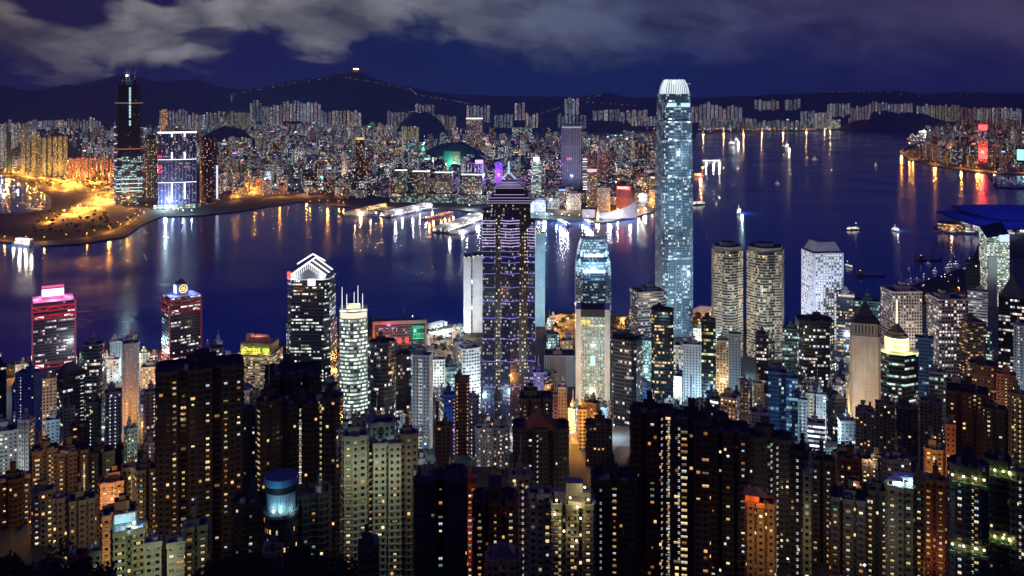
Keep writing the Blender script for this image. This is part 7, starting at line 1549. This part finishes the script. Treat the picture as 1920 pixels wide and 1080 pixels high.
for k in range(520):     # the island side: dense towers behind the curving expressway, and the eastern waterfront
    if k < 360: px = random.uniform(1738, 1925); yb = random.uniform(256, 296 + (px - 1720) * .19); hh = random.triangular(40, 150, 80)
    else: px = random.uniform(1308, 1745); yb = random.uniform(222, 244 - max(0, px - 1500) * .03); hh = random.triangular(20, 110, 50)
    D = (H - 3) * F / (yb - HY); yt = HY + (H - 3 - hh) * F / D
    if avoid(gx(px, D), D) or (yb > 250 and (1828 < px < 1858 or 1898 < px < 1925) and D < 5700): continue
    addfar(px, D, random.uniform(20, 44) / D * F, yt, random.choice(['', 'drk', 'red', 'gls', 'drk']))
FAR.sort(key=lambda q: -q[2] * (HY + (H - q[4]) * F / q[1] - q[3]))
def far_mesh(mb, q, at_origin):
    px, D, wpx, yt, zb, st, pn, look = q
    X, Y, rz, w, d_, zt = place(px - wpx / 2, px + wpx / 2, yt, D, random.uniform(-20, 20), random.uniform(.6, 1))
    if not at_origin: mb.M = Matrix.Translation((X, Y, 0)) @ Matrix.Rotation(rz, 4, 'Z')
    cw = 3.8 + D * .0001; mb.prism(PLAN[pn](w, d_), zb - 8, zt, st, cw, cw * .95, top=KG)
    mb.prism(rect(w * .4, d_ * .4), zt, zt + random.uniform(3, 7), P(st['wall'])) if at_origin else mb.prism(rect(w * .4, d_ * .4), zt, zt + 4, KG)
    if random.random() < .05: mb.box(-w * .3, w * .3, -d_ * .5 - .4, -d_ * .5, zt, zt + 6, G(random.choice([(1, .2, .15), (.3, .5, 1), (1, .9, .8), (1, .5, .2), (.3, 1, .7), (.8, .3, 1)]), random.uniform(.8, 2.5)))
    mb.M = None; return X, Y, rz, zt
for q in FAR[:300]:
    mb = MB(); X, Y, rz, zt = far_mesh(mb, q, True); o = mb.obj('high_rise', None, None, (X, Y, 0)); o.rotation_euler = (0, 0, rz)
    tag(o, 'x', 'high-rise', 'high-rises across the harbour'); hgt = zt - q[4]
    queue_label(o, {'r': 'flat-sided', 'x': 'cross-shaped', 'c': 'chamfered'}.get(q[6], '') + ' ' + q[7] + (' tall' if hgt > 125 else ' low' if hgt < 75 else ''), q[0], q[1], FMK, 'high-rise')
mb = MB()
for q in FAR[300:]: far_mesh(mb, q, False)
o = mb.obj('distant_high_rises'); tag(o, 'dense sparkling mass of small high-rises filling the far side of the harbour', 'high-rises', None, 'stuff')
print('far', len(FAR))
resolve_labels()
# ---- thousands of tiny street and shop lights deep in the far city
mb = MB(); random.seed(11)
GC = [G(c, k) for c, k in (((1, .42, .08), 4), ((1, .75, .4), 4), ((.8, .95, 1), 5), ((1, .2, .1), 7), ((.3, 1, .7), 6), ((.4, .5, 1), 8), ((1, .33, .05), 4))]
for k in range(2600):
    if k < 1900:
        x0, x1, y0, y1 = random.choice(BASES); px = random.uniform(x0, x1); yb = y0 + (y1 - y0) * random.random(); z0 = 3
    elif k < 2050: px = random.uniform(1306, 1750); yb = 247.5 - max(0, px - 1500) * .04 - random.uniform(.5, 6); z0 = 3
    elif k < 2350: px = random.uniform(1700, 1925); yb = random.uniform(254, 272 + (px - 1700) * .25); z0 = 3
    else: px = random.uniform(-20, 1240); yb = random.uniform(216, 246); z0 = 3
    D = (H - 3) * F / (yb - HY); X = gx(px, D); r = D * .00026 * random.uniform(.6, 1.5)
    if avoid(X, D): continue
    mb.tube((X, D, 2), (X, D, 14), .3, KG, 3); mb.ball((X, D, 16 + r), r, random.choices(GC, [6, 7, 7, .5, .4, .7, 3])[0], 5, 3)
o = mb.obj('distant_lights'); tag(o, 'countless tiny lamps glittering between the far buildings', 'lights', None, 'stuff')
# bright glowing spots of light in the far city that spill on their surroundings
for px, py, key, pw in BRIGHT:
    D = (H - 3) * F / (py - HY); X = gx(px, D)
    light('lamp_light', 'POINT', STUFFLAMPS, (X, D, 23 if D < 4200 else 48), LCOL[key], pw, 3 if D < 4200 else 8)
# ---- tower with red sign on the island and its screen
def special_far():
    t_, w, d_, zt, Y = far_tower(1834, 1852, 243, 5350, 'red-lit island tower with red signs at its top and foot'); z = lambda py: zof(py, Y)
    mb = MB(); mb.prism(rect(w, d_), 0, zt, S((.25, .08, .08), .5, (1, .7, .7), .45, .5, 2.0, 0), 6, 6, top=KG); mb.obj('wall', t_)
    for ya, yb_ in ((243, 234), (297, 290)): mb = MB(); mb.box(-w * .45, w * .45, -d_ * .5 - 3, -d_ * .5 - 1, z(ya), z(yb_), G((1, .03, .03), 9)); mb.obj('sign_box', t_)
    mb = MB(); mb.box(-w * .4, w * .5, -d_ * .5 - 2, -d_ * .5 - 1, z(262), z(247), S((.02, .02, .05), .6, (.5, .6, 1), .8, .5, 1.2), 6, 6); mb.obj('screen', t_)
    t_, w, d_, zt, Y = far_tower(1904, 1922, 274, 5000, 'island tower with a giant teal screen, right edge'); z = lambda py: zof(py, Y)
    mb = MB(); mb.prism(rect(w, d_), 0, zt, S((.05, .06, .08), .3, (.6, .9, 1), .6, .5, 1.5), 6, 6, top=KG); mb.obj('wall', t_); mb = MB(); mb.box(-w * .35, w * .4, -d_ * .5 - 2, -d_ * .5 - 1, z(300), z(280), G((.35, .9, 1), 1.8)); mb.obj('screen', t_)
    t_, w, d_, zt, Y = far_tower(1795, 1816, 258, 5900, 'near-black slab tower behind the curving island expressway'); mb = MB(); mb.prism(rect(w, d_), 0, zt, S((.008, .008, .02), .01, WHT, .5, .5, 1), 6, 6, top=KG); mb.obj('wall', t_)
    t_, w, d_, zt, Y = far_tower(1774, 1778, 236, 8600, 'thin pole-like tower edged with one blue light line on the island'); mb = MB(); mb.prism(rect(w, d_), 0, zt, P((.02, .02, .04)), top=KG); mb.obj('wall', t_); mb = MB(); mb.box(w * .2, w * .4, -d_ * .52, -d_ * .5, 80, zt, G((.2, .4, 1), 1.4)); mb.obj('lit_strip', t_)
    t_, w, d_, zt, Y = far_tower(302, 313, 205, 8200, 'tower under construction glowing orange behind the broad blue tower'); mb = MB(); mb.prism(rect(w, d_), 0, zt, S((.4, .2, .1), .7, (1, .5, .2), .7, .6, 2.2), 7, 7, top=KG); mb.obj('wall', t_)
    t_, w, d_, zt, Y = far_tower(12, 21, 248, 4500, 'dark teal netted tower at the far left edge estate'); mb = MB(); mb.prism(rect(w, d_), 0, zt, P((.006, .06, .055)), top=KG); mb.obj('wall', t_)
    for (x0, x1, yt, D, lab, col) in ((960, 998, 239, 8200, 'low pale teal hall with a pink lit front beyond the runway basin', (.3, .8, .75)), (1540, 1576, 224, 10300, 'boxy waterfront hall glowing white-green on the far eastern shore', (.7, 1, .9)), (1420, 1440, 236, 10260, 'small brilliant white screen block on the far eastern shore', (.95, .97, 1))):
        t_, w, d_, zt, Y = far_tower(x0, x1, yt, D, lab, 'exhibition_hall'); mb = MB(); mb.prism(rect(w, d_), 0, zt, S((.2, .3, .3), .7, col, .9, .7, 1.0), 14, 12, top=KG); mb.obj('wall', t_)
special_far()
# ================================================================ BOATS
def boat_mesh(kind):
    mb = MB()
    def hull(L, Bm, Hh, st):
        o = [(-L / 2, -Bm * .42), (L * .28, -Bm / 2), (L / 2, 0), (L * .28, Bm / 2), (-L / 2, Bm * .42)]
        mb.prism([(x * .93, y * .8) for x, y in o], -1.5, Hh, st, top=P((.3, .3, .3)), pts2=o); return o
    W_ = P((.75, .75, .75))
    if kind == 'ferry':
        hull(44, 11, 3, P((.06, .16, .1))); mb.box(-19, 16, -4.6, 4.6, 3, 6, S((.7, .7, .65), .95, (1, .9, .7), .8, .6, 4, 0, var=.2), 2, 3, top=W_); mb.box(-16, 12, -4, 4, 6, 9, S((.7, .7, .65), .95, (1, .95, .85), .8, .6, 4, 0, var=.1), 2, 3, top=W_)
        mb.box(-3, 2, -1.4, 1.4, 9, 14, P((.1, .1, .1))); mb.box(8, 11, -2, 2, 9, 11.5, W_); mb.tube((9, 0, 11), (9, 0, 19), .2, W_, 4); mb.ball((9, 0, 19), .8, G((1, .9, .8), 8), 6, 4)
    elif kind == 'cruise':
        hull(180, 26, 11, P((.7, .7, .7)))
        for i, (a, b) in enumerate(((-82, 62), (-80, 56), (-76, 50), (-70, 42), (-60, 30))): mb.box(a, b, -11 + i * .6, 11 - i * .6, 11 + i * 3.2, 14.2 + i * 3.2, S((.7, .68, .6), .92, (1, .75, .4), .7, .5, 2.6, 0, var=.4), 3, 3.2, top=W_)
        mb.box(-40, -26, -5, 5, 27, 37, P((.6, .3, .2))); mb.tube((20, 0, 27), (20, 0, 42), .5, W_, 5)
    elif kind == 'lit':
        hull(60, 15, 4, P((.5, .5, .5)))
        for i, (a, b) in enumerate(((-26, 20), (-22, 14), (-16, 8))): mb.box(a, b, -6 + i, 6 - i, 4 + i * 4, 8 + i * 4, S((.8, .8, .75), 1, (1, .97, .9), .9, .7, 3.2, 0, var=.1), 3, 4, top=G((1, .9, .8), .8))
        mb.tube((0, 0, 16), (0, 0, 30), .6, G((1, .8, .7), 2), 5)
        for x in (-24, -8, 8, 22): mb.ball((x, -5, 15 - abs(x) * .2), 1.5, G((1, .95, .85), 7), 6, 4)
    elif kind == 'barge':
        hull(70, 20, 4, P((.03, .03, .035))); mb.box(-30, -18, -6, 6, 4, 12, P((.06, .06, .06))); mb.tube((8, 0, 4), (8, 0, 22), 1.6, P((.05, .05, .05)), 6); mb.tube((8, 0, 20), (26, 0, 40), .8, P((.05, .05, .05)), 4); mb.tube((8, 0, 30), (26, 0, 40), .3, P((.05, .05, .05)), 4); mb.tube((8, 0, 20), (8, 0, 30), .6, P((.05, .05, .05)), 4)
        mb.ball((-24, -5, 13), .8, G((1, .7, .4), 4), 6, 4)
    elif kind == 'work':
        hull(46, 16, 4, P((.2, .08, .05))); mb.box(-18, 4, -5, 5, 4, 11, S((.3, .15, .1), .8, (1, .5, .2), .8, .6, 2.5), 3, 3); mb.tube((12, 0, 4), (12, 0, 34), .7, P((.3, .15, .1)), 5); mb.ball((12, -2, 30), 3.0, G((1, .55, .25), 9), 8, 5)
    elif kind == 'launch':
        hull(22, 6, 2, P((.5, .5, .5))); mb.box(-7, 4, -2.2, 2.2, 2, 4.6, S((.7, .7, .7), .9, (1, .9, .7), .8, .6, 2.5, 0), 2, 2.6, top=W_); mb.tube((-2, 0, 4.6), (-2, 0, 10), .15, W_, 4); mb.ball((-2, 0, 10), .7, G((1, .95, .9), 5), 6, 4)
    elif kind == 'yacht':
        hull(20, 6, 2.5, P((.6, .6, .62))); mb.box(-6, 4, -2, 2, 2.5, 5, P((.5, .5, .55))); mb.tube((0, 0, 4), (0, 0, 18), .25, P((.6, .6, .65)), 4); mb.ball((2, -1, 6), .6, G((.8, .85, 1), 4), 5, 3)
    elif kind == 'buoy':
        mb.tube((0, 0, -1), (0, 0, 2), 2.2, P((.5, .03, .02)), 10); mb.tube((0, 0, 2), (0, 0, 7), 1.2, P((.5, .03, .02)), 6, .3); mb.ball((0, 0, 7.6), .8, G((1, .05, .03), 2.5), 6, 4)
    return mb.mesh(kind)
BM = {k: boat_mesh(k) for k in ('ferry', 'cruise', 'lit', 'barge', 'work', 'launch', 'yacht', 'buoy')}
def boat(kind, px, py, ang, name, label, cat, sc_=1.0, lgt=None, group=None):
    x, y = sea(px, py); o = put(BM[kind], name, None, (x, y, 0), R(ang), (sc_,) * 3); tag(o, label, cat, group)
    if lgt: light('deck_light', 'POINT', o, (0, -12, 12), lgt[0], lgt[1], 3)
    return o
boat('lit', 1371, 271, 100, 'cruise_boat', 'brilliant white boat, left of a close pair far out on the water', 'boat', 1.6, ((.8, .95, 1), 400000))
boat('lit', 1380, 265, 80, 'cruise_boat', 'brilliant reddish-white boat, right and farther of a close pair', 'boat', 1.6, ((1, .7, .6), 300000))
boat('lit', 1475, 277, 70, 'cruise_boat', 'lone brilliant boat with orange glow, far out right of the close pair', 'boat', 1.6, ((1, .75, .45), 300000))
boat('lit', 1385, 400, 75, 'cruise_boat', 'brilliant white and red boat on open water right of the tallest tower', 'boat', .9, ((.6, .95, 1), 120000))
boat('lit', 1678, 433, 95, 'ferry', 'small brightly glowing ferry alone in the middle of the right-hand water', 'ferry', .62, ((1, .95, .85), 60000))
boat('ferry', 1600, 431, 18, 'ferry', 'long pale double-deck ferry left of the small glowing ferry', 'ferry', 1.0)
boat('launch', 1383, 318, 90, 'launch', 'tiny white launch between the far boats and the tallest tower', 'boat', 1.4)
boat('launch', 1343, 384, 90, 'launch', 'tiny pale launch just right of the tallest tower', 'boat', 1.0)
boat('launch', 1642, 311, 90, 'launch', 'tiny bright launch in the middle of the far right water', 'boat', 1.6)
boat('ferry', 1733, 250, 5, 'ferry', 'lit ferry by the dark island hill at the far right', 'ferry', 3.0, ((1, .95, .8), 600000))
boat('work', 1311, 331, 10, 'work_boat', 'orange-lit work boat with a glaring lamp right of the tallest tower', 'boat', 1.4, ((1, .5, .2), 400000))
boat('barge', 1632, 517, -8, 'barge', 'unlit low barge on the dark water right of the porthole tower', 'barge', .9)
boat('barge', 1742, 488, 10, 'crane_barge', 'dark crane barge beyond the moored boats', 'barge', 1.0)
boat('ferry', 1591, 500, 100, 'ferry', 'small red-lit ferry half hidden behind the porthole tower', 'ferry', .6)
boat('cruise', 676, 405, 14, 'cruise_ship', 'long moored cruise ship glowing gold at the far shore', 'ship', .62, ((1, .65, .3), 160000))
boat('cruise', 866, 438, 22, 'cruise_ship', 'white floodlit ship moored under the ocean terminal', 'ship', .42, ((.95, .98, 1), 120000))
boat('buoy', 389, 646, 0, 'buoy', 'small red-lit buoy right of the blue-roofed trussed tower', 'buoy', .9)
boat('ferry', 1310, 384, 30, 'ferry', 'dark blue-edged ferry touching the right edge of the tallest tower', 'ferry', 1.4)
boat('launch', 1458, 345, -30, 'launch', 'fast launch right of centre of the water, pointing left', 'boat', 1.1)
boat('launch', 1528, 300, 5, 'launch', 'low fast launch far out, pointing right', 'boat', 1.8)
boat('ferry', 768, 614, 60, 'ferry', 'ferry leaving the near piers, behind the four-masted tower', 'ferry', .9)
random.seed(3)
for k in range(34):
    px = random.uniform(1700, 1835); py = random.uniform(498, 545) - (px - 1700) * .1
    boat('yacht' if k % 3 else 'launch', px, py, random.uniform(0, 180), 'moored_boat', 'dim moored boat among the near right anchorage left of the sloped-roof tower', 'boat', .8, None, 'boats moored in the near right anchorage')
for k in range(60):
    px = random.uniform(1862, 1925); py = random.uniform(331, 350)
    boat('yacht', px, py, random.uniform(0, 180), 'moored_boat', 'small boat moored behind the breakwater on the right', 'boat', 1.1, None, 'boats moored behind the breakwater')
for k in range(26):
    px = random.uniform(-5, 86); py = random.uniform(340 + max(0, px - 30) * .4, 398)
    x, y = sea(px, py); o = put(BM['yacht' if k % 2 else 'launch'], 'moored_boat', None, (x, y, 3.0), random.uniform(0, 3), (1,) * 3); tag(o, 'small boat moored in the dark boat basin at far left', 'boat', 'boats moored in the left boat basin')
# ================================================================ TREES of the near slope and the reclaimed park
def tree_mesh(seed, r=6.0, hgt=9.0, n=1100, leaf=.55):
    random.seed(seed); tr = MB(); P_ = P((.04, .03, .02)); tr.tube((0, 0, -3), (0, 0, hgt * .6), .45, P_, 7, .28)
    blobs = []
    for k in range(9):
        a = random.uniform(0, 6.28); q = random.uniform(.2, .75) * r; z = hgt * random.uniform(.55, 1.0); blobs.append((q * math.cos(a), q * math.sin(a), z, r * random.uniform(.28, .5)))
        tr.tube((0, 0, hgt * .4), (blobs[-1][0], blobs[-1][1], z), .2, P_, 5, .07)
    v = []; f = []
    for k in range(n):
        b = random.choice(blobs); d_ = Vector((random.gauss(0, 1), random.gauss(0, 1), random.gauss(0, .8))).normalized() * b[3] * random.random() ** .4
        p = Vector(b[:3]) + d_; nrm = Vector((random.gauss(0, 1), random.gauss(0, 1), random.gauss(0, 1))).normalized(); a = nrm.orthogonal().normalized() * leaf * random.uniform(.6, 1.3); c = nrm.cross(a) * .6
        i = len(v); v += [p - a, p + c, p + a, p - c]; f.append((i, i + 1, i + 2, i + 3))
    me = bpy.data.meshes.new('crown'); me.from_pydata([tuple(x) for x in v], [], f); me.materials.append(LEAF); me.update()
    return tr.mesh('trunk'), me
TM = [tree_mesh(s, *a) for s, a in ((1, (6, 9)), (2, (7, 10)), (3, (5, 11)))]
random.seed(9)
def tree(X, Y, z, s_, label, grp, parts=True):
    t_ = empty('tree', (X, Y, z), random.uniform(0, 6.28), label, 'tree', grp); t_.scale = (s_,) * 3; a, b = random.choice(TM)
    put(a, 'trunk', t_); put(b, 'crown', t_)
TRS = [(390, 480, 1000), (430, 500, 985), (470, 640, 1010), (560, 635, 985), (-10, 120, 985), (60, 200, 1010), (1835, 1925, 1020), (1740, 1830, 1060), (1260, 1330, 1060), (1330, 1480, 1062), (840, 900, 1070), (560, 640, 1030), (0, 60, 1030)]
lab = 0
for (x0, x1, yt) in TRS:
    for k in range(5):
        px = x0 + (x1 - x0) * (k + random.random()) / 5; D = random.uniform(330, 375); zt = zof(yt + random.uniform(30, 60), D); z0 = ground(D); s_ = (zt - z0) / 13.5
        if s_ < .4: s_ = .8; z0 = zt - 11
        tree(gx(px, D), D, z0 if s_ > .4 else z0, min(s_, 2.6), 'black-green tree in the silhouetted woods along the bottom of the view', 'silhouetted trees on the near slope')
for k in range(70):
    px = random.uniform(60, 260); py = random.uniform(400, 440)
    if py > 455 - (px - 60) * .18: continue
    X, Y = sea(px, py); tree(X, Y, 3, random.uniform(.7, 1.1), 'dark tree on the unlit reclaimed ground left across the water', 'park trees on the reclaimed ground')
for k in range(60):
    px = random.uniform(60, 214); py = random.uniform(322, 356); X, Y = sea(px, py); tree(X, Y, 3, random.uniform(.8, 1.3), 'roadside tree lit orange among the looping roads', 'trees among the orange roads')

for (x0, x1, y0, y1, n_) in ((1022, 1080, 602, 650, 22), (1146, 1224, 606, 650, 22), (800, 872, 632, 668, 22), (1300, 1336, 585, 622, 12), (598, 700, 625, 660, 14), (0, 56, 690, 720, 10), (1590, 1800, 545, 590, 24)):
    for k in range(n_):
        px = random.uniform(x0, x1); X, Y = sea(px, random.uniform(y0, y1))
        if Y > interp(SHORE, px) - 15 or any(math.hypot(X - a, Y - b) < r for a, b, r in TAKEN): continue
        tree(X, Y, 4, random.uniform(.6, 1.0), 'street tree on the near waterfront between the piers and the towers', 'trees along the near waterfront')
        if k % 4 == 0: o = lamp_obj(X + 9, Y - 4, 4, 'o', 'lamps on the near waterfront roads'); light('lamp_light', 'POINT', o, (2, 0, 10), LCOL['o'], 12000, 1)
# ================================================================ HAZE over the harbour
def haze():
    mb = MB(); X0, X1, Y0, Y1, Z0, Z1 = -19500, 19500, -4500, 19500, -8, 1300
    v = [(x, y, z) for z in (Z0, Z1) for x, y in ((X0, Y0), (X1, Y0), (X1, Y1), (X0, Y1))]
    f = [(0, 3, 2, 1), (4, 5, 6, 7), (0, 1, 5, 4), (1, 2, 6, 5), (2, 3, 7, 6), (3, 0, 4, 7)]
    m, t = mat('haze'); o_ = t.new('ShaderNodeOutputMaterial'); pv = t.new('ShaderNodeVolumePrincipled')
    pv.inputs['Color'].default_value = (.24, .38, 1, 1); pv.inputs['Density'].default_value = 2.8e-5; pv.inputs['Anisotropy'].default_value = 0
    t.l.new(pv.outputs[0], o_.inputs['Volume'])
    o = sheet('haze', v, f, m, None); o['kind'] = 'stuff'; o['label'] = 'thin blue night haze over the harbour and the far city'
haze()
